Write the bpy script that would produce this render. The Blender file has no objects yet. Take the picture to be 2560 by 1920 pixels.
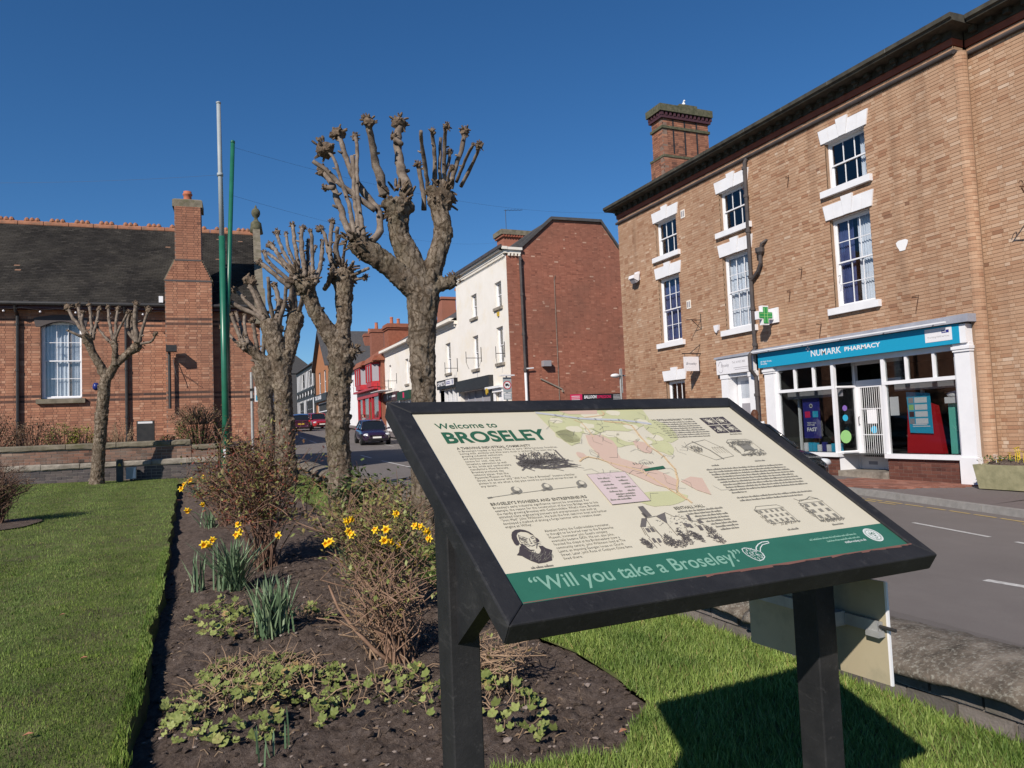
import bpy, bmesh, math, random
import numpy as np
from mathutils import Vector, Matrix, noise
random.seed(7); RNG = np.random.default_rng(7)
SC = bpy.context.scene
COL = SC.collection

# ---------------------------------------------------------------- camera, sky, sun, exposure
def cam_axes(psi, p, r):
    fwd = Vector((math.sin(psi)*math.cos(p), math.cos(psi)*math.cos(p), math.sin(p)))
    right = Vector((math.cos(psi), -math.sin(psi), 0)); up = right.cross(fwd)
    c, s = math.cos(r), math.sin(r)
    return c*right - s*up, s*right + c*up, fwd
CAM_LOC = Vector((0, 0, 1.32))
_r, _u, _f = cam_axes(math.radians(23.459), math.radians(3.287), math.radians(2.389))
cam_d = bpy.data.cameras.new('camera'); cam = bpy.data.objects.new('camera', cam_d); COL.objects.link(cam)
cam_d.sensor_width = 36; cam_d.lens = 36*1830/2560; cam_d.clip_start = .05; cam_d.clip_end = 3000
mw = Matrix.Identity(4)
for i in range(3):
    mw[i][0] = _r[i]; mw[i][1] = _u[i]; mw[i][2] = -_f[i]; mw[i][3] = CAM_LOC[i]
cam.matrix_world = mw
SC.camera = cam
SUN_AZ, SUN_EL = math.radians(49.9+180), math.radians(33.8)      # azimuth of the sun itself, clockwise from +Y
world = bpy.data.worlds.new('World'); SC.world = world; world.use_nodes = True
wn = world.node_tree.nodes; wl = world.node_tree.links
bg = wn['Background']; sky = wn.new('ShaderNodeTexSky'); sky.sky_type = 'NISHITA'; sky.sun_disc = False
sky.sun_elevation = SUN_EL; sky.sun_rotation = SUN_AZ; sky.altitude = 0; sky.air_density = 1.0; sky.dust_density = 0.0; sky.ozone_density = 8.0
hs = wn.new('ShaderNodeHueSaturation'); hs.inputs['Saturation'].default_value = 1.12; wl.new(sky.outputs[0], hs.inputs['Color']); wl.new(hs.outputs[0], bg.inputs[0]); bg.inputs[1].default_value = 0.067
sun_d = bpy.data.lights.new('sun', 'SUN'); sun = bpy.data.objects.new('sun', sun_d); COL.objects.link(sun)
sun_d.energy = 4.0; sun_d.angle = math.radians(.53); sun_d.color = (1, .925, .82)
sd = Vector((math.sin(SUN_AZ)*math.cos(SUN_EL), math.cos(SUN_AZ)*math.cos(SUN_EL), math.sin(SUN_EL)))
sun.rotation_euler = (sd).to_track_quat('Z', 'Y').to_euler(); sun.location = (-20, -20, 30)
SC.view_settings.view_transform = 'Standard'; SC.view_settings.look = 'None'; SC.view_settings.gamma = 1
SC.view_settings.use_curve_mapping = False; SC.view_settings.exposure = 0.5
SC.cycles.max_bounces = 6; SC.cycles.transparent_max_bounces = 12; SC.cycles.use_denoising = True

# ---------------------------------------------------------------- mesh helpers
PIV = {}
class MB:
    def __init__(s): s.v = []; s.f = []; s.t = []
    def add(s, vs, fs, t=.5):
        b = len(s.v); s.v += [tuple(v) for v in vs]; s.f += [tuple(i+b for i in f) for f in fs]; s.t += [t]*len(fs); return s
    def box(s, x0, x1, y0, y1, z0, z1, t=.5):
        if x0 > x1: x0, x1 = x1, x0
        if y0 > y1: y0, y1 = y1, y0
        if z0 > z1: z0, z1 = z1, z0
        return s.add([(x0,y0,z0),(x1,y0,z0),(x1,y1,z0),(x0,y1,z0),(x0,y0,z1),(x1,y0,z1),(x1,y1,z1),(x0,y1,z1)],
              [(0,3,2,1),(4,5,6,7),(0,1,5,4),(1,2,6,5),(2,3,7,6),(3,0,4,7)], t)
    def obox(s, c, ax, ay, az, t=.5):
        c, ax, ay, az = Vector(c), Vector(ax), Vector(ay), Vector(az); V = []
        for k in (-1, 1):
            for (i, j) in ((-1,-1),(1,-1),(1,1),(-1,1)): V.append(c+ax*i+ay*j+az*k)
        return s.add(V, [(0,3,2,1),(4,5,6,7),(0,1,5,4),(1,2,6,5),(2,3,7,6),(3,0,4,7)], t)
    def quad(s, a, b, c, d, t=.5): return s.add([a,b,c,d], [(0,1,2,3)], t)
    def prism(s, poly, vec, t=.5):
        n = len(poly); vec = Vector(vec); P = [Vector(p) for p in poly]
        return s.add(P+[p+vec for p in P], [tuple(range(n))[::-1], tuple(range(n, 2*n))]+[(i,(i+1)%n,n+(i+1)%n,n+i) for i in range(n)], t)
    def tube(s, path, radii, n=8, cap=True, t=.5):
        P = [Vector(p) for p in path]; m = len(P)
        if not hasattr(radii, '__len__'): radii = [radii]*m
        up = None; V = []
        for i in range(m):
            d = (P[min(i+1,m-1)]-P[max(i-1,0)]); d = d.normalized() if d.length > 1e-9 else Vector((0,0,1))
            if up is None: up = d.orthogonal().normalized()
            up = (up-d*up.dot(d)); up = up.normalized() if up.length > 1e-6 else d.orthogonal().normalized()
            w = d.cross(up)
            for k in range(n):
                a = 2*math.pi*k/n; V.append(P[i]+(up*math.cos(a)+w*math.sin(a))*radii[i])
        F = [(i*n+k, i*n+(k+1)%n, (i+1)*n+(k+1)%n, (i+1)*n+k) for i in range(m-1) for k in range(n)]
        if cap: F += [tuple(range(n))[::-1], tuple((m-1)*n+k for k in range(n))]
        return s.add(V, F, t)
    def lathe(s, c, prof, n=16, t=.5, axis=(0,0,1)):
        c = Vector(c); ax = Vector(axis).normalized(); u = ax.orthogonal().normalized(); w = ax.cross(u)
        V = [c+ax*z+(u*math.cos(2*math.pi*k/n)+w*math.sin(2*math.pi*k/n))*max(r, 1e-4) for (r, z) in prof for k in range(n)]
        m = len(prof)
        F = [(i*n+k, i*n+(k+1)%n, (i+1)*n+(k+1)%n, (i+1)*n+k) for i in range(m-1) for k in range(n)]
        F += [tuple(range(n))[::-1], tuple((m-1)*n+k for k in range(n))]
        return s.add(V, F, t)
    def blob(s, c, r, seed=0, amp=.3, sub=2, t=.5, sc=(1,1,1)):
        bm = bmesh.new(); bmesh.ops.create_icosphere(bm, subdivisions=sub, radius=1)
        V = []
        for v in bm.verts:
            k = 1+amp*noise.noise(v.co*1.7+Vector((seed*3.1, seed*1.7, 0)))+amp*.5*noise.noise(v.co*4+Vector((seed, 0, seed)))
            V.append((c[0]+v.co.x*r*k*sc[0], c[1]+v.co.y*r*k*sc[1], c[2]+v.co.z*r*k*sc[2]))
        F = [tuple(v.index for v in f.verts) for f in bm.faces]; bm.free()
        return s.add(V, F, t)
    def build(s, name, m, parent=None, smooth=False, pivot=None):
        p = pivot if pivot is not None else (PIV[parent.name] if parent is not None else (0,0,0))
        V = np.array(s.v, dtype=np.float32).reshape(-1, 3)-np.array(p, dtype=np.float32)
        me = bpy.data.meshes.new(name)
        me.from_pydata(V.tolist(), [], s.f)
        if s.t:
            a = me.attributes.new('tint', 'FLOAT', 'FACE'); a.data.foreach_set('value', np.array(s.t, dtype=np.float32))
        if smooth: me.polygons.foreach_set('use_smooth', np.ones(len(me.polygons), dtype=bool))
        me.update()
        return link(name, me, m, parent, p)
def link(name, me, m, parent=None, pivot=(0,0,0), loc=None):
    if m is not None and len(me.materials) == 0: me.materials.append(m)
    o = bpy.data.objects.new(name, me); COL.objects.link(o)
    if parent is not None: o.parent = parent
    else: o.location = pivot
    if loc is not None: o.location = Vector(loc)-(Vector(pivot) if parent is not None else Vector((0,0,0)))
    PIV[o.name] = tuple(pivot)
    return o
def tag(o, label=None, cat=None, group=None, kind=None):
    if label: o['label'] = label
    if cat: o['category'] = cat
    if group: o['group'] = group
    if kind: o['kind'] = kind
    return o
def thing(name, label, cat, loc, group=None, rz=0):
    o = bpy.data.objects.new(name, None); COL.objects.link(o); o.location = loc; o.rotation_euler = (0, 0, rz)
    o.empty_display_size = .1; PIV[o.name] = tuple(loc)
    return tag(o, label, cat, group)
def struct(mb, name, m, smooth=False): return tag(mb.build(name, m, None, smooth), kind='structure')
def solo(mb, name, m, label, cat, group=None, smooth=False):
    V = np.array(mb.v); piv = (float((V[:,0].min()+V[:,0].max())/2), float((V[:,1].min()+V[:,1].max())/2), float(V[:,2].min()))
    return tag(mb.build(name, m, None, smooth, pivot=piv), label, cat, group)
def copy_tree(o, loc=None, rz=None, label=None, parent=None):
    c = o.copy(); COL.objects.link(c); c.parent = parent; PIV[c.name] = PIV.get(o.name, (0,0,0))
    if loc is not None: c.location = loc
    if rz is not None: c.rotation_euler = (0,0,rz)
    if label: c['label'] = label
    for ch in o.children: copy_tree(ch, parent=c)
    return c
def raw_mesh(name, V, F, m, parent=None, pivot=(0,0,0), tint=None, smooth=False):
    """numpy verts and an (n,k) face array"""
    me = bpy.data.meshes.new(name); V = np.asarray(V, dtype=np.float32)-np.array(pivot, dtype=np.float32); F = np.asarray(F, dtype=np.int32)
    n, k = F.shape
    me.vertices.add(len(V)); me.vertices.foreach_set('co', V.ravel())
    me.loops.add(n*k); me.loops.foreach_set('vertex_index', F.ravel())
    me.polygons.add(n); me.polygons.foreach_set('loop_start', np.arange(0, n*k, k, dtype=np.int32))
    if tint is not None:
        a = me.attributes.new('tint', 'FLOAT', 'FACE'); a.data.foreach_set('value', np.asarray(tint, dtype=np.float32))
    if smooth: me.polygons.foreach_set('use_smooth', np.ones(n, dtype=bool))
    me.update(calc_edges=True); me.validate()
    return link(name, me, m, parent, pivot)

# ---------------------------------------------------------------- materials
def rgb(h):
    h = h.lstrip('#'); c = [int(h[i:i+2], 16)/255 for i in (0, 2, 4)]
    return tuple(x/12.92 if x <= .04045 else ((x+.055)/1.055)**2.4 for x in c)
def nt(name):
    m = bpy.data.materials.new(name); m.use_nodes = True; t = m.node_tree
    return m, t, t.nodes['Principled BSDF']
def N(t, typ, **kw):
    n = t.nodes.new('ShaderNode'+typ)
    for k, v in kw.items():
        if k.startswith('i_'):
            key = k[2:]; key = int(key) if key.isdigit() else key.replace('_', ' ')
            n.inputs[key].default_value = v
        else: setattr(n, k, v)
    return n
def ramp(t, stops, interp='LINEAR'):
    n = t.nodes.new('ShaderNodeValToRGB'); n.color_ramp.interpolation = interp; e = n.color_ramp.elements
    while len(e) > 1: e.remove(e[-1])
    e[0].position = stops[0][0]; e[0].color = (*stops[0][1], 1)
    for p, c in stops[1:]:
        q = e.new(p); q.color = (*c, 1)
    return n
def mixc(t, fac, a, b, mode='MIX'):
    n = t.nodes.new('ShaderNodeMix'); n.data_type = 'RGBA'; n.blend_type = mode; L = t.links
    for sock, v in ((n.inputs[0], fac), (n.inputs[6], a), (n.inputs[7], b)):
        if isinstance(v, bpy.types.NodeSocket): L.new(v, sock)
        elif isinstance(v, (int, float)): sock.default_value = v
        else: sock.default_value = (*v, 1)
    return n.outputs[2]
def wpos(t): return t.nodes.new('ShaderNodeNewGeometry').outputs['Position']
def nz(t, scale, detail=4, rough=.55, vec=None, stretch=None):
    n = N(t, 'TexNoise', i_Scale=scale, i_Detail=detail, i_Roughness=rough)
    src = vec if vec is not None else wpos(t)
    if stretch:
        mp = N(t, 'Mapping'); mp.inputs['Scale'].default_value = stretch; t.links.new(src, mp.inputs[0]); src = mp.outputs[0]
    t.links.new(src, n.inputs['Vector']); return n.outputs[0]
def bump(t, b, h, strength, dist=.01):
    n = N(t, 'Bump', i_Strength=strength, i_Distance=dist); t.links.new(h, n.inputs['Height']); t.links.new(n.outputs[0], b.inputs['Normal']); return n
M = {}
def mat(name, stops, scale=6, rough=.8, bmp=0, bscale=60, metal=0, spec=.3, detail=5, stretch=None, dirt=None, dscale=1.5, rvar=0, obj=False, coat=0):
    """stops: list of colours spread over a noise"""
    m, t, b = nt(name); L = t.links
    vec = N(t, 'TexCoord').outputs['Object'] if obj else None
    if len(stops) == 1: col = None; b.inputs['Base Color'].default_value = (*stops[0], 1)
    n1 = nz(t, scale, detail, .6, vec, stretch)
    k = len(stops)
    if k > 1:
        r = ramp(t, [(.3+.4*i/(k-1), c) for i, c in enumerate(stops)]); L.new(n1, r.inputs[0]); col = r.outputs[0]
    else:
        col = mixc(t, n1, tuple(c*.86 for c in stops[0]), tuple(min(1, c*1.12) for c in stops[0]))
    if dirt:
        n2 = nz(t, dscale, 6, .65, vec); rr = ramp(t, [(.5, (0,0,0)), (.72, (1,1,1))]); L.new(n2, rr.inputs[0])
        col = mixc(t, rr.outputs[0], col, dirt)
    L.new(col, b.inputs['Base Color'])
    b.inputs['Roughness'].default_value = rough; b.inputs['Metallic'].default_value = metal; b.inputs['Specular IOR Level'].default_value = spec
    if coat: b.inputs['Coat Weight'].default_value = coat; b.inputs['Coat Roughness'].default_value = .08
    if bmp: bump(t, b, nz(t, bscale, 6, .65, vec), bmp)
    M[name] = m; return m
def tint_mat(name, stops, rough=.85, grime=None, gscale=.6, gamt=.35, bmp=.3, bscale=90, spec=.25, fine=25, fvar=.25, streak=None, soot=0):
    """colour per piece from the 'tint' attribute, plus noise and grime"""
    m, t, b = nt(name); L = t.links
    a = N(t, 'Attribute', attribute_name='tint'); r = ramp(t, stops); L.new(a.outputs['Fac'], r.inputs[0])
    f = nz(t, fine, 4, .6); col = mixc(t, fvar, r.outputs[0], f, 'OVERLAY')
    if grime:
        g = nz(t, gscale, 7, .62, stretch=streak); rr = ramp(t, [(.42, (0,0,0)), (.75, (gamt,)*3)]); L.new(g, rr.inputs[0]); col = mixc(t, rr.outputs[0], col, grime)
    if soot:
        g = nz(t, 2.2, 6, .6, stretch=(1,1,.09)); rr = ramp(t, [(.52, (0,0,0)), (.78, (soot,)*3)]); L.new(g, rr.inputs[0]); col = mixc(t, rr.outputs[0], col, tuple(c*.55 for c in grime))
    L.new(col, b.inputs['Base Color']); b.inputs['Roughness'].default_value = rough; b.inputs['Specular IOR Level'].default_value = spec
    if bmp: bump(t, b, nz(t, bscale, 5, .6), bmp)
    M[name] = m; return m
def glass_mat(name, tint, refl=.12, rough=.02):
    m, t, b = nt(name); L = t.links; out = t.nodes['Material Output']; t.nodes.remove(b)
    tr = N(t, 'BsdfTransparent'); tr.inputs[0].default_value = (*tint, 1); gl = N(t, 'BsdfGlossy'); gl.inputs['Roughness'].default_value = rough; gl.inputs[0].default_value = (1,1,1,1)
    fr = N(t, 'LayerWeight', i_Blend=.5); pw = N(t, 'Math', operation='POWER'); pw.inputs[1].default_value = 4.5; L.new(fr.outputs['Facing'], pw.inputs[0]); ad = N(t, 'Math', operation='ADD', use_clamp=True); ad.inputs[1].default_value = .045+refl; L.new(pw.outputs[0], ad.inputs[0])
    mx = N(t, 'MixShader'); L.new(ad.outputs[0], mx.inputs[0]); L.new(tr.outputs[0], mx.inputs[1]); L.new(gl.outputs[0], mx.inputs[2]); L.new(mx.outputs[0], out.inputs[0])
    M[name] = m; return m

tint_mat('buff_brick', [(0,(.19,.1,.065)),(.12,(.3,.155,.092)),(.35,(.385,.23,.145)),(.6,(.43,.275,.18)),(.85,(.48,.33,.23)),(1,(.55,.42,.32))], grime=(.24,.135,.085), gscale=.35, gamt=.5, bmp=.25, fvar=.15, soot=.45)
mat('buff_mortar', [(.24,.15,.095),(.32,.21,.14)], scale=3, bmp=.3, bscale=120)
tint_mat('red_brick', [(0,(.06,.038,.034)),(.1,(.21,.09,.058)),(.45,(.315,.14,.087)),(.75,(.385,.18,.11)),(1,(.46,.255,.17))], grime=(.16,.09,.065), gscale=.5, gamt=.55, fvar=.15, soot=.4)
mat('red_mortar', [(.15,.10,.08),(.26,.18,.14)], scale=3, bmp=.3, bscale=120)
tint_mat('blue_brick', [(0,(.035,.032,.036)),(.5,(.075,.065,.068)),(1,(.13,.105,.1))], grime=(.12,.1,.085), gscale=1.2, gamt=.6)
tint_mat('old_brick', [(0,(.05,.035,.03)),(.4,(.13,.07,.05)),(.7,(.2,.1,.07)),(1,(.3,.2,.15))], grime=(.2,.165,.14), gscale=1.5, gamt=.75)
mat('old_mortar', [(.22,.19,.165),(.34,.3,.27)], scale=5, bmp=.4, bscale=80)
mat('white_paint', [(.68,.675,.7),(.75,.745,.77)], scale=3, rough=.45, spec=.4)
mat('cream_render', [(.7,.66,.61),(.75,.71,.665)], scale=1.3, rough=.85, bmp=.08, bscale=70, dirt=(.7,.63,.52), dscale=.8)
mat('white_render', [(.78,.77,.78),(.7,.69,.7)], scale=1, rough=.85)
mat('cornice_stone', [(.028,.026,.022),(.075,.07,.056)], scale=4, rough=.9, bmp=.4, bscale=40)
mat('terracotta', [(.22,.062,.038),(.3,.09,.055)], scale=4, rough=.8)
mat('lead', [(.24,.25,.3),(.34,.35,.4)], scale=3, rough=.6)
mat('iron_black', [(.018,.018,.02),(.035,.033,.033)], scale=8, rough=.5, spec=.4)
mat('pipe_brown', [(.045,.04,.042),(.085,.07,.066)], scale=4, rough=.55)
mat('rust', [(.06,.03,.02),(.13,.06,.035)], scale=30, rough=.9)
mat('room_wall', [(.2,.19,.18),(.26,.25,.24)], scale=2)
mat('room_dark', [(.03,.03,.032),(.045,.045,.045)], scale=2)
mat('curtain', [(.62,.64,.68),(.76,.78,.82)], scale=4, rough=.9)
mat('curtain_blue', [(.05,.065,.17),(.09,.11,.24)], scale=6, rough=.9)
glass_mat('glass', (.86,.88,.9), refl=.0)
glass_mat('shop_glass', (.8,.82,.82), refl=.0)
glass_mat('car_glass', (.2,.22,.24), refl=.04)
tint_mat('roof_tile', [(0,(.009,.008,.0075)),(.5,(.02,.0175,.0165)),(.95,(.042,.037,.033)),(.975,(.22,.12,.08)),(1,(.26,.15,.1))], grime=(.085,.076,.064), gscale=.9, gamt=.5, streak=(1,1,.35))
mat('ridge_tile', [(.26,.105,.06),(.34,.16,.095)], scale=5, rough=.85, dirt=(.15,.1,.07), dscale=4)
mat('slate', [(.05,.05,.055),(.09,.085,.085)], scale=5, rough=.8)
mat('red_roof', [(.2,.07,.04),(.3,.11,.065)], scale=4)
mat('stone', [(.11,.095,.07),(.22,.19,.145)], scale=5, rough=.95, bmp=.6, bscale=35, dirt=(.1,.095,.05), dscale=3)
mat('stone_pale', [(.2,.175,.145),(.31,.275,.235)], scale=7, rough=.95, bmp=.7, bscale=45, dirt=(.1,.085,.07), dscale=2.5)
mat('finial_stone', [(.05,.055,.03),(.13,.12,.08)], scale=9, rough=.95, bmp=.5, bscale=40)
mat('kerb_stone', [(.2,.19,.18),(.29,.275,.26)], scale=8, rough=.9, bmp=.3)
mat('pot', [(.36,.11,.06),(.42,.15,.09)], scale=9)

# ---------------------------------------------------------------- ground
RZ = [(-60,-.42),(5,-.42),(12,-.36),(20,-.2),(27,-.04),(31,.06),(35,.2),(43,.46),(50,.75),(58,1.16),(65,1.6),(73,1.88),(90,2.6),(115,3.9),(200,7),(600,12)]
def zr(y): return float(np.interp(y, [a for a, b in RZ], [b for a, b in RZ]))
def wxi(y): return 3.0-.034*y
def zl(x, y): return max(-.05, .0214*(y-2.5))+.02*max(0, -x-.6)*min(1.2, max(0, y)/20)
def asphalt(name, c0, c1, patch):
    m, t, b = nt(name); L = t.links
    f = nz(t, 180, 3, .7); g = nz(t, .55, 6, .6); k = nz(t, 1.3, 6, .7, stretch=(1, .5, 1))
    r = ramp(t, [(.3, c0), (.7, c1)]); L.new(f, r.inputs[0])
    rr = ramp(t, [(.45, (0,0,0)), (.7, (.6,.6,.6))]); L.new(g, rr.inputs[0]); col = mixc(t, rr.outputs[0], r.outputs[0], patch)
    r3 = ramp(t, [(.5, (0,0,0)), (.7, (.16,.16,.16))]); L.new(k, r3.inputs[0]); col = mixc(t, r3.outputs[0], col, tuple(c*1.3 for c in c1))
    L.new(col, b.inputs['Base Color']); b.inputs['Roughness'].default_value = .88; b.inputs['Specular IOR Level'].default_value = .25
    bump(t, b, nz(t, 260, 3, .7), .5, .004); M[name] = m
asphalt('asphalt', (.12,.106,.1), (.2,.178,.168), (.13,.115,.108))
asphalt('pave_asphalt', (.12,.1,.097), (.18,.155,.15), (.125,.1,.095))
mat('road_paint', [(.34,.33,.32),(.6,.59,.57)], scale=20, rough=.7)
mat('yellow_paint', [(.5,.36,.12),(.35,.26,.12)], scale=12, rough=.8)
mat('far_ground', [(.09,.1,.05),(.14,.13,.08)], scale=.05)
KERB = [(-60,9.0),(-4,9.6),(2,10.4),(6,11.25),(9,11.95),(12,12.55),(15,12.85),(18,12.95),(22,12.95)]
def kx(y): return float(np.interp(y, [a for a, b in KERB], [b for a, b in KERB])) if y < 22.5 else float(np.interp(y, [22.5, 31, 34, 200], [16.5, 14.6, 12.6, 12.4]))
g = MB(); ys = list(np.arange(-60, 60, 6))+list(np.arange(60, 620, 40))
for a, b in zip(ys[:-1], ys[1:]):
    g.quad((-400,a,zr(a)-1.3),(400,a,zr(a)-1.3),(400,b,zr(b)-1.3),(-400,b,zr(b)-1.3))
struct(g, 'ground', M['far_ground'])
rd = MB(); ys = np.arange(-40, 132, 2.0)
for a, b in zip(ys[:-1], ys[1:]):
    xs = list(np.linspace(1.9, 30, 12))
    for p, q in zip(xs[:-1], xs[1:]): rd.quad((p,a,zr(a)),(q,a,zr(a)),(q,b,zr(b)),(p,b,zr(b)))
struct(rd, 'road', M['asphalt'])
mk = MB()
def dash(x0, y0, x1, y1, w, z=.005):
    d = Vector((x1-x0, y1-y0, 0)).normalized(); n = Vector((-d.y, d.x, 0))*w/2; k = max(1, int(abs(y1-y0)/2))
    for i in range(k):
        a = Vector((x0+(x1-x0)*i/k, y0+(y1-y0)*i/k, 0)); b = Vector((x0+(x1-x0)*(i+1)/k, y0+(y1-y0)*(i+1)/k, 0))
        mk.quad(*[(p.x, p.y, zr(p.y)+z) for p in (a-n, a+n, b+n, b-n)][::-1])
for (y0, y1) in ((-1.5,.5),(8.5,10.4),(14,16),(19.5,21.5),(24,27.3),(31.2,27.4),(33.2,35.5),(39,41),(44,46),(49.7,52.7),(54.6,58.2),(63,66)): dash(7.3, min(y0,y1), 7.3, max(y0,y1), .1)
dash(7.3, 3.2, 7.24, 4.98, .1); dash(9.95, 7.9, 9.6, 6.5, .07); dash(9.5, 6.1, 9.2, 4.9, .07)
dash(11.0, 34, 10.6, 40, .08); dash(10.6, 42, 10.4, 52, .08); dash(3.5, 24, 3.6, 60, .08)
tag(mk.build('road_marking', M['road_paint']), kind='structure')
yl = MB(); mk = MB()
for _y in np.arange(1.5, 11.5, .5):
    if noise.noise((_y*.9, 3.3, 0)) > -.12: dash(kx(_y)-.33, _y, kx(_y+.42)-.33, _y+.42, .06)
    if noise.noise((_y*.7, 8.3, 0)) > .02: dash(kx(_y)-.5, _y, kx(_y+.42)-.5, _y+.42, .06)
tag(mk.build('yellow_line', M['yellow_paint']), kind='structure')
mk = MB()
for (_x, _y, _w, _l) in ((5.2,3.4,.55,2.6),(6.0,17.0,.9,2.2),(9.2,29.0,1.2,3.0)): dash(_x, _y, _x+.1, _y+_l, _w, .003)
asphalt('tar_patch', (.1,.088,.083), (.165,.147,.138), (.11,.097,.09)); tag(mk.build('tar_patch', M['tar_patch']), kind='structure')
# pavement in front of the pharmacy, with its kerb
pv = MB(); ys = np.arange(-40, 23, 1.0)
for a, b in zip(ys[:-1], ys[1:]):
    za, zb = zr(a)+.115, zr(b)+.115
    if a >= 8: za = max(za, -.245+.0*(a)); zb = max(zb, -.245)
    pv.quad((kx(a)+.13,a,zr(a)+.11),(15.2,a,za if a < 18 else zr(a)+.11),(15.2,b,zb if b < 18 else zr(b)+.11),(kx(b)+.13,b,zr(b)+.11))
for a, b in zip(np.arange(33, 131, 2.0)[:-1], np.arange(33, 131, 2.0)[1:]):
    pv.quad((kx(a)+.13,a,zr(a)+.11),(15.2,a,zr(a)+.13),(15.2,b,zr(b)+.13),(kx(b)+.13,b,zr(b)+.11))
    pv.quad((1.6,a,zr(a)+.11),(3.0,a,zr(a)+.11),(3.0,b,zr(b)+.11),(1.6,b,zr(b)+.11))
pave = struct(pv, 'pavement', M['pave_asphalt'])
for a in np.arange(-2, 21.5, .914):                       # kerb stones
    b = a+.905; k = MB(); xa, xb = kx(a), kx(b); za, zb = zr(a), zr(b); c = random.uniform(-.006, .006)
    k.add([(xa,a,za-.05),(xa+.13,a,za-.05),(xb+.13,b,zb-.05),(xb,b,zb-.05),(xa+.015,a,za+.115+c),(xa+.13,a,za+.118+c),(xb+.13,b,zb+.118+c),(xb+.015,b,zb+.115+c)],
          [(0,3,2,1),(4,5,6,7),(0,1,5,4),(1,2,6,5),(2,3,7,6),(3,0,4,7)])
    k.build('kerb_stone', M['kerb_stone'], pave)
# red block paving by the shop door
tint_mat('paver', [(0,(.17,.07,.05)),(.5,(.26,.105,.07)),(1,(.33,.16,.12))], grime=(.14,.09,.08), gscale=1.5, gamt=.6)
pb = MB(); pz = -.235
for i in range(-2, 40):
    for j in range(0, 22):
        x = 14.42-.105-j*.105; y = 9.7+(i+(j%2)*.5)*.21
        lim = 14.4-np.interp(y, [9.7, 10.6, 13.5, 16], [.5, 1.75, 2.0, .9])
        if x > lim and 9.75 < y < 15.9: pb.box(x, x+.099, y, y+.203, pz-.06, pz+random.uniform(0, .004), random.random())
tag(pb.build('block_paving', M['paver'], pave), kind='stuff')
# lawn, soil bed, grass strip
def bed_right(y): return .045*noise.noise((y*2.3, 4.2, 0))+.03*noise.noise((y*7, 1.2, 0))+float(np.interp(y, [2.6, 2.97, 3.29, 3.82, 5, 7, 10, 14, 22], [1.52, 1.93, 1.95, 1.95, 1.75, 1.7, 1.72, 1.6, 1.4]))
def bed_left(y): return .02*noise.noise((y*6.5, .7, 3))+.012*noise.noise((y*17, 5.1, 3))+float(np.interp(y, [0, 3, 8, 16, 22], [-.285, -.286, -.29, -.37, -.42]))+.012*math.sin(y*3.1)+.01*math.sin(y*7.7)
def bed_front(x): return .05*noise.noise((x*3, 9.2, 0))+.04*noise.noise((x*9, 3.2, 0))+float(np.interp(x, [-.5, .2, 1.06, 1.29, 1.55, 2.0, 3.1], [2.2, 2.5, 2.70, 2.67, 2.6, 2.9, 2.6]))
def in_bed(x, y): return bed_left(y) < x < bed_right(y) and y > bed_front(x) and y < 18.2
mat('lawn_base', [(.06,.08,.018),(.095,.115,.028),(.13,.125,.05)], scale=5, rough=.95, bmp=.8, bscale=60, dirt=(.07,.055,.03), dscale=2.2)
lw = MB(); xs = np.concatenate([np.arange(-14, -.6, .7), [-.6]]); ys = np.arange(-6, 22.3, .35)
def sheet(mb, x0f, x1f, y0, y1, n, dy, zf):
    ys = np.arange(y0, y1+1e-6, dy)
    for a, b in zip(ys[:-1], ys[1:]):
        for i in range(n):
            q = []
            for (y, k) in ((a,i),(a,i+1),(b,i+1),(b,i)):
                x = x0f(y)+(x1f(y)-x0f(y))*k/n; q.append((x, y, zf(x, y)))
            mb.quad(*q)
sheet(lw, lambda y: -16, bed_left, -6, 21.0, 12, .25, zl)
for a in np.arange(2.2, 18.2, .25):                        # cut edge of the lawn
    b = a+.25; lw.quad((bed_left(a),a,zl(0,a)),(bed_left(a)+.02,a,zl(0,a)-.13),(bed_left(b)+.02,b,zl(0,b)-.13),(bed_left(b),b,zl(0,b)))
sheet(lw, bed_left, wxi, -6, 2.25, 4, .25, zl)
sheet(lw, bed_right, wxi, 2.5, 20, 3, .25, lambda x, y: zl(x, y)-.004)
xs = np.arange(-.29, 3.0, .1)
for a, b in zip(xs[:-1], xs[1:]): lw.quad((a,2.2,zl(a,2.2)-.002),(b,2.2,zl(b,2.2)-.002),(b,bed_front(b),zl(b,bed_front(b))),(a,bed_front(a),zl(a,bed_front(a))))
lw.quad((-.42,18.2,zl(0,18.2)),(wxi(18.2),18.2,zl(0,18.2)),(wxi(22),22,zl(0,21)),(-.42,22,zl(0,21)))
struct(lw, 'lawn', M['lawn_base'])
m, t, b = nt('soil'); L = t.links
r = ramp(t, [(.25,(.045,.032,.026)),(.5,(.115,.085,.07)),(.75,(.21,.165,.14))]); L.new(nz(t, 22, 8, .72), r.inputs[0])
r2 = ramp(t, [(.66,(0,0,0)),(.74,(1,1,1))]); L.new(nz(t, 95, 2, .5), r2.inputs[0])
L.new(mixc(t, r2.outputs[0], r.outputs[0], (.2,.17,.15)), b.inputs['Base Color']); b.inputs['Roughness'].default_value = .95; b.inputs['Specular IOR Level'].default_value = .15
bump(t, b, nz(t, 55, 8, .75), 1.0, .03); M['soil'] = m
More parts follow.
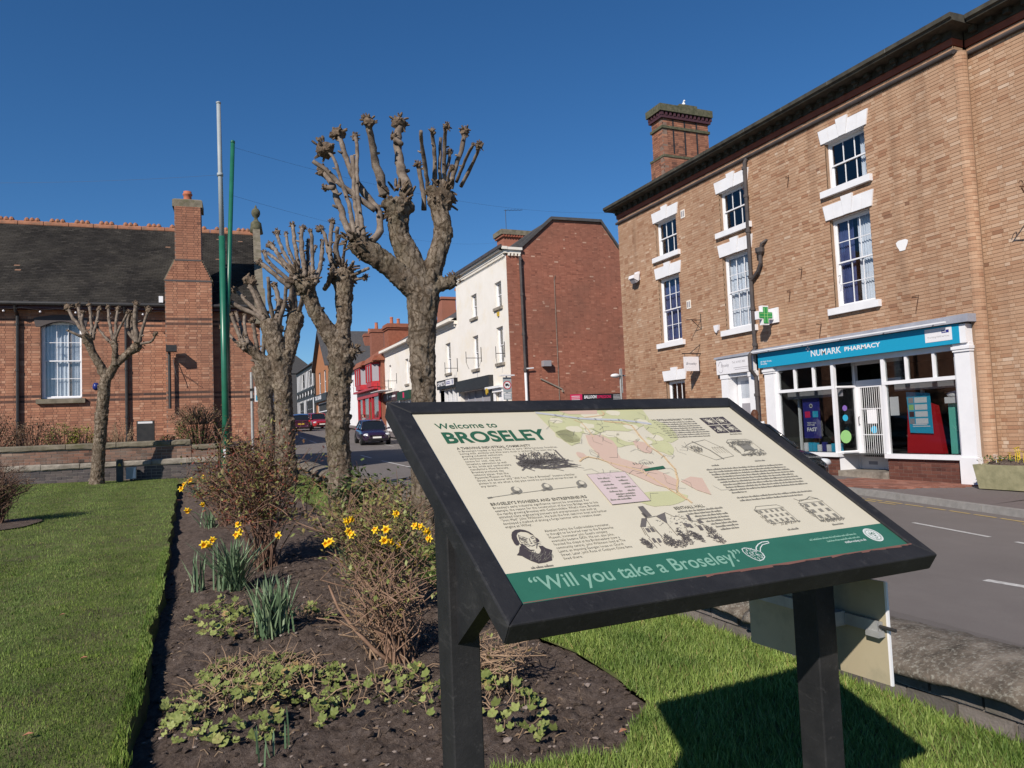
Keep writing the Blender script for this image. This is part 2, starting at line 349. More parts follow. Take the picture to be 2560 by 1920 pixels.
def zs(x, y):
    h = .05*noise.noise((x*1.3, y*1.3, 1))+.035*noise.noise((x*4, y*4, 3))+.026*noise.noise((x*10, y*10, 5))+.02*noise.noise((x*22, y*22, 2))+.016*noise.noise((x*45, y*45, 8))
    el = max(0, x-bed_left(y)); er = min(max(0, bed_right(y)-x), max(0, y-bed_front(x))); e = min(el, er)
    return zl(x, y)-.03+h*min(1, e/.25+.2)-.085*(1-min(1, el/.35))+.012*(1-min(1, er/.2))
sb = []; sf = []
def soil_grid(y0, y1, dx, x0=-.45, x1=2.2):
    xs = np.arange(x0, x1, dx); ys = np.arange(y0, y1+dx*.5, dx); n = len(xs); o = len(sb)
    for y in ys:
        for x in xs: sb.append((x, y, zs(x, y)))
    for j in range(len(ys)-1):
        for i in range(n-1): sf.append((o+j*n+i, o+j*n+i+1, o+(j+1)*n+i+1, o+(j+1)*n+i))
soil_grid(2.2, 5.2, .017); soil_grid(5.2, 7.0, .028); soil_grid(7.0, 18.6, .07)
sb = np.array(sb)
keep = [f for f in sf if in_bed(*sb[f[0]][:2]) or in_bed(*sb[f[2]][:2])]
o = raw_mesh('soil_bed', sb, keep, M['soil'], smooth=True); tag(o, kind='structure')
mat('pebble', [(.16,.12,.1),(.3,.25,.22)], scale=15, rough=.9, obj=False)
pm = MB()
rn = random.Random(3)
for i in range(2600):
    y = 2.5+rn.random()**1.7*5.5; x = rn.uniform(-.3, 1.95)
    if not in_bed(x, y): continue
    r = rn.choice([.005,.007,.009,.012,.016]) if rn.random() < .93 else rn.uniform(.018,.03)
    pm.blob((x, y, zs(x, y)+r*.3), r, seed=i, amp=.45, sub=1, sc=(1.2, .9, .6))
tag(pm.build('soil_clod', M['soil']), kind='stuff')
pm = MB()
for i in range(420):
    y = 2.5+rn.random()**1.5*5; x = rn.uniform(-.25, 1.95)
    if in_bed(x, y): pm.blob((x, y, zs(x, y)+.004), rn.uniform(.004,.011)*(1.8 if rn.random() < .1 else 1), seed=i, amp=.3, sub=1, sc=(1.2, 1, .6))
tag(pm.build('pebbles', M['pebble']), kind='stuff')
# grass blades
def grass_material(name, lo, mid, hi):
    m, t, b = nt(name); L = t.links
    a = N(t, 'Attribute', attribute_name='tint'); r = ramp(t, [(0, lo), (.5, mid), (.9, hi), (1, (.26,.21,.09))]); L.new(a.outputs['Fac'], r.inputs[0])
    n = nz(t, 1.9, 6, .68); rr = ramp(t, [(.34, (.5,.6,.5)), (.5, (.95,.95,.9)), (.66, (1.3,1.25,1.15))]); L.new(n, rr.inputs[0])
    L.new(mixc(t, 1, r.outputs[0], rr.outputs[0], 'MULTIPLY'), b.inputs['Base Color']); b.inputs['Roughness'].default_value = .6; b.inputs['Specular IOR Level'].default_value = .25
    M[name] = m
grass_material('verge', (.09,.15,.028), (.15,.215,.045), (.24,.295,.09)); grass_material('grass', (.07,.12,.02), (.12,.182,.033), (.2,.26,.07))
def blades(name, pts, hgt, wid, lean=.5, label='short green grass', stripes=False):
    P = np.array(pts); n = len(P); a = RNG.uniform(0, 2*math.pi, n); h = hgt*RNG.uniform(.5, 1.3, n); w = wid*RNG.uniform(.7, 1.3, n)
    if P.shape[1] > 3: h = h*P[:,3]; w = w*np.sqrt(P[:,3]); P = P[:,:3]
    dx = np.stack([np.cos(a), np.sin(a), np.zeros(n)], 1)*w[:,None]; la = RNG.uniform(0, 2*math.pi, n); ln = lean*h*RNG.uniform(.1, 1, n)
    off = np.stack([np.cos(la)*ln, np.sin(la)*ln, h], 1)
    V = np.concatenate([P-dx/2, P+dx/2, P+off*.55+dx*.35-np.array([0,0,.0]), P+off], 0)
    i = np.arange(n); F = np.concatenate([np.stack([i, i+n, i+2*n], 1), np.stack([i, i+2*n, i+3*n], 1)], 0)
    if stripes:
        sgn = np.clip(np.sin((V[:n,0]+.06*V[:n,1])*math.pi/.55+.5*np.sin(V[:n,1]*1.3)+RNG.normal(0,.5,n))*1.5, -1, 1); add = np.stack([np.zeros(n), sgn*h*.2, np.zeros(n)], 1); V[2*n:3*n] += add*.45; V[3*n:] += add
    tn = RNG.uniform(0, .92, n); tn[RNG.random(n) < .025] = 1.0
    return tag(raw_mesh(name, V, F, M['grass' if stripes else 'verge'], tint=np.concatenate([tn, tn])), label, kind='stuff')
pts = []
def scatter(n, x0, x1, y0, y1, ok, zf=zl, k=1.0):
    X = RNG.uniform(x0, x1, n); Y = RNG.uniform(y0, y1, n)
    for x, y in zip(X, Y):
        if ok(x, y): pts.append((x, y, zf(x, y)-.004, k))
LB = (-2.5, 12.3)                                     # soil patch round the bush on the lawn
def on_lawn(x, y): return x < bed_left(y) and x > -.9*y-.6 and ((x-LB[0])/.42)**2+((y-LB[1])/.6)**2 > 1
scatter(70000, -3.0, -.28, 3.2, 5.2, on_lawn); scatter(90000, -4.5, -.28, 5.2, 9, on_lawn, k=1.15); scatter(110000, -7, -.28, 9, 20, on_lawn, k=1.5)
scatter(9000, -.35, -.27, 2.3, 9, lambda x, y: x < bed_left(y)+.004, k=1.35); scatter(2600, -.33, -.26, 2.3, 8, lambda x, y: x < bed_left(y)+.02 and noise.noise((x*3,y*4,2)) > .05, k=2.6)
for _i in range(260):
    _x, _y = RNG.uniform(-3.2, -.4), RNG.uniform(3.2, 9)
    if on_lawn(_x, _y):
        for _j in range(14): pts.append((_x+RNG.normal(0,.018), _y+RNG.normal(0,.018), zl(_x,_y)-.004, RNG.uniform(1.3,2.1)))
blades('lawn_grass', pts, .019, .004, label='short mown green grass on the lawn left of the soil bed', stripes=True)
pts = []
def strip(x, y): return x < wxi(y)+.01 and not in_bed(x, y) and (y > 1.2)
scatter(75000, 1.1, 3.0, 1.3, 4.2, strip, k=1.25); scatter(30000, 1.4, 2.9, 4.2, 9, strip, k=1.3); scatter(9000, 1.3, 2.6, 9, 18, strip, k=1.8)
scatter(5000, .9, 1.9, 2.3, 2.8, strip, k=1.5); scatter(4000, 2.8, 3.0, 1.2, 4, strip, k=1.9)
blades('verge_grass', pts, .032, .0048, lean=.9, label='grass strip between the soil bed and the roadside wall')

lit = MB(); rn = random.Random(77)
for i in range(420):
    y = 2.6+rn.random()**1.4*5; x = rn.uniform(-.2, 1.95)
    if not in_bed(x, y): continue
    a = rn.uniform(0, 6.28); l = rn.uniform(.015, .06); z = zs(x, y)+.006; x2, y2 = x+l*math.cos(a), y+l*math.sin(a)
    lit.tube([(x, y, z), ((x+x2)/2, (y+y2)/2, z+rn.uniform(.002,.012)), (x2, y2, max(zs(x2, y2), z-.02)+.006)], rn.uniform(.0012,.0028), 4)
for i in range(160):
    y = 2.6+rn.random()**1.4*5; x = rn.uniform(-.2, 1.95)
    if in_bed(x, y): s_ = rn.uniform(.008,.018); z = zs(x, y)+.008; lit.add([(x-s_,y,z),(x,y-s_*.5,z+.006),(x+s_,y,z+.002),(x,y+s_*.6,z+.008)], [(0,1,2,3)])
tag(lit.build('dry_litter', mat('litter', [(.13,.085,.055),(.28,.2,.13)], scale=30)), kind='stuff')

# ---------------------------------------------------------------- walls, windows, lettering
class Wall:
    """a wall face: u runs along it, n points out of it"""
    def __init__(s, axis, pos): s.axis = axis; s.pos = pos
    def pt(s, u, n, z): return (s.pos-n, u, z) if s.axis == 'X' else (u, s.pos-n, z)
    def box(s, mb, u0, u1, n0, n1, z0, z1, t=.5):
        return mb.box(s.pos-n1, s.pos-n0, u0, u1, z0, z1, t) if s.axis == 'X' else mb.box(u0, u1, s.pos-n1, s.pos-n0, z0, z1, t)
    def prism(s, mb, uz, n0, n1, t=.5):
        P = [s.pt(u, n0, z) for u, z in uz]; v = Vector(s.pt(0, n1, 0))-Vector(s.pt(0, n0, 0)); return mb.prism(P, v, t)
    def mat3(s):                                     # reading direction, up, outward normal
        if s.axis == 'X': return Matrix(((0,0,-1),(-1,0,0),(0,1,0)))
        return Matrix(((1,0,0),(0,0,-1),(0,1,0)))
def cells(u0, u1, z0, z1, holes):
    us = sorted({u0, u1, *[h for q in holes for h in q[:2] if u0 < h < u1]}); zs_ = sorted({z0, z1, *[h for q in holes for h in q[2:4] if z0 < h < z1]})
    out = []
    for a, b in zip(us[:-1], us[1:]):
        run = None
        for c, d in zip(zs_[:-1], zs_[1:]):
            m = ((a+b)/2, (c+d)/2); hole = any(h[0] < m[0] < h[1] and h[2] < m[1] < h[3] for h in holes)
            if hole:
                if run: out.append(run); run = None
            else: run = (a, b, run[2] if run else c, d)
        if run: out.append(run)
    return out
def brick_rows(u0, u1, z0, z1, holes, course=.075, L=.215, H=.1025, j=.01, bond='flemish'):
    out = []; k = 0; z = z0
    while z < z1-.02:
        zt = min(z+course-j, z1); u = u0; i = k % 2
        if bond == 'flemish': seq = [L, H]
        else: seq = [L] if (k % 4) else [H]
        if bond == 'flemish': start = -(L*.25+H*.25) if k % 2 else 0
        else: start = -(k % 2)*(L+j)/2
        u = u0+start; n = k % 2 if bond == 'flemish' else 0
        while u < u1:
            w = seq[n % len(seq)]; a, b = max(u, u0), min(u+w, u1); n += 1; u += w+j
            if b-a < .025: continue
            parts = [(a, b)]; mz = (z+zt)/2; clipped = (b-a) < w-.001
            for h in holes:
                if h[2] < mz < h[3]:
                    q = []
                    for (p, r) in parts:
                        if r <= h[0] or p >= h[1]: q.append((p, r)); continue
                        clipped = True
                        if p < h[0]: q.append((p, h[0]))
                        if r > h[1]: q.append((h[1], r))
                    parts = q
            for (p, r) in parts:
                if r-p > .02: out.append((p, r, z, zt, w if not clipped else 0))
        z += course; k += 1
    return out
_bm_cache = {}
def brick_wall(root, W, u0, u1, z0, z1, holes, bm, mm, single=300, thick=.3, bond='flemish', near=(0,0,1.3), course=.075, proud=.007, tintf=None, piece='brick', wallname='wall', visible=None):
    mb = MB()
    for (a, b, c, d) in cells(u0, u1, z0, z1, holes): W.box(mb, a, b, -thick, -proud, c, d)
    wall = mb.build(wallname, mm, root)
    rows = brick_rows(u0, u1, z0, z1, holes, course, bond=bond)
    rows.sort(key=lambda r: (Vector(W.pt((r[0]+r[1])/2, 0, (r[2]+r[3])/2))-Vector(near)).length)
    j = MB(); cnt = 0
    for (a, b, c, d, w) in rows:
        t = random.gauss(.52, .17); t = min(.98, max(.02, t)) if not tintf else tintf(a, b, c, d, t)
        ok = w and cnt < single and (visible is None or visible((a+b)/2, (c+d)/2))
        if ok:
            tv = round(t*7)/7; key = (bm.name, W.axis, round(w, 3), tv, round(d-c, 3))
            me = _bm_cache.get(key)
            if me is None:
                q = MB(); V = Wall(W.axis, 0); V.box(q, -w/2, w/2, -.03, random.uniform(-.0015, .0015), -(d-c)/2, (d-c)/2, tv if tv != .5 else .51)
                me = bpy.data.meshes.new(piece); me.from_pydata(q.v, [], q.f); at = me.attributes.new('tint', 'FLOAT', 'FACE'); at.data.foreach_set('value', np.array(q.t, dtype=np.float32)); me.update(); _bm_cache[key] = me
            link(piece, me, bm, wall, PIV[wall.name], loc=W.pt((a+b)/2, 0, (c+d)/2)); cnt += 1
        else: W.box(j, a, b, -.03, random.uniform(-.002, .002), c, d, t)
    if j.v: tag(j.build('brickwork', bm, wall), kind='stuff')
    return wall
def sash(root, W, u0, u1, z0, z1, zm, cols, ru, rl, rec=.1, wmat='white_paint', gmat='glass', curtain=None, room=True, thickf=.05, lift=0):
    f = MB(); n1, n0 = -rec, -rec-.1
    W.box(f, u0, u0+thickf, n0, n1, z0, z1); W.box(f, u1-thickf, u1, n0, n1, z0, z1)
    W.box(f, u0+thickf, u1-thickf, n0, n1, z1-thickf, z1); W.box(f, u0+thickf, u1-thickf, n0, n1+.02, z0, z0+.04)
    panes = []; a, b = u0+thickf, u1-thickf
    for (lo, hi, rows, nn) in ((zm, z1-thickf, ru, n1-.025), (z0+.04+lift, zm+.04+lift*.0, rl, n1-.06)):
        r = .035
        W.box(f, a, a+r, nn-.03, nn, lo, hi); W.box(f, b-r, b, nn-.03, nn, lo, hi); W.box(f, a+r, b-r, nn-.03, nn, lo, lo+r); W.box(f, a+r, b-r, nn-.03, nn, hi-r, hi)
        cu = np.linspace(a+r, b-r, cols+1); cz = np.linspace(lo+r, hi-r, rows+1)
        for c in cu[1:-1]: W.box(f, c-.009, c+.009, nn-.026, nn-.004, lo+r, hi-r)
        for c in cz[1:-1]: W.box(f, a+r, b-r, nn-.025, nn-.005, c-.009, c+.009)
        for i in range(cols):
            for k in range(rows): panes.append((cu[i], cu[i+1], nn-.018, nn-.014, cz[k], cz[k+1]))
    w = f.build('window', M[wmat], root)
    for p in panes:
        q = MB(); W.box(q, *p); q.build('pane', M[gmat], w)
    if room:
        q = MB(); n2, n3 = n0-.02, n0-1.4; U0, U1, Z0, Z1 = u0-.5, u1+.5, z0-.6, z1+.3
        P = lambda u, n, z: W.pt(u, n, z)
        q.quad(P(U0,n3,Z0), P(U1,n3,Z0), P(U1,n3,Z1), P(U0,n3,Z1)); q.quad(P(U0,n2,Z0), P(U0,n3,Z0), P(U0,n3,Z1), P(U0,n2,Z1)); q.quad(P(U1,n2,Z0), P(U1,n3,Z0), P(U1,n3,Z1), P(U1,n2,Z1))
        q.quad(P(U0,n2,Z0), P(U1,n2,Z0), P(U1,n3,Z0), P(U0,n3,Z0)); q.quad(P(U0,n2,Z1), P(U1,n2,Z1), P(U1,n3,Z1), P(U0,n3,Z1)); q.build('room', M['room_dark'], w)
    for (cm, ca, cb, cz0) in (curtain or []):
        q = MB(); m_ = 24; za, zb = z0+(z1-z0)*cz0, z1
        for i in range(m_):
            ua = u0+(u1-u0)*(ca+(cb-ca)*i/m_); ub = u0+(u1-u0)*(ca+(cb-ca)*(i+1)/m_); na = n0-.07+.02*math.sin(i*1.9); nb = n0-.07+.02*math.sin((i+1)*1.9)
            q.quad(W.pt(ua,na,za), W.pt(ub,nb,za), W.pt(ub,nb,zb), W.pt(ua,na,zb))
        q.build('curtain', M[cm], w, smooth=True)
    return w
def text_mesh(body, size=1, bold=0, res=2, space=1.0, align='LEFT', lines=1.0, shear=0):
    c = bpy.data.curves.new('lettering', 'FONT'); c.body = body; c.size = size; c.offset = bold; c.resolution_u = res; c.space_character = space; c.align_x = align; c.space_line = lines; c.shear = shear
    o = bpy.data.objects.new('lettering', c); COL.objects.link(o); dg = bpy.context.evaluated_depsgraph_get(); dg.update()
    me = bpy.data.meshes.new_from_object(o.evaluated_get(dg)); bpy.data.objects.remove(o); bpy.data.curves.remove(c); me.materials.clear()
    return me
def put_text(body, parent, m, origin, R3, height=None, width=None, name='lettering', bold=0, space=1.0, lines=1.0, size=1, center=False, shear=0, res=2):
    """R3 columns: reading direction, up, normal; origin = lower left of the text"""
    me = text_mesh(body, size, bold, res, space, 'LEFT', lines, shear); n = len(me.vertices)
    V = np.empty(n*3, dtype=np.float32); me.vertices.foreach_get('co', V); V = V.reshape(-1, 3)
    mn, mx = V.min(0), V.max(0); sx = sy = 1
    if height: sy = height/(mx[1]-mn[1]); sx = sy
    if width: sx = width/(mx[0]-mn[0]); sy = sy if height else sx
    V = (V-[mn[0] if not center else (mn[0]+mx[0])/2, mn[1], 0])*[sx, sy, 1]
    Rm = np.array([[R3[i][j] for j in range(3)] for i in range(3)], dtype=np.float32)
    V = V@Rm.T+np.array(origin, dtype=np.float32)-np.array(PIV[parent.name], dtype=np.float32)
    me.vertices.foreach_set('co', V.astype(np.float32).ravel()); me.update()
    return link(name, me, m, parent, PIV[parent.name])
def ink(name, hexc, rough=.5): return mat(name, [rgb(hexc)], rough=rough, scale=40)
ink('print_white', '#d8d6da'); ink('print_blue', '#1c8fb4'); ink('print_navy', '#2a2c78'); ink('print_grey', '#8f8c92'); ink('print_green', '#2f8a4e'); ink('print_black', '#202024'); ink('print_pink', '#c8285a'); ink('print_red', '#b01c24'); ink('print_yellow', '#b89a3a')
ink('print_teal', '#6cc4b4'); ink('print_brown', '#4a3036'); ink('print_sky', '#2f9fc4'); ink('print_lime', '#8fc07a'); ink('print_violet', '#7a5ea8')

# ---------------------------------------------------------------- brick building with the pharmacy
FX = Wall('X', 14.4)
ph = thing('brick_building', 'long three-storey buff brick building with white window lintels and pharmacy shopfront', 'building', (14.4, 15, -.25))
wins = [(19.28,20.44),(15.98,17.15),(11.98,13.14)]
holes = [(a, b, 6.78, 7.99) for a, b in wins]+[(a, b, 3.86, 6.05) for a, b in wins]+[(9.74, 15.66, -.3, 3.08), (15.92, 17.45, -.3, 3.02), (19.28, 20.3, 1.2, 2.6)]
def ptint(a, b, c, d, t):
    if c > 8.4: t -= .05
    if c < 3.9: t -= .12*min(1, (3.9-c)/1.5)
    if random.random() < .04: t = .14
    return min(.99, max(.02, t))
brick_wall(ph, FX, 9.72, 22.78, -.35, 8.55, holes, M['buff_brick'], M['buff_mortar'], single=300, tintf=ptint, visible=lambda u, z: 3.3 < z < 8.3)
# rounded corner and the set-back wing to the right
rc = MB(); rn = random.Random(5)
for k in range(0, 119):
    z = -.35+k*.075
    for i in range(5):
        a0, a1 = math.pi/2*i/5, math.pi/2*(i+1)/5; r_ = .16; cx, cy = 14.4+r_, 9.72
        p = [(cx-r_*math.cos(a), cy-r_*math.sin(a)) for a in (a0, a1)]
        rc.quad((p[0][0],p[0][1],z),(p[0][0],p[0][1],z+.066),(p[1][0],p[1][1],z+.066),(p[1][0],p[1][1],z), rn.gauss(.42,.12) if i % 3 == 0 else rc.t[-1])
tag(rc.build('rounded_corner', M['buff_brick'], ph, smooth=False), kind='stuff')
q = MB(); q.lathe((14.4+.16, 9.72, -.35), [(.154,0),(.154,8.95)], 20); q.build('corner_mortar', M['buff_mortar'], ph)
FX2 = Wall('X', 14.78)
brick_wall(ph, FX2, 5.2, 9.7, -.35, 8.55, [], M['buff_brick'], M['buff_mortar'], single=60, tintf=lambda a, b, c, d, t: min(.99, max(.02, t+.06-(.15 if random.random() < .08 else 0))), wallname='wing_wall', visible=lambda u, z: u > 8.2 and z > .5)
# top band: brick frieze, string course, terracotta band, brackets, stone cornice
def band(name, m, n, z0, z1, prof=None):
    q = MB(); q.box(14.4-n, 14.7, 9.72-n*.6, 22.78+n, z0, z1); q.box(14.78-n, 15.0, 4, 9.72-n*.6+.002, z0+.001, z1-.001); return q.build(name, M[m], ph)
q = MB(); q.tube([(14.37, 22.83, 8.6), (14.37, 9.7, 8.6)], .05, 10); q.tube([(14.37, 9.7, 8.6), (14.74, 9.66, 8.6), (14.75, 4, 8.6)], .05, 10); q.build('string_course', M['pipe_brown'], ph)
FXb = Wall('X', 14.4)
brick_wall(ph, FXb, 9.72, 22.78, 8.555, 8.74, [], M['buff_brick'], M['buff_mortar'], single=0, wallname='frieze', tintf=lambda a, b, c, d, t: min(.8, max(.1, t-.1)))
q = MB(); FX2.box(q, 4, 9.7, -.3, .002, 8.555, 8.74, .3); q.build('wing_frieze', M['buff_brick'], ph)
band('terracotta_band', 'terracotta', .03, 8.76, 8.9); band('soffit_board', 'cornice_stone', .05, 8.9, 9.07)
br = MB()
for i in range(38):
    y = 9.9+i*.345; br.box(14.4-.18, 14.36, y, y+.12, 8.97, 9.07); br.box(14.4-.12, 14.36, y+.02, y+.1, 8.9, 8.97)
for i in range(14):
    y = 4.9+i*.345; br.box(14.78-.18, 14.74, y, y+.12, 8.95, 9.07)
tag(br.build('cornice_bracket', M['cornice_stone'], ph), kind='stuff')
y = 23.02; lens = [1.55, 1.3, 1.6, 1.45, 1.7, 1.4, 1.5, 1.6, 1.8]
while y > 9.6:                                            # cornice stones with pale joints
    l = lens.pop(0) if lens else 1.6; y2 = max(9.4, y-l); q = MB()
    q.prism([(14.4-.4,y2+.012,9.06),(14.4-.42,y2+.012,9.1),(14.4-.46,y2+.012,9.12),(14.4-.46,y2+.012,9.21),(15.2,y2+.012,9.25),(15.2,y2+.012,9.06)], (0, y-y2-.012, 0)); q.build('cornice_stone', M['cornice_stone'], ph)
    y = y2
q = MB(); q.box(13.946, 15.2, 9.42, 23.0, 9.125, 9.202); q.build('cornice_joint', M['kerb_stone'], ph)
for y in (9.39, 7.8, 6.2):
    q = MB(); q.prism([(14.78-.4,y-1.57,9.06),(14.78-.42,y-1.57,9.1),(14.78-.46,y-1.57,9.12),(14.78-.46,y-1.57,9.21),(15.4,y-1.57,9.25),(15.4,y-1.57,9.06)], (0, 1.56, 0)); q.build('cornice_stone', M['cornice_stone'], ph)
q = MB(); q.prism([(15.0,4,9.1),(18.5,4,10.8),(22,4,9.1)], (0, 18.7, 0)); q.box(18.2, 22, 9.9, 22.7, -.3, 9.1); q.box(15.7, 22, 4, 9.85, -.3, 9.1); q.box(14.72, 18.2, 22.4, 22.75, -.3, 9.05); q.build('roof', M['slate'], ph)
# windows, lintels, sills
for wi, (a, b) in enumerate(wins):
    sash(ph, FX, a, b, 6.8, 7.97, 7.37, 3, 1, 1, rec=.12, curtain=[('curtain', .0, .3, 0)] if wi == 2 else None)
    sash(ph, FX, a, b, 3.88, 6.03, 4.95, 3, 2, 2, rec=.12, curtain=[[('curtain_blue', .0, 1, .05)], [('curtain', 0, 1, 0)], [('curtain_blue', .62, 1.0, 0), ('curtain', .05, .5, 0)]][wi])
sash(ph, FX, 19.3, 20.28, 1.2, 2.58, 1.9, 3, 1, 1, rec=.12)
def lintel(a, b, z0, z1, cols=5):
    L = MB(); FX.box(L, a-.03, b+.03, -.12, -.002, z0-.015, z0+.02); base = L.build('lintel', M['white_paint'], ph)
    bot = np.linspace(a-.09, b+.09, cols+1); top = np.linspace(a-.16, b+.16, cols+1)
    mid = (a+b)/2; bot[2], bot[3] = mid-.1, mid+.1; top[2], top[3] = mid-.17, mid+.17
    for i in range(cols):
        k = .09 if i == cols//2 else 0; q = MB(); n = .035+(.02 if k else 0)
        FX.prism(q, [(bot[i]+.004, z0), (bot[i+1]-.004, z0), (top[i+1]-.004, z1+k), (top[i]+.004, z1+k)], -.02, n); q.build('voussoir', M['white_paint'], base)
def sill(a, b, z): q = MB(); FX.box(q, a-.15, b+.15, -.12, .1, z-.16, z); q.build('sill', M['white_paint'], ph)
for a, b in wins:
    lintel(a, b, 7.97, 8.32); sill(a, b, 6.78); lintel(a, b, 6.05, 6.42); sill(a, b, 3.86)
lintel(19.3, 20.28, 2.6, 2.93)
# chimney
CH = thing('chimney_stack', 'tall corbelled brick chimney with panelled side rising behind the buff building cornice', 'chimney', (17.1, 22.35, 9.4))
bricks_of = lambda W, u0, u1, z0, z1, name: brick_wall(CH, W, u0, u1, z0, z1, [], M['red_brick'], M['red_mortar'], single=0, thick=.2, wallname=name, tintf=lambda a, b, c, d, t: min(.95, max(.05, t-.2)))
bricks_of(Wall('X', 15.98), 21.9, 22.75, 9.4, 11.0, 'shaft'); bricks_of(Wall('Y', 21.9), 15.98, 18.2, 9.4, 11.0, 'shaft')
bricks_of(Wall('X', 16.05), 22.0, 22.68, 11.08, 12.5, 'shaft'); bricks_of(Wall('Y', 22.0), 16.05, 18.15, 11.08, 12.5, 'shaft')
q = MB(); q.box(16.2, 18.1, 22.1, 22.6, 9.4, 12.6); q.build('core', M['red_mortar'], CH)
q = MB(); q.box(15.96, 18.22, 21.88, 22.77, 11.0, 11.08); q.box(16.0, 18.2, 21.95, 22.73, 12.12, 12.22); q.box(15.9, 18.3, 21.86, 22.82, 12.74, 13.0); q.prism([(15.9,21.86,13.0),(18.3,21.86,13.0),(18.2,22.0,13.06),(16.0,22.0,13.06)], (0,.7,0)); q.box(16.9, 17.7, 22.0, 22.6, 13.0, 13.16); q.build('cap', M['finial_stone'], CH)
q = MB()
for i in range(13): x = 15.97+i*.185; q.box(x, x+.09, 21.9, 22.1, 12.6, 12.74)
for i in range(5): yy = 21.92+i*.185; q.box(15.95, 16.1, yy, yy+.09, 12.6, 12.74)
q.box(15.97, 18.23, 21.92, 22.76, 12.5, 12.6); q.build('corbel_course', M['print_brown'], CH)
q = MB()
for x in (16.53, 17.05, 17.6): q.box(x-.03, x+.03, 21.985, 22.02, 11.2, 12.5)
q.build('panel_groove', M['iron_black'], CH)
gl = MB(); gl.blob((17.28, 22.3, 13.29), .085, 1, .05, 2, sc=(.8, 1.5, .75)); gl.blob((17.27, 22.2, 13.4), .04, 2, .05, 2); gl.tube([(17.28,22.27,13.32),(17.27,22.21,13.39)], [.05,.032], 8); gl.tube([(17.27,22.17,13.4),(17.27,22.12,13.39)], [.012,.003], 6); gl.tube([(17.28,22.42,13.3),(17.28,22.5,13.31)], [.045,.012], 6)
gl.tube([(17.25,22.3,13.23),(17.25,22.3,13.16)], .008, 5); gl.tube([(17.31,22.3,13.23),(17.31,22.3,13.16)], .008, 5)
solo(gl, 'gull', mat('feather', [(.75,.75,.76)], rough=.9), 'white gull standing on the brick chimney top', 'bird', smooth=True)
# shopfront
sf = MB(); B = lambda *a: FX.box(sf, *a)
for (a, b) in ((9.8, 10.12), (15.26, 15.6)):
    pass
B(10.12, 15.26, -.1, .02, 2.5, 2.62); B(10.12, 11.95, -.08, .03, 1.9, 1.98); B(13.33, 15.26, -.08, .03, 1.9, 1.98)
B(10.1, 11.97, -.12, .08, .24, .34); B(13.28, 15.28, -.12, .08, .24, .34)
for u in (10.15, 11.92, 13.36, 15.22): B(u-.04, u+.04, -.07, .025, .34, 2.5)
for u in (10.66, 11.32, 13.97, 14.6): B(u-.028, u+.028, -.06, .02, 1.98, 2.5)
B(11.95, 13.33, -.68, -.6, 2.0, 2.08); B(12.38, 12.46, -.68, -.58, -.08, 2.5); B(13.22, 13.3, -.68, -.58, -.08, 2.5); B(11.95, 13.33, -.68, -.6, 2.46, 2.62)
for u in (11.95, 13.33): pass
shop = sf.build('shopfront', M['white_paint'], ph)
for (a, b) in ((9.8, 10.12), (15.26, 15.6)):
    q = MB(); FX.box(q, a, b, -.1, .1, -.24, 2.45); FX.box(q, a-.03, b+.03, -.1, .14, -.24, .3); FX.box(q, a-.02, b+.02, -.1, .13, 2.45, 2.5); FX.box(q, a-.035, b+.035, -.1, .15, 2.5, 2.56); FX.box(q, a-.015, b+.015, -.1, .12, 2.56, 2.62); FX.box(q, a, b, -.05, .17, 2.62, 3.0); q.build('pilaster', M['white_paint'], shop)
q = MB(); FX.box(q, 9.93, 15.72, .0, .18, 2.62, 3.02); fas = q.build('fascia', M['print_blue'], shop)
q = MB(); FX.prism(q, [(9.68,3.03),(15.85,3.03),(15.85,3.13),(9.68,3.19)], -.02, .25); q.build('lead_cap', M['lead'], shop)
q = MB(); FX.box(q, 10.1, 15.78, .31, .36, 3.055, 3.085)
for u in (10.4, 11.6, 12.8, 14.0, 15.2): FX.box(q, u, u+.02, .16, .32, 3.06, 3.075)
q.build('light_rail', M['white_paint'], shop)
R3 = FX.mat3()
put_text('NUMARK', shop, M['print_white'], FX.pt(13.83, .1815, 2.745), R3, height=.16, width=.94, bold=.012)
put_text('PHARMACY', shop, M['print_white'], FX.pt(12.79, .1815, 2.765), R3, height=.105, width=1.0, bold=.03)
put_text('60 High Street,\nBroseley', shop, M['print_white'], FX.pt(15.62, .1815, 2.69), R3, height=.12, width=.42, bold=.01)
q = MB()
for du, dz in ((0,.045),(0,-.045),(.045,0),(-.045,0)): q.lathe(FX.pt(13.92+du, .1815, 2.955+dz), [(.024,0),(.024,.002)], 10, axis=(-1,0,0))
q.build('cross_motif', M['print_white'], shop)
q = MB(); FX.box(q, 10.08, 10.68, .18, .186, 2.71, 2.985); nb = q.build('service_panel', M['print_white'], shop)
put_text('Providing NHS services', shop, M['print_grey'], FX.pt(10.62, .1875, 2.78), R3, width=.48); q = MB(); FX.box(q, 10.14, 10.3, .186, .188, 2.87, 2.93); q.build('service_badge', M['print_navy'], shop); put_text('NHS', shop, M['print_white'], FX.pt(10.285, .1895, 2.883), R3, height=.034, bold=.02)
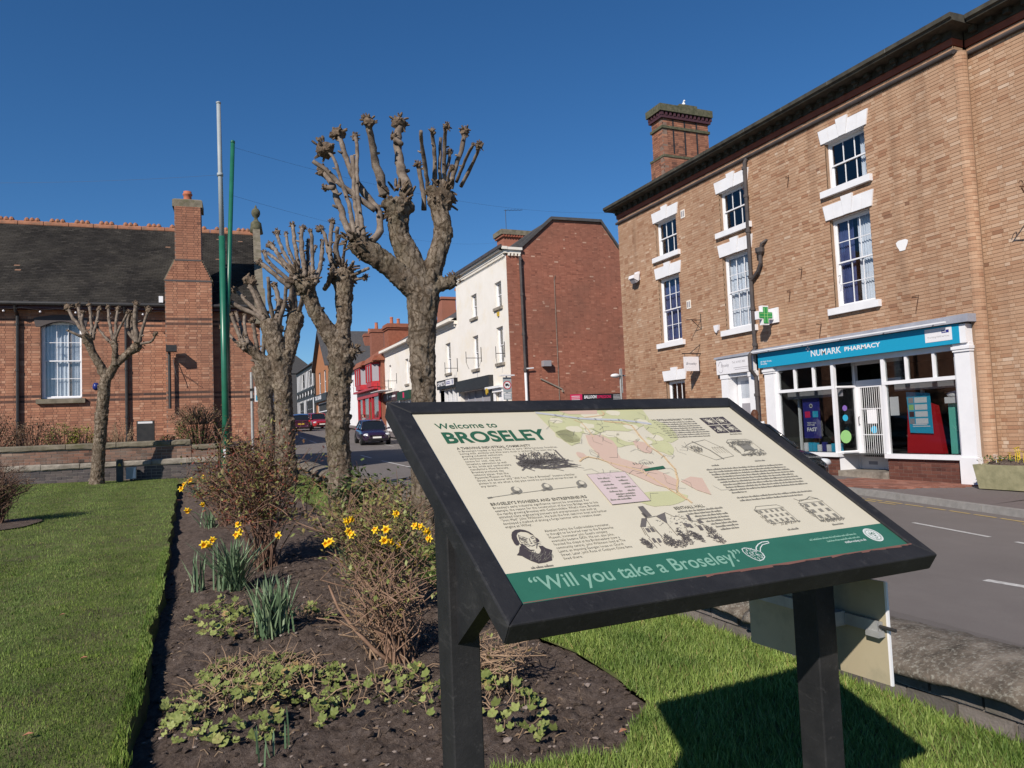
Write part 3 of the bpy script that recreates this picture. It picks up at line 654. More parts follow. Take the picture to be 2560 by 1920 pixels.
# panes
def pane(u0, u1, z0, z1, n=-.03): q = MB(); FX.box(q, u0, u1, n-.003, n+.003, z0, z1); return q.build('pane', M['shop_glass'], shop)
for a, b in zip((10.19,10.69,11.35),(10.63,11.29,11.88)): pane(a, b, 1.98, 2.5)
for a, b in zip((13.4,14.0,14.63),(13.94,14.57,15.18)): pane(a, b, 1.98, 2.5)
pane(10.19, 11.88, .34, 1.9); pane(13.4, 15.18, .34, 1.9)
for (u0, u1) in ((13.33, 13.26), (11.95, 12.4)):            # splayed returns of the door recess
    q = MB(); q.add([FX.pt(u0,-.03,.34), FX.pt(u1,-.6,.34), FX.pt(u1,-.6,2.5), FX.pt(u0,-.03,2.5)], [(0,1,2,3)]); q.build('pane', M['shop_glass'], shop)
    q = MB(); q.add([FX.pt(u0,-.02,-.1), FX.pt(u1,-.6,-.1), FX.pt(u1,-.6,.34), FX.pt(u0,-.02,.34)], [(0,1,2,3)]); q.build('return_panel', M['white_paint'], shop); q = MB(); q.tube([FX.pt(u0,-.04,1.94), FX.pt(u1,-.6,1.94)], .03, 6); q.build('return_rail', M['white_paint'], shop); q = MB(); q.tube([FX.pt(u0,-.04,.34), FX.pt(u1,-.6,.34)], .035, 6); q.build('return_rail', M['white_paint'], shop)
# stall risers in brown brick
mat('riser_mortar', [(.16,.11,.09),(.2,.14,.12)]); tint_mat('riser_brick', [(0,(.07,.03,.025)),(.5,(.12,.048,.036)),(1,(.17,.075,.055))], rough=.6)
for (a, b) in ((10.12, 11.95), (13.33, 15.26)):
    brick_wall(shop, FX, a, b, -.3, .24, [], M['riser_brick'], M['riser_mortar'], single=0, thick=.12, wallname='stall_riser', bond='stretcher')
# door
d = MB(); Bd = lambda *a: FX.box(d, *a)
Bd(12.46, 12.56, -.66, -.61, -.08, 2.0); Bd(13.12, 13.22, -.66, -.61, -.08, 2.0); Bd(12.56, 13.12, -.66, -.61, 1.9, 2.0); Bd(12.56, 13.12, -.66, -.61, -.08, .22)
door = d.build('door', M['white_paint'], shop)
q = MB(); FX.box(q, 12.56, 13.12, -.64, -.635, .22, 1.9); q.build('door_pane', M['shop_glass'], shop)
q = MB()
for i in range(9): u = 12.6+i*.06; q.tube([FX.pt(u, -.62, .22), FX.pt(u, -.62, 1.9)], .006, 5)
for z in (.75, 1.38): FX.box(q, 12.56, 13.12, -.625, -.615, z-.01, z+.01)
q.build('door_grille', M['white_paint'], shop); q = MB(); FX.box(q, 12.75, 13.0, -.61, -.605, .03, .11); q.build('letter_plate', M['lead'], shop)
q = MB(); FX.box(q, 11.95, 13.33, -.9, .06, -.3, -.085); q.build('door_step', M['stone_pale'], shop)
q = MB(); q.tube([FX.pt(13.16,-.58,1.0), FX.pt(13.16,-.55,1.02), FX.pt(13.16,-.55,1.18), FX.pt(13.16,-.58,1.2)], .01, 6); q.build('door_handle', M['iron_black'], shop)
def sheetw(u0, u1, z0, z1, n, m, name): q = MB(); FX.box(q, u0, u1, n-.004, n, z0, z1); return q.build(name, M[m], shop)
sheetw(12.7, 12.98, 1.02, 1.36, -.628, 'print_white', 'notice'); q = MB(); q.lathe(FX.pt(12.8,-.628,.87), [(.09,0),(.09,.003)], 18, axis=(-1,0,0)); q.build('door_sticker', M['print_sky'], shop)
# interior
q = MB(); q.quad((14.45,9.9,.3),(14.45,15.5,.3),(18,15.5,.3),(18,9.9,.3)); q.quad((18,9.9,-.1),(18,15.5,-.1),(18,15.5,2.7),(18,9.9,2.7)); q.quad((14.6,9.9,-.1),(18,9.9,-.1),(18,9.9,2.7),(14.6,9.9,2.7)); q.quad((14.5,15.3,-.1),(18,15.3,-.1),(18,15.3,2.7),(14.5,15.3,2.7)); q.quad((14.6,9.9,2.6),(14.6,15.5,2.6),(18,15.5,2.6),(18,9.9,2.6))
q.build('shop_room', M['room_dark'], shop)
q = MB(); FX.box(q, 10.15, 11.9, -.35, -.3, 1.75, 1.9); FX.box(q, 13.4, 15.2, -.35, -.3, 1.72, 1.9); q.build('blind_box', M['print_grey'], shop)
q = MB(); FX.box(q, 11.3, 11.36, -.5, -.44, .3, 1.75); FX.box(q, 14.95, 15.0, -.5, -.44, .3, 1.75); q.build('window_post', M['white_paint'], shop)
DB = lambda name, label, mb, m: solo(mb, name, M[m], label, 'display')
q = MB(); FX.prism(q, [(10.85,.34),(11.72,.34),(11.62,1.62),(10.98,1.38)], -.5, -.35); DB('display_stand', 'red cardboard display stand in the right pharmacy window', q, 'print_red')
pst = thing('window_poster', 'blue service poster with photographs in front of the red stand', 'poster', (14.68, 11.3, .8)); q = MB(); FX.prism(q, [(11.02,.78),(11.58,.8),(11.62,1.72),(11.04,1.66)], -.32, -.31); q.build('board', M['print_sky'], pst)
for i in range(4): q = MB(); z = 1.52-i*.155; FX.box(q, 11.12, 11.42, -.308, -.306, z-.06, z+.06); q.build('text_box', M['print_white'], pst); q = MB(); FX.box(q, 11.45, 11.57, -.308, -.306, z-.06, z+.06); q.build('photo', M[['print_grey','print_lime','print_brown','print_grey'][i]], pst)
q = MB(); FX.box(q, 11.08, 11.5, -.308, -.306, .93, .95); FX.box(q, 11.15, 11.5, -.308, -.306, .97, .99); q.build('caption', M['print_white'], pst)
q = MB(); FX.box(q, 10.33, 10.7, -.55, -.4, .34, 1.42); DB('teal_display_box', 'pale teal display box in the right pharmacy window', q, 'print_teal')
q = MB(); FX.box(q, 10.36, 10.7, -.52, -.3, 1.42, 1.55); q.blob(FX.pt(10.53,-.4,1.6), .13, 3, .3, 2, sc=(1,1.2,.6)); DB('paper_bag', 'crumpled white bag on top of the teal display box', q, 'print_white')
fp = thing('fast_poster', 'navy FAST symptom poster hanging in the left pharmacy window', 'poster', (14.7, 14.4, .7)); q = MB(); FX.box(q, 14.12, 14.68, -.3, -.29, .68, 1.72); q.build('board', M['print_navy'], fp)
put_text('FAST', fp, M['print_white'], FX.pt(14.57, -.285, .86), R3, height=.1, width=.33, bold=.04); put_text('TREAT YOUR\nSYMPTOMS', fp, M['print_white'], FX.pt(14.56, -.285, 1.0), R3, height=.1, width=.3, bold=.02)
q = MB(); FX.box(q, 14.44, 14.62, -.289, -.287, 1.22, 1.38); q.build('picture', M['print_pink'], fp); q = MB(); FX.box(q, 14.18, 14.36, -.289, -.287, 1.22, 1.38); q.build('picture', M['print_sky'], fp); q = MB(); q.lathe(FX.pt(14.4,-.288,1.52), [(.055,0),(.055,.002),(.04,.002),(.04,0)], 16, axis=(-1,0,0)); q.build('stopwatch_icon', M['print_white'], fp)
rn = random.Random(11)
for i in range(8):
    u = 13.5+i*.15; q = MB(); h_ = rn.uniform(.16,.26); FX.box(q, u, u+.12, -.3-rn.random()*.1, -.24, .345, .345+h_); solo(q, 'leaflet_box', M[rn.choice(['print_white','print_sky','print_navy','print_sky','print_white'])], ['rightmost','second from right','third from right','fourth from right','fourth from left','third from left','second from left','leftmost'][i]+' leaflet box along the left pharmacy window ledge', 'box', 'leaflet boxes in the pharmacy window')
for i, (u, z, r, m) in enumerate(((13.05,1.42,.07,'print_violet'),(13.05,1.18,.08,'print_sky'))):
    q = MB(); q.lathe((14.4+.25, 13.29+.0, z), [(r,0),(r,.003)], 18, axis=(-.12,-1,0)); solo(q, 'window_sticker', M[m], ['round violet sticker on the side pane by the pharmacy door','round blue sticker below the violet one by the pharmacy door'][i], 'sticker')
q = MB(); q.lathe((14.62, 13.285, .72), [(.16,0),(.16,.004)], 22, axis=(-.12,-1,0)); solo(q, 'window_sticker', M['print_lime'], 'large round green sticker low on the side pane by the pharmacy door', 'sticker')
q = MB(); FX.box(q, 11.62, 11.84, -.06, -.05, 1.2, 1.62); solo(q, 'paper_notice', M['print_white'], 'white paper notice taped inside the pharmacy window beside the door', 'notice')
# neighbouring dental practice doorway
dn = MB(); FX.box(dn, 16.28, 17.08, -.3, -.24, -.2, 2.5); FX.box(dn, 15.95, 17.5, -.3, .02, 2.48, 2.58)
dp = dn.build('dental_doorway', M['white_paint'], ph)
for (a, b) in ((15.96, 16.24), (17.12, 17.42)):
    q = MB(); FX.box(q, a, b, -.3, .08, -.22, 2.44); FX.box(q, a-.02, b+.02, -.3, .1, 2.44, 2.56); q.build('pilaster', M['white_paint'], dp)
q = MB(); FX.box(q, 15.98, 17.55, .0, .12, 2.58, 3.04); q.build('sign_board', M['print_white'], dp); q = MB(); FX.prism(q, [(15.9,3.04),(17.6,3.04),(17.6,3.1),(15.9,3.12)], 0, .16); q.build('lead_cap', M['lead'], dp)
put_text('Broseley', dp, M['print_grey'], FX.pt(17.34, .1225, 2.76), R3, height=.13, width=.36, shear=.3); put_text('Tel: 01952 883', dp, M['print_grey'], FX.pt(16.85, .1225, 2.86), R3, width=.55, height=.06)
q = MB(); q.tube([FX.pt(17.36+.1*math.cos(a)*(1 if math.cos(a) > 0 else 1), .123, 2.8+.16*math.sin(a)-.03*abs(math.cos(a))) for a in np.linspace(.4, 5.9, 24)], .006, 5); FX.box(q, 16.15, 16.8, .12, .122, 2.72, 2.735); FX.box(q, 16.2, 16.75, .12, .122, 2.67, 2.682); q.build('tooth_logo', M['print_grey'], dp)
q = MB(); FX.box(q, 16.42, 16.94, -.24, -.235, 1.85, 2.35); q.build('fanlight', M['glass'], dp); q = MB(); FX.box(q, 16.42, 16.94, -.24, -.23, .9, 1.7); q.build('door_panel', M['print_grey'], dp)
# wall fittings
q = MB(); q.tube([FX.pt(15.86,-.05,8.53), FX.pt(15.86,.06,8.53), FX.pt(15.86,.1,8.45), FX.pt(15.88,.1,8.0), FX.pt(15.9,.1,3.2), FX.pt(15.9,.3,3.0), FX.pt(15.9,.3,2.6), FX.pt(15.88,.14,2.4), FX.pt(15.88,.14,-.2)], .055, 10)
for z in (8.3, 7.5, 6.5, 5.2, 4.3, 3.3, 1.9, .7): q.lathe(FX.pt(15.89,.1 if z > 3.2 else .14,z), [(.055,-.04),(.075,-.04),(.075,.04),(.055,.04)], 10)
q.tube([FX.pt(15.87,.1,5.1), FX.pt(15.6,.1,5.3), FX.pt(15.48,.1,5.5), FX.pt(15.48,.1,5.75)], .05, 8); q.lathe(FX.pt(15.48,.1,5.72), [(.05,0),(.12,.08),(.13,.2),(.11,.2)], 10); q.tube([FX.pt(15.46,.1,5.85), FX.pt(15.4,.1,6.02), FX.pt(15.3,.02,6.1), FX.pt(15.28,-.05,6.1)], .04, 8)
q.build('drainpipe', M['pipe_brown'], ph)
cr = thing('pharmacy_cross', 'green and white pharmacy cross sign projecting from the brick wall by the drainpipe', 'sign', (14.05, 15.2, 3.7))
def cross(mb, s, w, n0, n1, cx=14.05, cz=4.0): mb.prism([(cx+a*s, n0, cz+b*s) for a, b in ((-w,-1),(w,-1),(w,-w),(1,-w),(1,w),(w,w),(w,1),(-w,1),(-w,w),(-1,w),(-1,-w),(-w,-w))], (0, n1-n0, 0))
q = MB(); cross(q, .26, .42, 15.14, 15.26); q.build('casing', M['white_paint'], cr); q = MB(); cross(q, .22, .36, 15.125, 15.14); q.build('face', M['print_green'], cr)
q = MB()
for k in (-.05, .05): q.box(13.85, 14.25, 15.12, 15.125, 4.0+k*.8-.005, 4.0+k*.8+.005)
for k in (-.05, .05): q.box(14.05+k-.006, 14.05+k+.006, 15.119, 15.124, 3.81, 4.19)
q.build('stripe', M['print_lime'], cr); q = MB(); q.box(14.34, 14.385, 15.0, 15.42, 3.8, 4.2); q.box(14.2, 14.36, 15.17, 15.23, 3.96, 4.04); q.build('mount', M['white_paint'], cr)
ds = thing('hanging_sign', 'small white tooth sign hanging on an iron bracket left of the dental doorway', 'sign', (14.1, 18.4, 2.8)); q = MB(); q.box(13.75, 14.3, 18.39, 18.42, 2.78, 3.22); q.build('board', M['print_white'], ds); put_text('Broseley', ds, M['print_grey'], (13.82, 18.385, 2.95), Matrix(((1,0,0),(0,0,-1),(0,1,0))), width=.4, height=.1, shear=.3)
q = MB(); q.tube([(14.4,18.405,3.32),(13.7,18.405,3.32)], .015, 6); q.tube([(14.4,18.405,3.6),(14.0,18.405,3.33)], .012, 6); q.tube([(13.8,18.405,3.32),(13.8,18.405,3.22)], .008, 5); q.tube([(14.25,18.405,3.32),(14.25,18.405,3.22)], .008, 5); q.build('bracket', M['iron_black'], ds)
fl = thing('wall_lamp', 'grey floodlight on the far upper corner of the brick building', 'lamp', (14.3, 21.6, 6.2)); q = MB(); q.prism([(14.35,21.45,6.5),(14.12,21.45,6.42),(14.08,21.45,6.3),(14.3,21.45,6.2)], (0,.32,0)); q.build('housing', M['print_white'], fl); q = MB(); q.prism([(14.12,21.48,6.28),(14.3,21.48,6.18),(14.2,21.48,6.14)], (0,.26,0)); q.build('lens', M['print_grey'], fl); q = MB(); q.box(14.33, 14.4, 21.5, 21.74, 6.25, 6.55); q.build('back_plate', M['print_white'], fl)
q = MB(); q.prism([FX.pt(17.43,.0,4.08), FX.pt(17.65,.0,4.08), FX.pt(17.62,.0,3.92), FX.pt(17.54,.0,3.84), FX.pt(17.46,.0,3.92)], (-.07,0,0)); solo(q, 'alarm_box', M['print_white'], 'small white burglar alarm box on the brick wall above the dental doorway', 'alarm')
for i, (u, z, c) in enumerate(((18.9,7.86,'upper'),(18.85,4.93,'lower'))):
    v = thing('air_vent', f'cream wall vent, the {c} of two left of the drainpipe', 'vent', FX.pt(u, 0, z-.13), 'cream wall vents'); q = MB(); FX.box(q, u-.1, u+.1, -.02, .015, z-.13, z+.13); q.build('frame', M['cream_render'], v)
    for k in (-.045, .045): q = MB(); FX.box(q, u+k-.03, u+k+.03, .015, .017, z-.09, z+.09); q.build('slot', M['print_grey'], v)
for (u, z, s) in ((14.35,7.55,1),(14.1,5.05,1),(14.55,4.55,1),(16.1,7.9,-.6),(10.9,3.75,1.3),(13.6,3.55,1.3),(12.9,4.6,.6)):
    q = MB(); q.tube([FX.pt(u+.11*s,.02,z+.02), FX.pt(u-.03*s,.05,z+.03), FX.pt(u+.06*s,.02,z-.26*abs(s))], .008, 5); q.build('wall_tie', M['rust'], ph)
for i, (u, z, n) in enumerate(((18.3,4.35,'left of the dental doorway'),)):
    q = MB(); q.tube([FX.pt(u,.0,z+.2), FX.pt(u,.0,z-.3)], .015, 6); q.tube([FX.pt(u,.0,z), FX.pt(u,.55,z)], .012, 6); q.tube([FX.pt(u,.0,z-.28), FX.pt(u,.35,z)], .01, 6); solo(q, 'sign_bracket', M['iron_black'], 'empty iron sign bracket high above the hanging tooth sign', 'bracket')
q = MB(); u = 8.33; W2 = FX2
q.tube([W2.pt(u,0,5.35), W2.pt(u,.9,5.3)], .012, 6); q.tube([W2.pt(u,.02,4.4), W2.pt(u,.85,5.28)], .014, 6); q.tube([W2.pt(u,.0,5.9), W2.pt(u,.0,4.3)], .014, 6); q.tube([W2.pt(u,.85+.06*math.cos(a),5.36+.06*math.sin(a)) for a in np.linspace(0,5,10)], .008, 5); q.tube([W2.pt(u,.1+.05*math.cos(a),4.6+.05*math.sin(a)) for a in np.linspace(0,5,10)], .008, 5)
solo(q, 'scroll_bracket', M['rust'], 'rusty wrought iron scroll bracket on the set-back brick wing', 'bracket')
# white plaster scar
q = MB(); P = [FX.pt(11.2+.13*math.cos(a)*(1+.3*math.sin(3*a)), .002, 4.95+.16*math.sin(a)*(1+.25*math.cos(2*a))) for a in np.linspace(0, 6.28, 15)[:-1]]; q.prism(P, (-.004,0,0)); q.build('plaster_patch', M['white_render'], ph)
# stone planter with flowers
pl = thing('stone_planter', 'mossy stone trough planter with pansies on the pavement by the shop', 'planter', (13.95, 9.0, -.24))
q = MB(); q.prism([(13.72,8.3,-.24),(13.72,9.42,-.24),(13.64,9.46,.22),(13.64,8.26,.22)], (.62,0,0)); q.build('trough', M['finial_stone'], pl); mat('trough_stone', [(.22,.21,.12),(.36,.33,.2)], scale=6, bmp=.5, bscale=30); pl.children[0].data.materials[0] = M['trough_stone']
q = MB(); q.blob((13.95,8.86,.2), .28, 4, .2, 2, sc=(1,1.9,.45)); q.build('compost', M['soil'], pl)

# ---------------------------------------------------------------- church hall
CY = 25.55; CW = Wall('Y', CY); RZC = math.radians(-3.5)
ch = thing('church_hall', 'red brick church hall with dark tiled roof and black brick bands on the left', 'building', (2.05, CY, 0), rz=RZC)
def ctint(a, b, c, d, t):
    z = (c+d)/2
    for lo, hi in ((4.95,5.03),(5.1,5.18),(2.6,2.69),(2.75,2.84)):
        if lo < z < hi: return random.uniform(.0, .05)
    if random.random() < .04: t = .08
    return min(.97, max(.07, t+.12))
def c_vis(u, z): return -5.6 < u < 1.9 and 1.9 < z < 5.4
brick_wall(ch, CW, -8.6, 2.02, .6, 5.45, [(-4.3,-3.2,2.72,5.12), (-.79,.56,.6,5.45)], M['red_brick'], M['red_mortar'], single=180, tintf=ctint, bond='flemish', visible=c_vis)
CB = Wall('Y', 25.06)
brick_wall(ch, CB, -.8, .57, .6, 6.36, [], M['red_brick'], M['red_mortar'], single=120, tintf=ctint, thick=.5, wallname='buttress', visible=lambda u, z: z > 2)
brick_wall(ch, Wall('Y', 25.12), -.5, .27, 7.02, 8.78, [], M['red_brick'], M['red_mortar'], single=0, tintf=lambda a, b, c, d, t: min(.9, max(.05, t*.7+.1-.12*(c > 8))), thick=.75, wallname='stack')
q = MB(); q.prism([(-.8,25.075,6.36),(.57,25.075,6.36),(.27,25.075,7.02),(-.5,25.075,7.02)], (0,.8,0)); shd = q.build('shoulder', M['red_mortar'], ch); q = MB()
for (a, b, c, d, w) in brick_rows(-.8, .57, 6.36, 7.02, []):
    f_ = (c-6.36)/.66; lo_, hi_ = -.79+.3*f_, .56-.3*f_; a, b = max(a, lo_), min(b, hi_)
    if b-a > .03: CB.box(q, a, b, -.04, 0, c, d, min(.9, max(.05, random.gauss(.5,.17))))
tag(q.build('brickwork', M['red_brick'], shd), kind='stuff')
for k, (u0, u1) in enumerate(((-.81,-.5),(.27,.58))):
    q = MB(); a, b = ((u0,6.36),(u1,7.04)) if k == 0 else ((u1,6.36),(u0,7.04)); q.obox(((a[0]+b[0])/2,25.5,(a[1]+b[1])/2), ((b[0]-a[0])/2,0,(b[1]-a[1])/2), (0,.4,0), (.03*(1 if k else -1),0,.015)); q.build('weathering', M['stone'], ch)
q = MB(); q.box(-.8,.57,25.05,25.1,6.33,6.39); q.box(-.5,.27,25.05,25.22,7.0,7.05); q.build('brick_band', M['blue_brick'], ch)
q = MB(); q.box(-.56, .33, 25.13, 26.02, 8.78, 9.0); q.prism([(-.56,25.13,9.0),(.33,25.13,9.0),(.28,25.2,9.05),(-.5,25.2,9.05)], (0,.8,0)); q.build('chimney_cap', M['stone'], ch)
q = MB(); q.lathe((-.13,25.55,9.04), [(.15,0),(.13,.05),(.12,.22),(.15,.24),(.15,.28),(.125,.3),(.125,.36),(.1,.36)], 14); q.build('chimney_pot', M['pot'], ch, smooth=True)
q = MB(); q.box(-8.6, 2.02, 25.9, 34, .2, 5.45); q.prism([(1.72,25.4,5.45),(1.72,29.6,9.0),(1.72,33.8,5.45)], (.3,0,0)); q.build('end_wall', M['red_mortar'], ch)
# tiles
e0, e1 = Vector((0,25.22,5.62)), Vector((0,29.6,9.16)); sl = (e1-e0); SL = sl.length; sd_ = sl/SL; nn_ = Vector((0,-sd_.z,sd_.y)); V = []; F = []; T = []
rows = int(SL/.105); rn = random.Random(2)
for r in range(rows):
    for c in range(63):
        u0 = -8.55+c*.168-(r % 2)*.084; u1 = u0+.162
        if u0 > 1.85: continue
        u1 = min(u1, 1.93)
        jz = rn.uniform(-.003, .004); a = e0+sd_*(r*.105)+nn_*(.028+jz); b = e0+sd_*(r*.105+.11)+nn_*(.012); g = e0+sd_*(r*.105)+nn_*(.012)
        o = len(V); V += [(u0,a.y,a.z),(u1,a.y,a.z+rn.uniform(-.002,.002)),(u1,b.y,b.z),(u0,b.y,b.z),(u0,g.y,g.z),(u1,g.y,g.z)]
        F += [(o,o+1,o+2,o+3),(o+4,o+5,o+1,o)]; t = min(.94, max(.02, rn.gauss(.42,.2)+(.25 if r > rows-5 and rn.random() < .5 else 0)))
        if rn.random() < .003: t = .99
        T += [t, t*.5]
o = raw_mesh('roof_tiles', V, F, M['roof_tile'], parent=ch, pivot=PIV[ch.name], tint=T); o['kind'] = 'stuff'
q = MB(); q.prism([(-8.6,25.2,5.6),(-8.6,29.6,9.14),(-8.6,34,5.6)], (10.5,0,0)); q.build('roof_deck', M['slate'], ch)
for i in range(13):                                        # crested ridge tiles
    u = -8.2+i*.78; q = MB(); q.tube([(u,29.6,9.14),(u+.76,29.6,9.14)], .13, 10)
    for k in (.08, .24, .4, .56, .7): q.lathe((u+k,29.6,9.22), [(.08,0),(.1,.06),(.06,.14),(.02,.17)], 8) if k in (.24,.4,.56) else q.lathe((u+k,29.6,9.24), [(.04,0),(.03,.03),(.01,.04)], 6)
    q.build('ridge_tile', M['ridge_tile'], ch)
q = MB(); q.prism([(1.9,25.05,5.62),(1.9,25.05,5.78),(1.9,29.6,9.5),(1.9,34.15,5.78),(1.9,34.15,5.62),(1.9,29.6,9.3)], (.26,0,0)); q.build('gable_coping', M['stone'], ch)
q = MB(); q.box(1.86, 2.2, 24.98, 25.7, 5.0, 5.75); q.prism([(1.86,24.98,5.75),(1.86,25.7,5.75),(1.86,25.7,6.3)], (.34,0,0)); q.build('kneeler', M['stone'], ch)
q = MB(); q.lathe((2.03,29.6,9.2), [(.26,0),(.22,.25),(.2,.4),(.1,.5),(.07,.56),(.07,.62),(.13,.68),(.17,.78),(.16,.88),(.1,.97),(.05,1.0),(.04,1.06),(.01,1.12)], 12); q.build('finial', M['finial_stone'], ch, smooth=True)
q = MB(); q.tube([(-8.6,25.16,5.58),(-.81,25.16,5.58)], .06, 8); q.tube([(.58,25.16,5.58),(1.9,25.16,5.58)], .06, 8); q.build('gutter', M['iron_black'], ch)
q = MB(); q.box(-8.6, -.81, 25.25, 25.56, 5.44, 5.6); q.box(.58, 1.9, 25.25, 25.56, 5.44, 5.6); q.build('eaves_board', M['print_brown'], ch)
for u in (-4.87, -1.96):
    q = MB(); q.tube([(u,25.18,5.54),(u,25.3,5.35),(u,25.47,5.25),(u,25.47,.9)], .05, 8)
    for z in (5.0, 3.6, 2.1): q.lathe((u,25.47,z), [(.05,-.03),(.065,-.03),(.065,.03),(.05,.03)], 8)
    q.build('downpipe', M['iron_black'], ch)
# arched window
q = MB(); arc = [(-4.3+1.1*i/10, 4.93+.17*math.sin(math.pi*i/10)) for i in range(11)]
CW.prism(q, [(-4.42,4.93)]+arc+[(-3.08,4.93),(-3.02,5.2)]+[(-3.02-1.46*i/10, 5.2+.1*math.sin(math.pi*i/10)) for i in range(1,10)]+[(-4.48,5.2)], -.2, .012); q.build('arch_lintel', M['blue_brick'], ch)
sash(ch, CW, -4.3, -3.2, 2.74, 5.1, 3.88, 3, 2, 2, rec=.16, curtain=[('curtain', 0, .62, 0), ('curtain', .7, 1, 0)])
q = MB(); CW.prism(q, [(-4.4,2.58),(-3.1,2.58),(-3.1,2.72),(-4.4,2.72)], -.2, .12); q.build('window_sill', M['stone'], ch)
q = MB(); q.box(-.98, -.86, 25.1, 25.3, 5.66, 5.86); q.build('gutter_box', M['white_paint'], ch)
# festoon bulbs and wall lamp
fc = thing('festoon_lights', 'string of small white bulbs along the church hall eaves', 'lights', (-2, 25.0, 5.3)); q = MB(); P = [(-5.5+i*.45, 25.05+.02*i, 5.34+.03*math.cos(i*math.pi)) for i in range(15)]; q.tube(P, .006, 4); q.build('cable', M['iron_black'], fc)
for p in P[1::2]: q = MB(); q.blob((p[0],p[1],p[2]-.05), .035, 1, 0, 1); q.build('bulb', M['print_white'], fc)
la = thing('wall_lamp', 'black box floodlight on a bracket post against the church hall buttress', 'lamp', (-.68, 25.0, 2.3)); q = MB(); q.box(-.8, -.5, 24.7, 25.0, 4.05, 4.25); q.build('housing', M['iron_black'], la); q = MB(); q.tube([(-.72,25.05,4.05),(-.72,25.05,2.3)], .045, 8); q.build('post', M['iron_black'], la); q = MB(); q.tube([(-.62,25.1,3.9),(-.55,24.95,3.4),(-.5,24.95,3.2)], .012, 5); q.tube([(-.5,25.05,3.5),(.1,25.05,3.05)], .008, 5); q.build('stay', M['iron_black'], la)

# ---------------------------------------------------------------- retaining wall at the end of the lawn
rw = thing('retaining_wall', 'stepped old brick and stone retaining wall at the end of the lawn', 'wall', (.45, 20.0, .2), rz=RZC)
RW = Wall('Y', 20.0); RU = Wall('Y', 20.1)
def rvis(u, z): return -5.0 < u < .4
brick_wall(rw, RW, -9, .5, .2, .74, [], M['blue_brick'], M['old_mortar'], single=110, bond='stretcher', wallname='plinth', visible=rvis)
brick_wall(rw, RU, -9, -.12, .88, 1.2, [], M['old_brick'], M['old_mortar'], single=110, bond='stretcher', wallname='upper_course', visible=rvis)
brick_wall(rw, RU, -.11, .5, .86, 1.08, [], M['old_brick'], M['old_mortar'], single=10, bond='stretcher', wallname='end_course')
rn = random.Random(9)
def stone_block(root, W, u0, u1, n0, n1, z0, z1, m='stone', name='coping_stone', seed=0, nseg=6):
    q = MB(); r = random.Random(seed); prof = [(n0,z0),(n1-.01,z0),(n1,z0+.02),(n1,z1-.035),(n1-.03,z1-.008),(n1-.1,z1),(n0,z1)]; k = len(prof); V = []
    for i in range(nseg+1):
        u = u0+(u1-u0)*i/nseg
        for (n, z) in prof: V.append(W.pt(u, n+r.uniform(-.006,.006), z+r.uniform(-.006,.006)))
    F = [(i*k+j, i*k+(j+1)%k, (i+1)*k+(j+1)%k, (i+1)*k+j) for i in range(nseg) for j in range(k)]+[tuple(range(k))[::-1], tuple(nseg*k+j for j in range(k))]
    q.add(V, F); return q.build(name, M[m], root)
u = -8.5; i = 0
while u < .4:
    l = rn.uniform(.55, 1.05); stone_block(rw, RW, u, min(u+l-.012, .5), -.14, .035+rn.uniform(0,.015), .74, .88-rn.uniform(0,.02), 'stone_pale', 'ledge_stone', i); u += l; i += 1
u = -8.5
while u < -.2:
    l = rn.uniform(1.0, 1.5); l = min(l, -.12-u); dz = rn.choice([0,0,-.015]); stone_block(rw, RU, u, u+l-.015, -.35, .05, 1.2+dz, 1.33+dz, 'stone', 'coping_stone', i); u += l; i += 1
stone_block(rw, RU, -.1, .48, -.35, .05, 1.08, 1.19, 'stone', 'coping_stone', 99)
q = MB(); q.quad((-12,20.15,1.16),(1.3,20.15,1.1),(1.3,25.7,1.2),(-12,25.7,1.25)); q.box(-12, .46, 20.2, 20.5, .2, 1.1); q.build('planting_bed', M['soil'], rw)

# ---------------------------------------------------------------- low roadside wall
gw = thing('roadside_wall', 'low garden wall with weathered rounded stone coping along the road', 'wall', (2.98, 2, 0))
def wall_pt(y, n, z): return (wxi(y)+n, y, z+zl(0, max(y, 2.5)))      # n from the garden face towards the road
ycur = -1.0; i = 0; rn = random.Random(4)
while ycur < 20:
    l = rn.uniform(1.35, 1.75) if ycur < 4 else rn.uniform(.75, 1.1); y1 = ycur+l; prof = [(-.09,.165),(-.105,.185),(-.085,.215),(-.02,.245),(.08,.27),(.22,.288),(.34,.275),(.42,.23),(.43,.165)]
    ns = 26 if ycur < 4 else 8; V = []; k = len(prof)
    for j in range(ns+1):
        y = ycur+.012+(l-.024)*j/ns; e = .03*max(0, 1-min(j, ns-j)/1.2)
        for (n, z) in prof:
            d = .018*noise.noise((n*6+i, y*3, z*6))+.007*noise.noise((n*20, y*14, z*20+i)); V.append(wall_pt(y, n*(1-e)+d*.6, z-e*.4+d))
    F = [(a*k+b, a*k+(b+1)%k, (a+1)*k+(b+1)%k, (a+1)*k+b) for a in range(ns) for b in range(k)]+[tuple(range(k))[::-1], tuple(ns*k+b for b in range(k))]
    q = MB(); q.add(V, F); q.build('coping_stone', M['stone_near'] if 'stone_near' in M else mat('stone_near', [(.05,.04,.03),(.13,.105,.082),(.22,.185,.15)], scale=7, rough=.95, bmp=1.0, bscale=55, dirt=(.3,.285,.24), dscale=60), gw, smooth=True); ycur = y1; i += 1
mb = MB(); j = MB(); rn = random.Random(8)
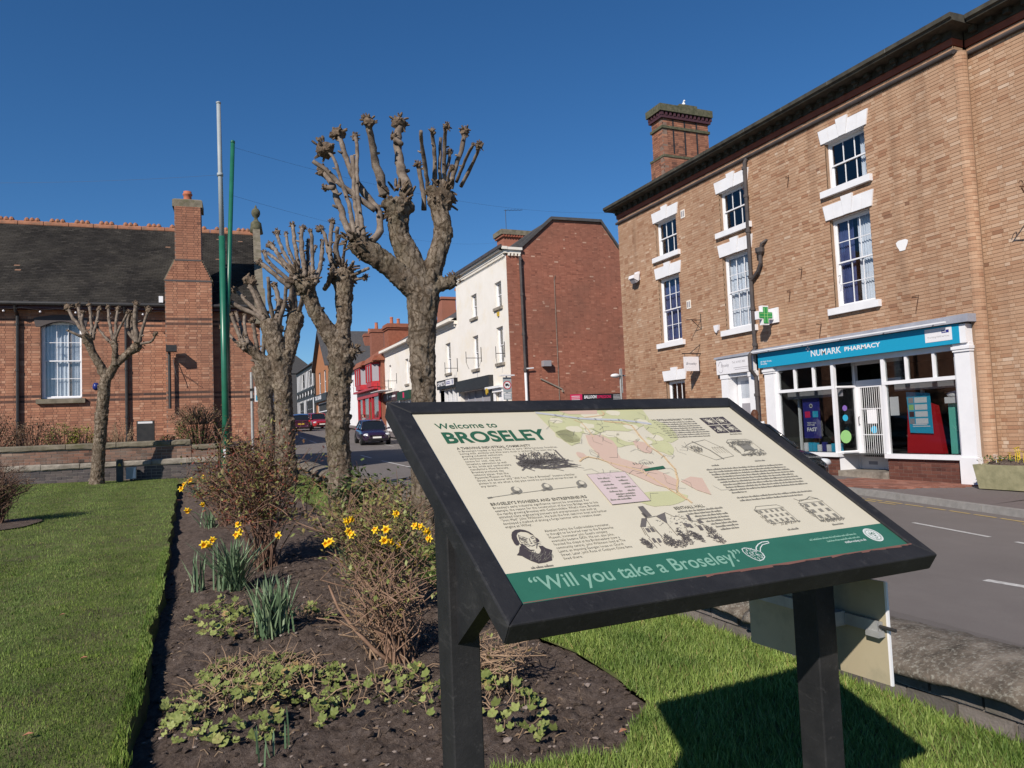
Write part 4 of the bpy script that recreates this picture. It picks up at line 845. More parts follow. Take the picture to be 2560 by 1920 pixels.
for a in np.arange(-1, 20, 1.0): mb.add([wall_pt(a,.02,-.5), wall_pt(a+1,.02,-.5), wall_pt(a+1,.02,.165), wall_pt(a,.02,.165), wall_pt(a,.36,-.9), wall_pt(a+1,.36,-.9), wall_pt(a+1,.36,.165), wall_pt(a,.36,.165)], [(0,1,2,3),(5,4,7,6)])
core = mb.build('wall_core', M['old_mortar'], gw)
for r in range(4):
    y = -1+(r % 2)*.115
    while y < 20:
        z0 = .168-.082*(r+1); q = MB(); n0 = rn.uniform(-.006,.006); tn = rn.random()
        t_ = q if y < 9 else j; w_ = .222 if y < 9 else .222
        t_.add([wall_pt(y,n0,z0), wall_pt(y+w_,n0,z0), wall_pt(y+w_,n0,z0+.07), wall_pt(y,n0,z0+.07), wall_pt(y,.05,z0), wall_pt(y+w_,.05,z0), wall_pt(y+w_,.05,z0+.07), wall_pt(y,.05,z0+.07)], [(0,1,2,3),(4,7,6,5),(0,4,5,1),(1,5,6,2),(2,6,7,3),(3,7,4,0)], tn)
        if y < 9: q.build('brick', M['grey_brick'] if 'grey_brick' in M else tint_mat('grey_brick', [(0,(.07,.06,.055)),(.5,(.12,.105,.098)),(1,(.2,.17,.155))], grime=(.06,.06,.035), gscale=4, gamt=.6, bmp=.6), core)
        y += w_+.014
tag(j.build('brickwork', M['grey_brick'], core), kind='stuff')

# ---------------------------------------------------------------- white house with brick gable
wh = thing('white_house', 'three-storey white rendered house with a tall red brick gable wall', 'building', (14.4, 37, .1))
hw = [(34.05,34.95),(37.62,38.52)]; holes = [(a,b,7.45,8.76) for a, b in hw]+[(a,b,4.58,6.43) for a, b in hw]+[(35.9,40.9,.3,3.42),(34.3,35.35,.3,3.1)]
q = MB()
for (a, b, c, d) in cells(33.32, 41.05, 0, 9.92, holes): FX.box(q, a, b, -.3, 0, c, d)
q.build('render_wall', M['cream_render'], wh)
for a, b in hw:
    sash(wh, FX, a, b, 7.45, 8.76, 8.1, 1, 1, 1, rec=.14); sash(wh, FX, a, b, 4.58, 6.43, 5.5, 2, 1, 1, rec=.14)
    for z in (7.45, 4.58): q = MB(); FX.box(q, a-.12, b+.12, -.1, .1, z-.15, z); q.build('sill', M['stone_pale'], wh)
poly = [(14.42,0),(14.42,9.9),(15.2,10.25),(17.05,11.88),(19.95,11.95),(21.2,10.3),(21.2,0)]
def inside(poly, x, y):
    c = False; n = len(poly)
    for i in range(n):
        (x1,y1),(x2,y2) = poly[i], poly[(i+1)%n]
        if (y1 > y) != (y2 > y) and x < (x2-x1)*(y-y1)/(y2-y1)+x1: c = not c
    return c
GW = Wall('Y', 33.3); q = MB(); q.prism([(x,33.31,z) for x, z in poly], (0,.3,0)); gab = q.build('gable_wall', M['gable_mortar'] if 'gable_mortar' in M else mat('gable_mortar', [(.24,.13,.095),(.3,.17,.13)], scale=4), wh)
tint_mat('gable_brick', [(0,(.17,.065,.046)),(.3,(.275,.105,.07)),(.7,(.35,.14,.094)),(.93,(.41,.185,.125)),(1,(.5,.31,.23))], grime=(.17,.085,.062), gscale=.5, gamt=.6)
j = MB()
for (a, b, c, d, w) in brick_rows(14.42, 21.2, .05, 12, [], bond='flemish'):
    if inside(poly, (a+b)/2, d): t = min(.93, max(.02, random.gauss(.5,.15))); GW.box(j, a, b, -.03, 0, c, d, 1.0 if random.random() < .008 else t)
tag(j.build('brickwork', M['gable_brick'], gab), kind='stuff')
q = MB(); q.prism([(15.2,33.18,10.25),(17.05,33.18,11.88),(19.95,33.18,11.95),(21.3,33.18,10.2),(21.3,33.18,10.35),(19.98,33.18,12.1),(17.0,33.18,12.03),(15.1,33.18,10.38)], (0,.2,0)); q.build('verge', M['slate'], wh)
q = MB(); q.prism([(14.5,33.4,10.2),(17.05,33.4,11.95),(19.95,33.4,12.0),(21.2,33.4,10.2)], (0,7.5,0)); q.build('roof', M['slate'], wh)
q = MB(); q.box(14.1, 14.42, 33.1, 41.1, 10.15, 10.3); q.box(14.1, 15.25, 33.12, 33.4, 10.15, 10.28); q.box(14.25, 14.42, 33.2, 41.05, 9.98, 10.15); q.box(14.42, 15.2, 33.22, 33.4, 9.98, 10.15)
for i in range(40): FX.box(q, 33.4+i*.19, 33.49+i*.19, 0, .12, 9.86, 9.98)
for i in range(4): q.box(14.5+i*.19, 14.59+i*.19, 33.2, 33.3, 9.86, 9.98)
q.build('dentil_cornice', M['cream_render'], wh); q = MB(); q.box(14.02, 14.12, 33.1, 41.1, 10.22, 10.38); q.build('gutter', M['pipe_brown'], wh)
q = MB(); q.box(15.05, 17.0, 35.0, 35.9, 10, 11.3); q.box(14.95, 17.1, 34.92, 35.98, 11.3, 11.42); q.build('chimney', M['gable_brick'], wh); q = MB(); q.box(14.88, 17.15, 34.86, 36.04, 11.42, 11.68); q.build('chimney_cap', M['stone'], wh)
q = MB()
for i in range(14): q.box(14.98+i*.155, 15.06+i*.155, 34.88, 34.95, 11.3, 11.42)
q.build('chimney_dentil', M['terracotta'], wh)
q = MB(); q.tube([(15.14,33.2,9.85),(15.17,33.2,3.95)], .075, 8)
for z in (9.7, 7.9, 5.9, 4.1): q.lathe((15.16,33.2,z), [(.07,-.06),(.1,-.06),(.1,.06),(.07,.06)], 8)
q.build('soil_pipe', M['pipe_brown'], wh); q = MB(); q.tube([(15.17,33.2,3.95),(15.18,33.2,.2)], .07, 8); q.tube([(15.2,33.15,4.15),(15.6,33.15,4.18)], .035, 6); q.build('soil_pipe_lower', M['white_paint'], wh)
q = MB(); q.box(16.12, 16.54, 33.0, 33.3, 4.26, 4.55); q.build('vent_box', M['print_grey'], wh); q = MB(); q.tube([(16.02,33.25,3.64),(17.2,33.25,3.1),(17.25,33.25,2.95)], .04, 6); q.build('waste_pipe', M['stone_pale'], wh)
q = MB(); q.tube([(17.12,33.27,8.98),(17.05,33.27,8.76),(17.04,33.27,.3)], .014, 5); q.build('conduit', M['stone_pale'], wh)
# shopfront
q = MB(); FX.box(q, 35.62, 41.0, 0, .25, 3.42, 4.06); FX.box(q, 35.62, 35.9, -.2, .1, .2, 3.42); wsf = q.build('shop_fascia', M['iron_black'], wh)
q = MB(); FX.box(q, 35.9, 40.9, -.3, -.26, .3, 3.42); q.build('shop_glazing', M['print_grey'], wsf); q = MB()
for u in (36.6, 37.8, 39.0, 40.1): FX.box(q, u, u+.07, -.26, -.2, .3, 3.42)
FX.box(q, 35.9, 40.9, -.26, -.2, 2.6, 2.68); q.build('shop_frame', M['lead'], wsf)
q = MB(); FX.box(q, 34.1, 36.15, 0, .3, 3.3, 3.42); FX.box(q, 34.2, 35.5, 0, .15, 3.1, 3.3); FX.box(q, 34.2, 34.34, 0, .1, .2, 3.1); FX.box(q, 35.32, 35.46, 0, .1, .2, 3.1); FX.box(q, 34.34, 35.32, -.2, -.15, .2, 3.1); q.build('door_case', M['white_paint'], wh)
q = MB(); q.prism([FX.pt(35.75,.25,3.35), FX.pt(36.0,.25,3.35), FX.pt(35.97,.25,3.1), FX.pt(35.88,.25,3.0), FX.pt(35.78,.25,3.1)], (-.08,0,0)); solo(q, 'alarm_box', M['print_yellow'], 'yellow burglar alarm box over the white house door', 'alarm')
q = MB(); q.prism([FX.pt(34.4,.0,7.2), FX.pt(34.62,.0,7.2), FX.pt(34.58,.0,6.98), FX.pt(34.44,.0,6.98)], (-.08,0,0)); solo(q, 'alarm_box', M['print_yellow'], 'pale yellow alarm box below the upper right window of the white house', 'alarm')
bn = thing('banner', 'black and pink balloon shop banner low on the red brick gable', 'banner', (19.1, 33.25, 2.3)); q = MB(); q.box(18.35, 20.7, 33.24, 33.26, 2.25, 2.81); q.build('black_panel', M['print_black'], bn); q = MB(); q.box(17.66, 18.345, 33.24, 33.26, 2.25, 2.81); q.build('pink_panel', M['print_pink'], bn)
RY = Matrix(((1,0,0),(0,0,-1),(0,1,0)))
put_text('BALLOON', bn, M['print_white'], (18.45,33.235,2.58), RY, height=.17, width=.75, bold=.04, shear=.2); put_text('EXPRESSIONS', bn, M['print_pink'], (19.22,33.235,2.58), RY, height=.16, width=.85, bold=.02)
q = MB(); [q.box(17.72,18.2,33.236,33.239,2.7-k*.09,2.73-k*.09) for k in range(5)]; [q.box(20.2,20.62,33.236,33.239,2.72-k*.07,2.74-k*.07) for k in range(6)]; [q.box(18.45,20.0,33.236,33.239,2.47-k*.07,2.5-k*.07) for k in range(3)]; q.build('small_print', M['print_white'], bn)
def bracket(u, z, n=.9, lab=''):
    q = MB(); q.tube([FX.pt(u,.02,z+.6), FX.pt(u,.02,z-.2)], .02, 5); q.tube([FX.pt(u,.0,z), FX.pt(u,n,z)], .018, 5); q.tube([FX.pt(u,n,z+.35), FX.pt(u,n,z-.25)], .018, 5); q.tube([FX.pt(u,n,z-.25), FX.pt(u+.1,n*.8,z-.6)], .01, 5); return solo(q, 'sign_bracket', M['iron_black'], lab, 'bracket', 'iron sign brackets')
bracket(37.2, 5.1, .9, 'iron sign bracket between the lower windows of the white house'); bracket(33.9, 5.0, .5, 'iron sign bracket near the brick corner of the white house'); bracket(41.2, 4.9, .8, 'iron sign bracket at the seam of white house and cream terrace')
q = MB(); q.tube([(15.4,35.4,11.68),(15.4,35.4,12.9)], .015, 5); q.tube([(15.3,35.4,12.85),(16.4,35.4,12.95)], .01, 5)
for k in range(5): q.tube([(15.5+k*.2,35.2,12.88+k*.02),(15.5+k*.2,35.6,12.88+k*.02)], .006, 4)
solo(q, 'tv_aerial', M['iron_black'], 'thin television aerial on the chimney of the white house', 'aerial')

# ---------------------------------------------------------------- cream terrace
ct = thing('cream_terrace', 'low two-storey cream terrace with small shops behind the pollard trunk', 'building', (14.4, 50, .6))
cw = [(42.4,43.4),(47.0,47.9),(52.15,53.0),(57.3,58.05)]; holes = [(a,b,4.75,6.6) for a, b in cw]+[(41.4,44.6,.3,3.75),(51.5,54.8,.8,3.6),(55.1,59.2,1.0,3.7)]
q = MB()
for (a, b, c, d) in cells(41.06, 59.4, 0, 7.75, holes): FX.box(q, a, b, -.3, 0, c, d)
q.build('render_wall', M['cream_render'], ct)
for a, b in cw: sash(ct, FX, a, b, 4.75, 6.6, 5.65, 1, 1, 1, rec=.15); q = MB(); FX.box(q, a-.12, b+.12, -.1, .08, 4.6, 4.75); q.build('sill', M['stone_pale'], ct)
q = MB(); q.prism([(14.0,41.1,7.75),(17.5,41.1,9.9),(21,41.1,7.75)], (0,18.3,0)); q.build('roof', M['slate'], ct)
q = MB(); q.box(13.95, 14.42, 41.1, 59.5, 7.72, 7.9); q.box(14.25, 14.42, 41.1, 59.4, 7.55, 7.72)
for i in range(60): FX.box(q, 41.3+i*.3, 41.42+i*.3, 0, .1, 7.42, 7.55)
q.build('eaves', M['cream_render'], ct)
for (u, w) in ((53.0, 1.1), (48.0, 1.2), (44.0, .8)):
    q = MB(); q.box(15.6, 16.6, u-w/2, u+w/2, 7.9, 10.2 if u > 45 else 10.6); q.box(15.52, 16.68, u-w/2-.08, u+w/2+.08, 10.2, 10.36); q.build('chimney', M['gable_brick'], ct)
for (u0, u1, z0, z1, m, name) in ((41.3,44.75,3.8,4.35,'print_black','shop_fascia'),(51.4,54.85,3.62,4.26,'shop_green','shop_fascia'),(55.0,59.3,3.74,4.38,'print_brown','shop_fascia')):
    if m not in M: ink(m, '#1d3a2c')
    q = MB(); FX.box(q, u0, u1, 0, .22, z0, z1); s_ = q.build(name, M[m], ct); q = MB(); FX.box(q, u0+.1, u1-.1, -.25, -.2, 1.0, z0); q.build('shop_glass', M['glass'], s_); q = MB(); FX.box(q, u0, u1, -.8, -.75, .4, z0); q.build('shop_back', M['room_dark'], s_)
    q = MB(); n_ = 4
    for k in range(n_+1): u = u0+.1+(u1-u0-.25)*k/n_; FX.box(q, u, u+.1, -.22, .0, .4, z0)
    q.build('shop_frame', M['white_paint'], s_)
put_text("SPIE'S", ct, M['print_white'], FX.pt(44.6,.225,4.0), R3, height=.26, width=1.5, bold=.03); q = MB(); FX.box(q, 41.4, 42.9, .22, .24, 3.95, 4.3); q.build('white_banner', M['print_white'], ct); q = MB(); FX.box(q, 42.0, 42.8, .24, .242, 4.05, 4.1); FX.box(q, 42.1, 42.8, .24, .242, 4.15, 4.2); FX.box(q, 41.55, 41.65, .24, .242, 4.0, 4.26); q.build('banner_print', M['print_navy'], ct)
q = MB(); q.lathe(FX.pt(57.9,.222,4.06), [(.2,0),(.2,.004)], 14, axis=(-1,0,0)); FX.box(q, 55.4, 57.4, .22, .224, 3.98, 4.12); q.build('shop_print', M['print_white'], ct); q = MB(); FX.box(q, 52.8, 53.2, .22, .224, 3.75, 4.15); q.build('shop_emblem', M['print_pink'], ct)
q = MB(); FX.box(q, 56.0, 59.6, .2, 1.2, 4.5, 4.54); q.build('awning_arm', M['white_paint'], ct)
bracket(55.6, 5.2, 1.0, 'iron sign bracket on the cream terrace between its middle windows'); bracket(58.3, 4.9, .9, 'iron sign bracket at the far end of the cream terrace')

# ---------------------------------------------------------------- red shop
RX = Wall('X', 14.05)
rs = thing('red_shop', 'narrow red painted shop with bay windows and red tiled roof', 'building', (14.05, 64, 1.3))
mat('red_gloss', [(.32,.02,.03),(.4,.035,.04)], rough=.4, scale=3); mat('door_green', [(.02,.12,.05)], rough=.4); mat('brown_brick', [(.2,.075,.05),(.28,.11,.07)], scale=5)
q = MB(); q.box(14.1, 20, 59.42, 68.6, .8, 7.3); q.build('wall', M['brown_brick'], rs)
q = MB(); q.prism([(13.5,59.2,7.2),(17,59.2,9.6),(20,59.2,7.2)], (0,9.6,0)); q.build('roof', M['red_roof'], rs)
q = MB(); q.box(13.75,14.1,59.4,68.6,7.15,7.3); q.box(13.65,14.1,59.4,68.6,7.3,7.42); q.build('eaves', M['terracotta'], rs)
q = MB(); q.box(15.2,17.0,61.0,62.6,8.0,10.0); q.box(15.1,17.1,60.9,62.7,10.0,10.15); q.box(15.0,17.2,60.8,62.8,10.15,10.3); q.box(15.1,17.1,60.9,62.7,10.3,10.5); ck = q.build('chimney', M['red_roof'], rs)
for (x, y) in ((15.6,61.4),(16.4,62.2)): q = MB(); q.lathe((x,y,10.5), [(.16,0),(.13,.5),(.16,.52),(.14,.6)], 10); q.build('chimney_pot', M['pot'], ck)
q = MB(); RX.box(q, 59.6, 68.3, 0, .55, 4.85, 5.02); RX.box(q, 59.6, 68.3, 0, .2, 4.3, 4.85)
for u in (59.7, 62.4, 63.4, 66.0, 68.1): RX.box(q, u, u+.22, 0, .15, 1.9, 4.3)
RX.box(q, 59.7, 62.5, 0, .12, 1.95, 2.5); RX.box(q, 63.5, 68.2, 0, .12, 1.95, 2.5); q.build('shopfront', M['red_gloss'], rs)
q = MB(); RX.box(q, 59.9, 62.4, .02, .04, 2.5, 4.3); RX.box(q, 63.6, 68.1, .02, .04, 2.5, 4.3); q.build('shop_glass', M['glass'], rs); q = MB(); RX.box(q, 62.62, 63.4, .02, .06, 1.5, 3.9); q.build('door', M['door_green'], rs)
for (a, b) in ((60.0,63.0),(64.6,67.6)):
    q = MB(); P = [(14.1,a),(13.5,a+.6),(13.5,b-.6),(14.1,b)]; q.prism([(x,y,5.1) for x, y in P], (0,0,.45)); q.prism([(x,y,6.95) for x, y in P], (0,0,.15)); 
    for (x, y) in P: q.box(x-.06, x+.06, y-.06, y+.06, 5.5, 7.0)
    q.box(13.46,13.54,(a+b)/2-.05,(a+b)/2+.05,5.5,7.0); bay = q.build('bay_window', M['red_gloss'], rs)
    q = MB(); q.prism([(x+.05,y,5.5) for x, y in P], (0,0,1.45)); q.build('bay_glass', M['print_grey'], bay); q = MB(); q.prism([(13.4,a,7.1),(13.4,b,7.1),(14.3,b,7.1),(14.3,a,7.1)], (.3,0,.55)); q.build('bay_roof', M['red_roof'], bay)

# ---------------------------------------------------------------- farther houses
def house(name, label, X, u0, u1, z0, ze, zp, wmat, rmat, windows=(), gable=False, depth=8, chim=()):
    W = Wall('X', X); r = thing(name, label, 'building', (X, (u0+u1)/2, z0)); q = MB()
    for (a, b, c, d) in cells(u0, u1, z0, ze, [w[:4] for w in windows]): W.box(q, a, b, -.3, 0, c, d)
    q.box(X+.3, X+depth, u0, u1, z0, ze)
    if gable: W.prism(q, [(u0,ze),(u1,ze),((u0+u1)/2,zp)], -depth, 0)
    q.build('wall', M[wmat], r); q = MB()
    if gable:
        m = (u0+u1)/2
        for (a, s) in ((u0-.4,1),(u1+.4,-1)):
            zz = ze-.4*(zp-ze)/((u1-u0)/2); q.prism([(X-.5,a,zz),(X-.5,m,zp),(X-.5,m,zp+.2),(X-.5,a,zz+.2)], (depth+.5,0,0))
    else: q.prism([(X-.4,u0-.2,ze),(X+depth/2,u0-.2,zp),(X+depth+.4,u0-.2,ze)], (0,u1-u0+.4,0))
    q.build('roof', M[rmat], r)
    for w in windows:
        q = MB(); t_ = .09; W.box(q, w[0], w[0]+t_, -.2, -.1, w[2], w[3]); W.box(q, w[1]-t_, w[1], -.2, -.1, w[2], w[3]); W.box(q, w[0], w[1], -.2, -.1, w[3]-t_, w[3]); W.box(q, w[0], w[1], -.2, -.05, w[2], w[2]+t_); W.box(q, w[0], w[1], -.2, -.1, (w[2]+w[3])/2-.05, (w[2]+w[3])/2+.05)
        f = q.build('window', M['white_paint'], r); q = MB(); W.box(q, w[0]+t_, w[1]-t_, -.17, -.15, w[2]+t_, w[3]-t_); q.build('pane', M['room_dark'], f)
    for (x, y, z, zt, s) in chim:
        q = MB(); q.box(x-s, x+s, y-s*.7, y+s*.7, z, zt); q.box(x-s-.08, x+s+.08, y-s*.7-.08, y+s*.7+.08, zt-.35, zt-.15); c = q.build('chimney', M['brown_brick'], r); q = MB(); q.lathe((x,y,zt), [(.18,0),(.15,.6),(.18,.65)], 8); q.build('chimney_pot', M['pot'], c)
    return r, W
house('white_cottage', 'small white cottage squeezed beyond the red shop', 14.5, 69, 76, 1.4, 7.4, 10.2, 'white_render', 'slate', [(70,71,5.2,6.6),(73,74,5.2,6.6),(70.2,71.2,2.4,4.0)], chim=((16.5,71,8.5,11.4,.6),))
mat('orange_brick', [(.3,.12,.055),(.38,.17,.08)], scale=4)
house('gabled_brick_house', 'orange brick gabled house with steep slate roof far up the street', 14.4, 87, 97, 2.2, 9.6, 13.9, 'orange_brick', 'slate', [(89,90.6,6.3,9.0),(93,94.6,6.3,9.0),(88,96,3.0,5.2)], gable=True, chim=((20,90,10,13.5,.7),))
g_, W_ = house('timber_framed_house', 'black and white timber framed house at the top of the street', 14.4, 98.5, 116, 3.0, 10.6, 13.8, 'white_render', 'slate', [(101,103,8,10),(108,110,8,10),(100,106,3.6,6),(109,114,3.6,6)], chim=((17,106,12,14.6,.6),))
q = MB()
for u in np.arange(98.6, 116.2, 1.45): W_.box(q, u, u+.35, 0, .06, 3.2, 10.6)
for z in (3.2, 6.3, 7.4, 10.2): W_.box(q, 98.5, 116, 0, .08, z, z+.35)
for u in np.arange(99, 115, 2.9): q.tube([W_.pt(u,.04,6.6), W_.pt(u+1.4,.04,7.4)], .1, 4); q.tube([W_.pt(u+1.4,.04,6.6), W_.pt(u,.04,7.4)], .1, 4)
[q.box(x_, x_+.35, 98.42, 98.5, 3.2, 10.6) for x_ in np.arange(14.4, 22, 1.5)]; [q.box(14.4, 22, 98.41, 98.49, z_, z_+.35) for z_ in (3.2,6.3,7.4,10.2)]; q.build('timber_frame', M['iron_black'], g_)
put_text('TAD BARB', thing('shop_sign', 'black shop fascia with white letters under the orange gabled house', 'sign', (14.2, 92, 5.3)), M['print_white'], (14.02, 95.5, 5.55), R3, height=.5, width=5, bold=.04); q = MB(); q.box(14.05, 14.35, 87.2, 96.8, 5.3, 6.2); q.build('board', M['iron_black'], bpy.data.objects['shop_sign'])
q = MB(); q.prism([(11,137,12.5),(16,137,16.5),(21,137,12.5)], (0,9,0)); q.box(11.3,20.7,137.2,146,3,12.5); fh = thing('slate_house', 'grey slate roofed house closing the far end of the street', 'building', (16,141,4)); q.build('roof', M['slate'], fh)
hid = house('shadow_house', 'unseen brick house behind the church hall, added to shade the road', -8, 44, 62, .3, 7.5, 10.5, 'brown_brick', 'slate', [], depth=9)  # hidden from the camera, added for the shadow it casts on the road
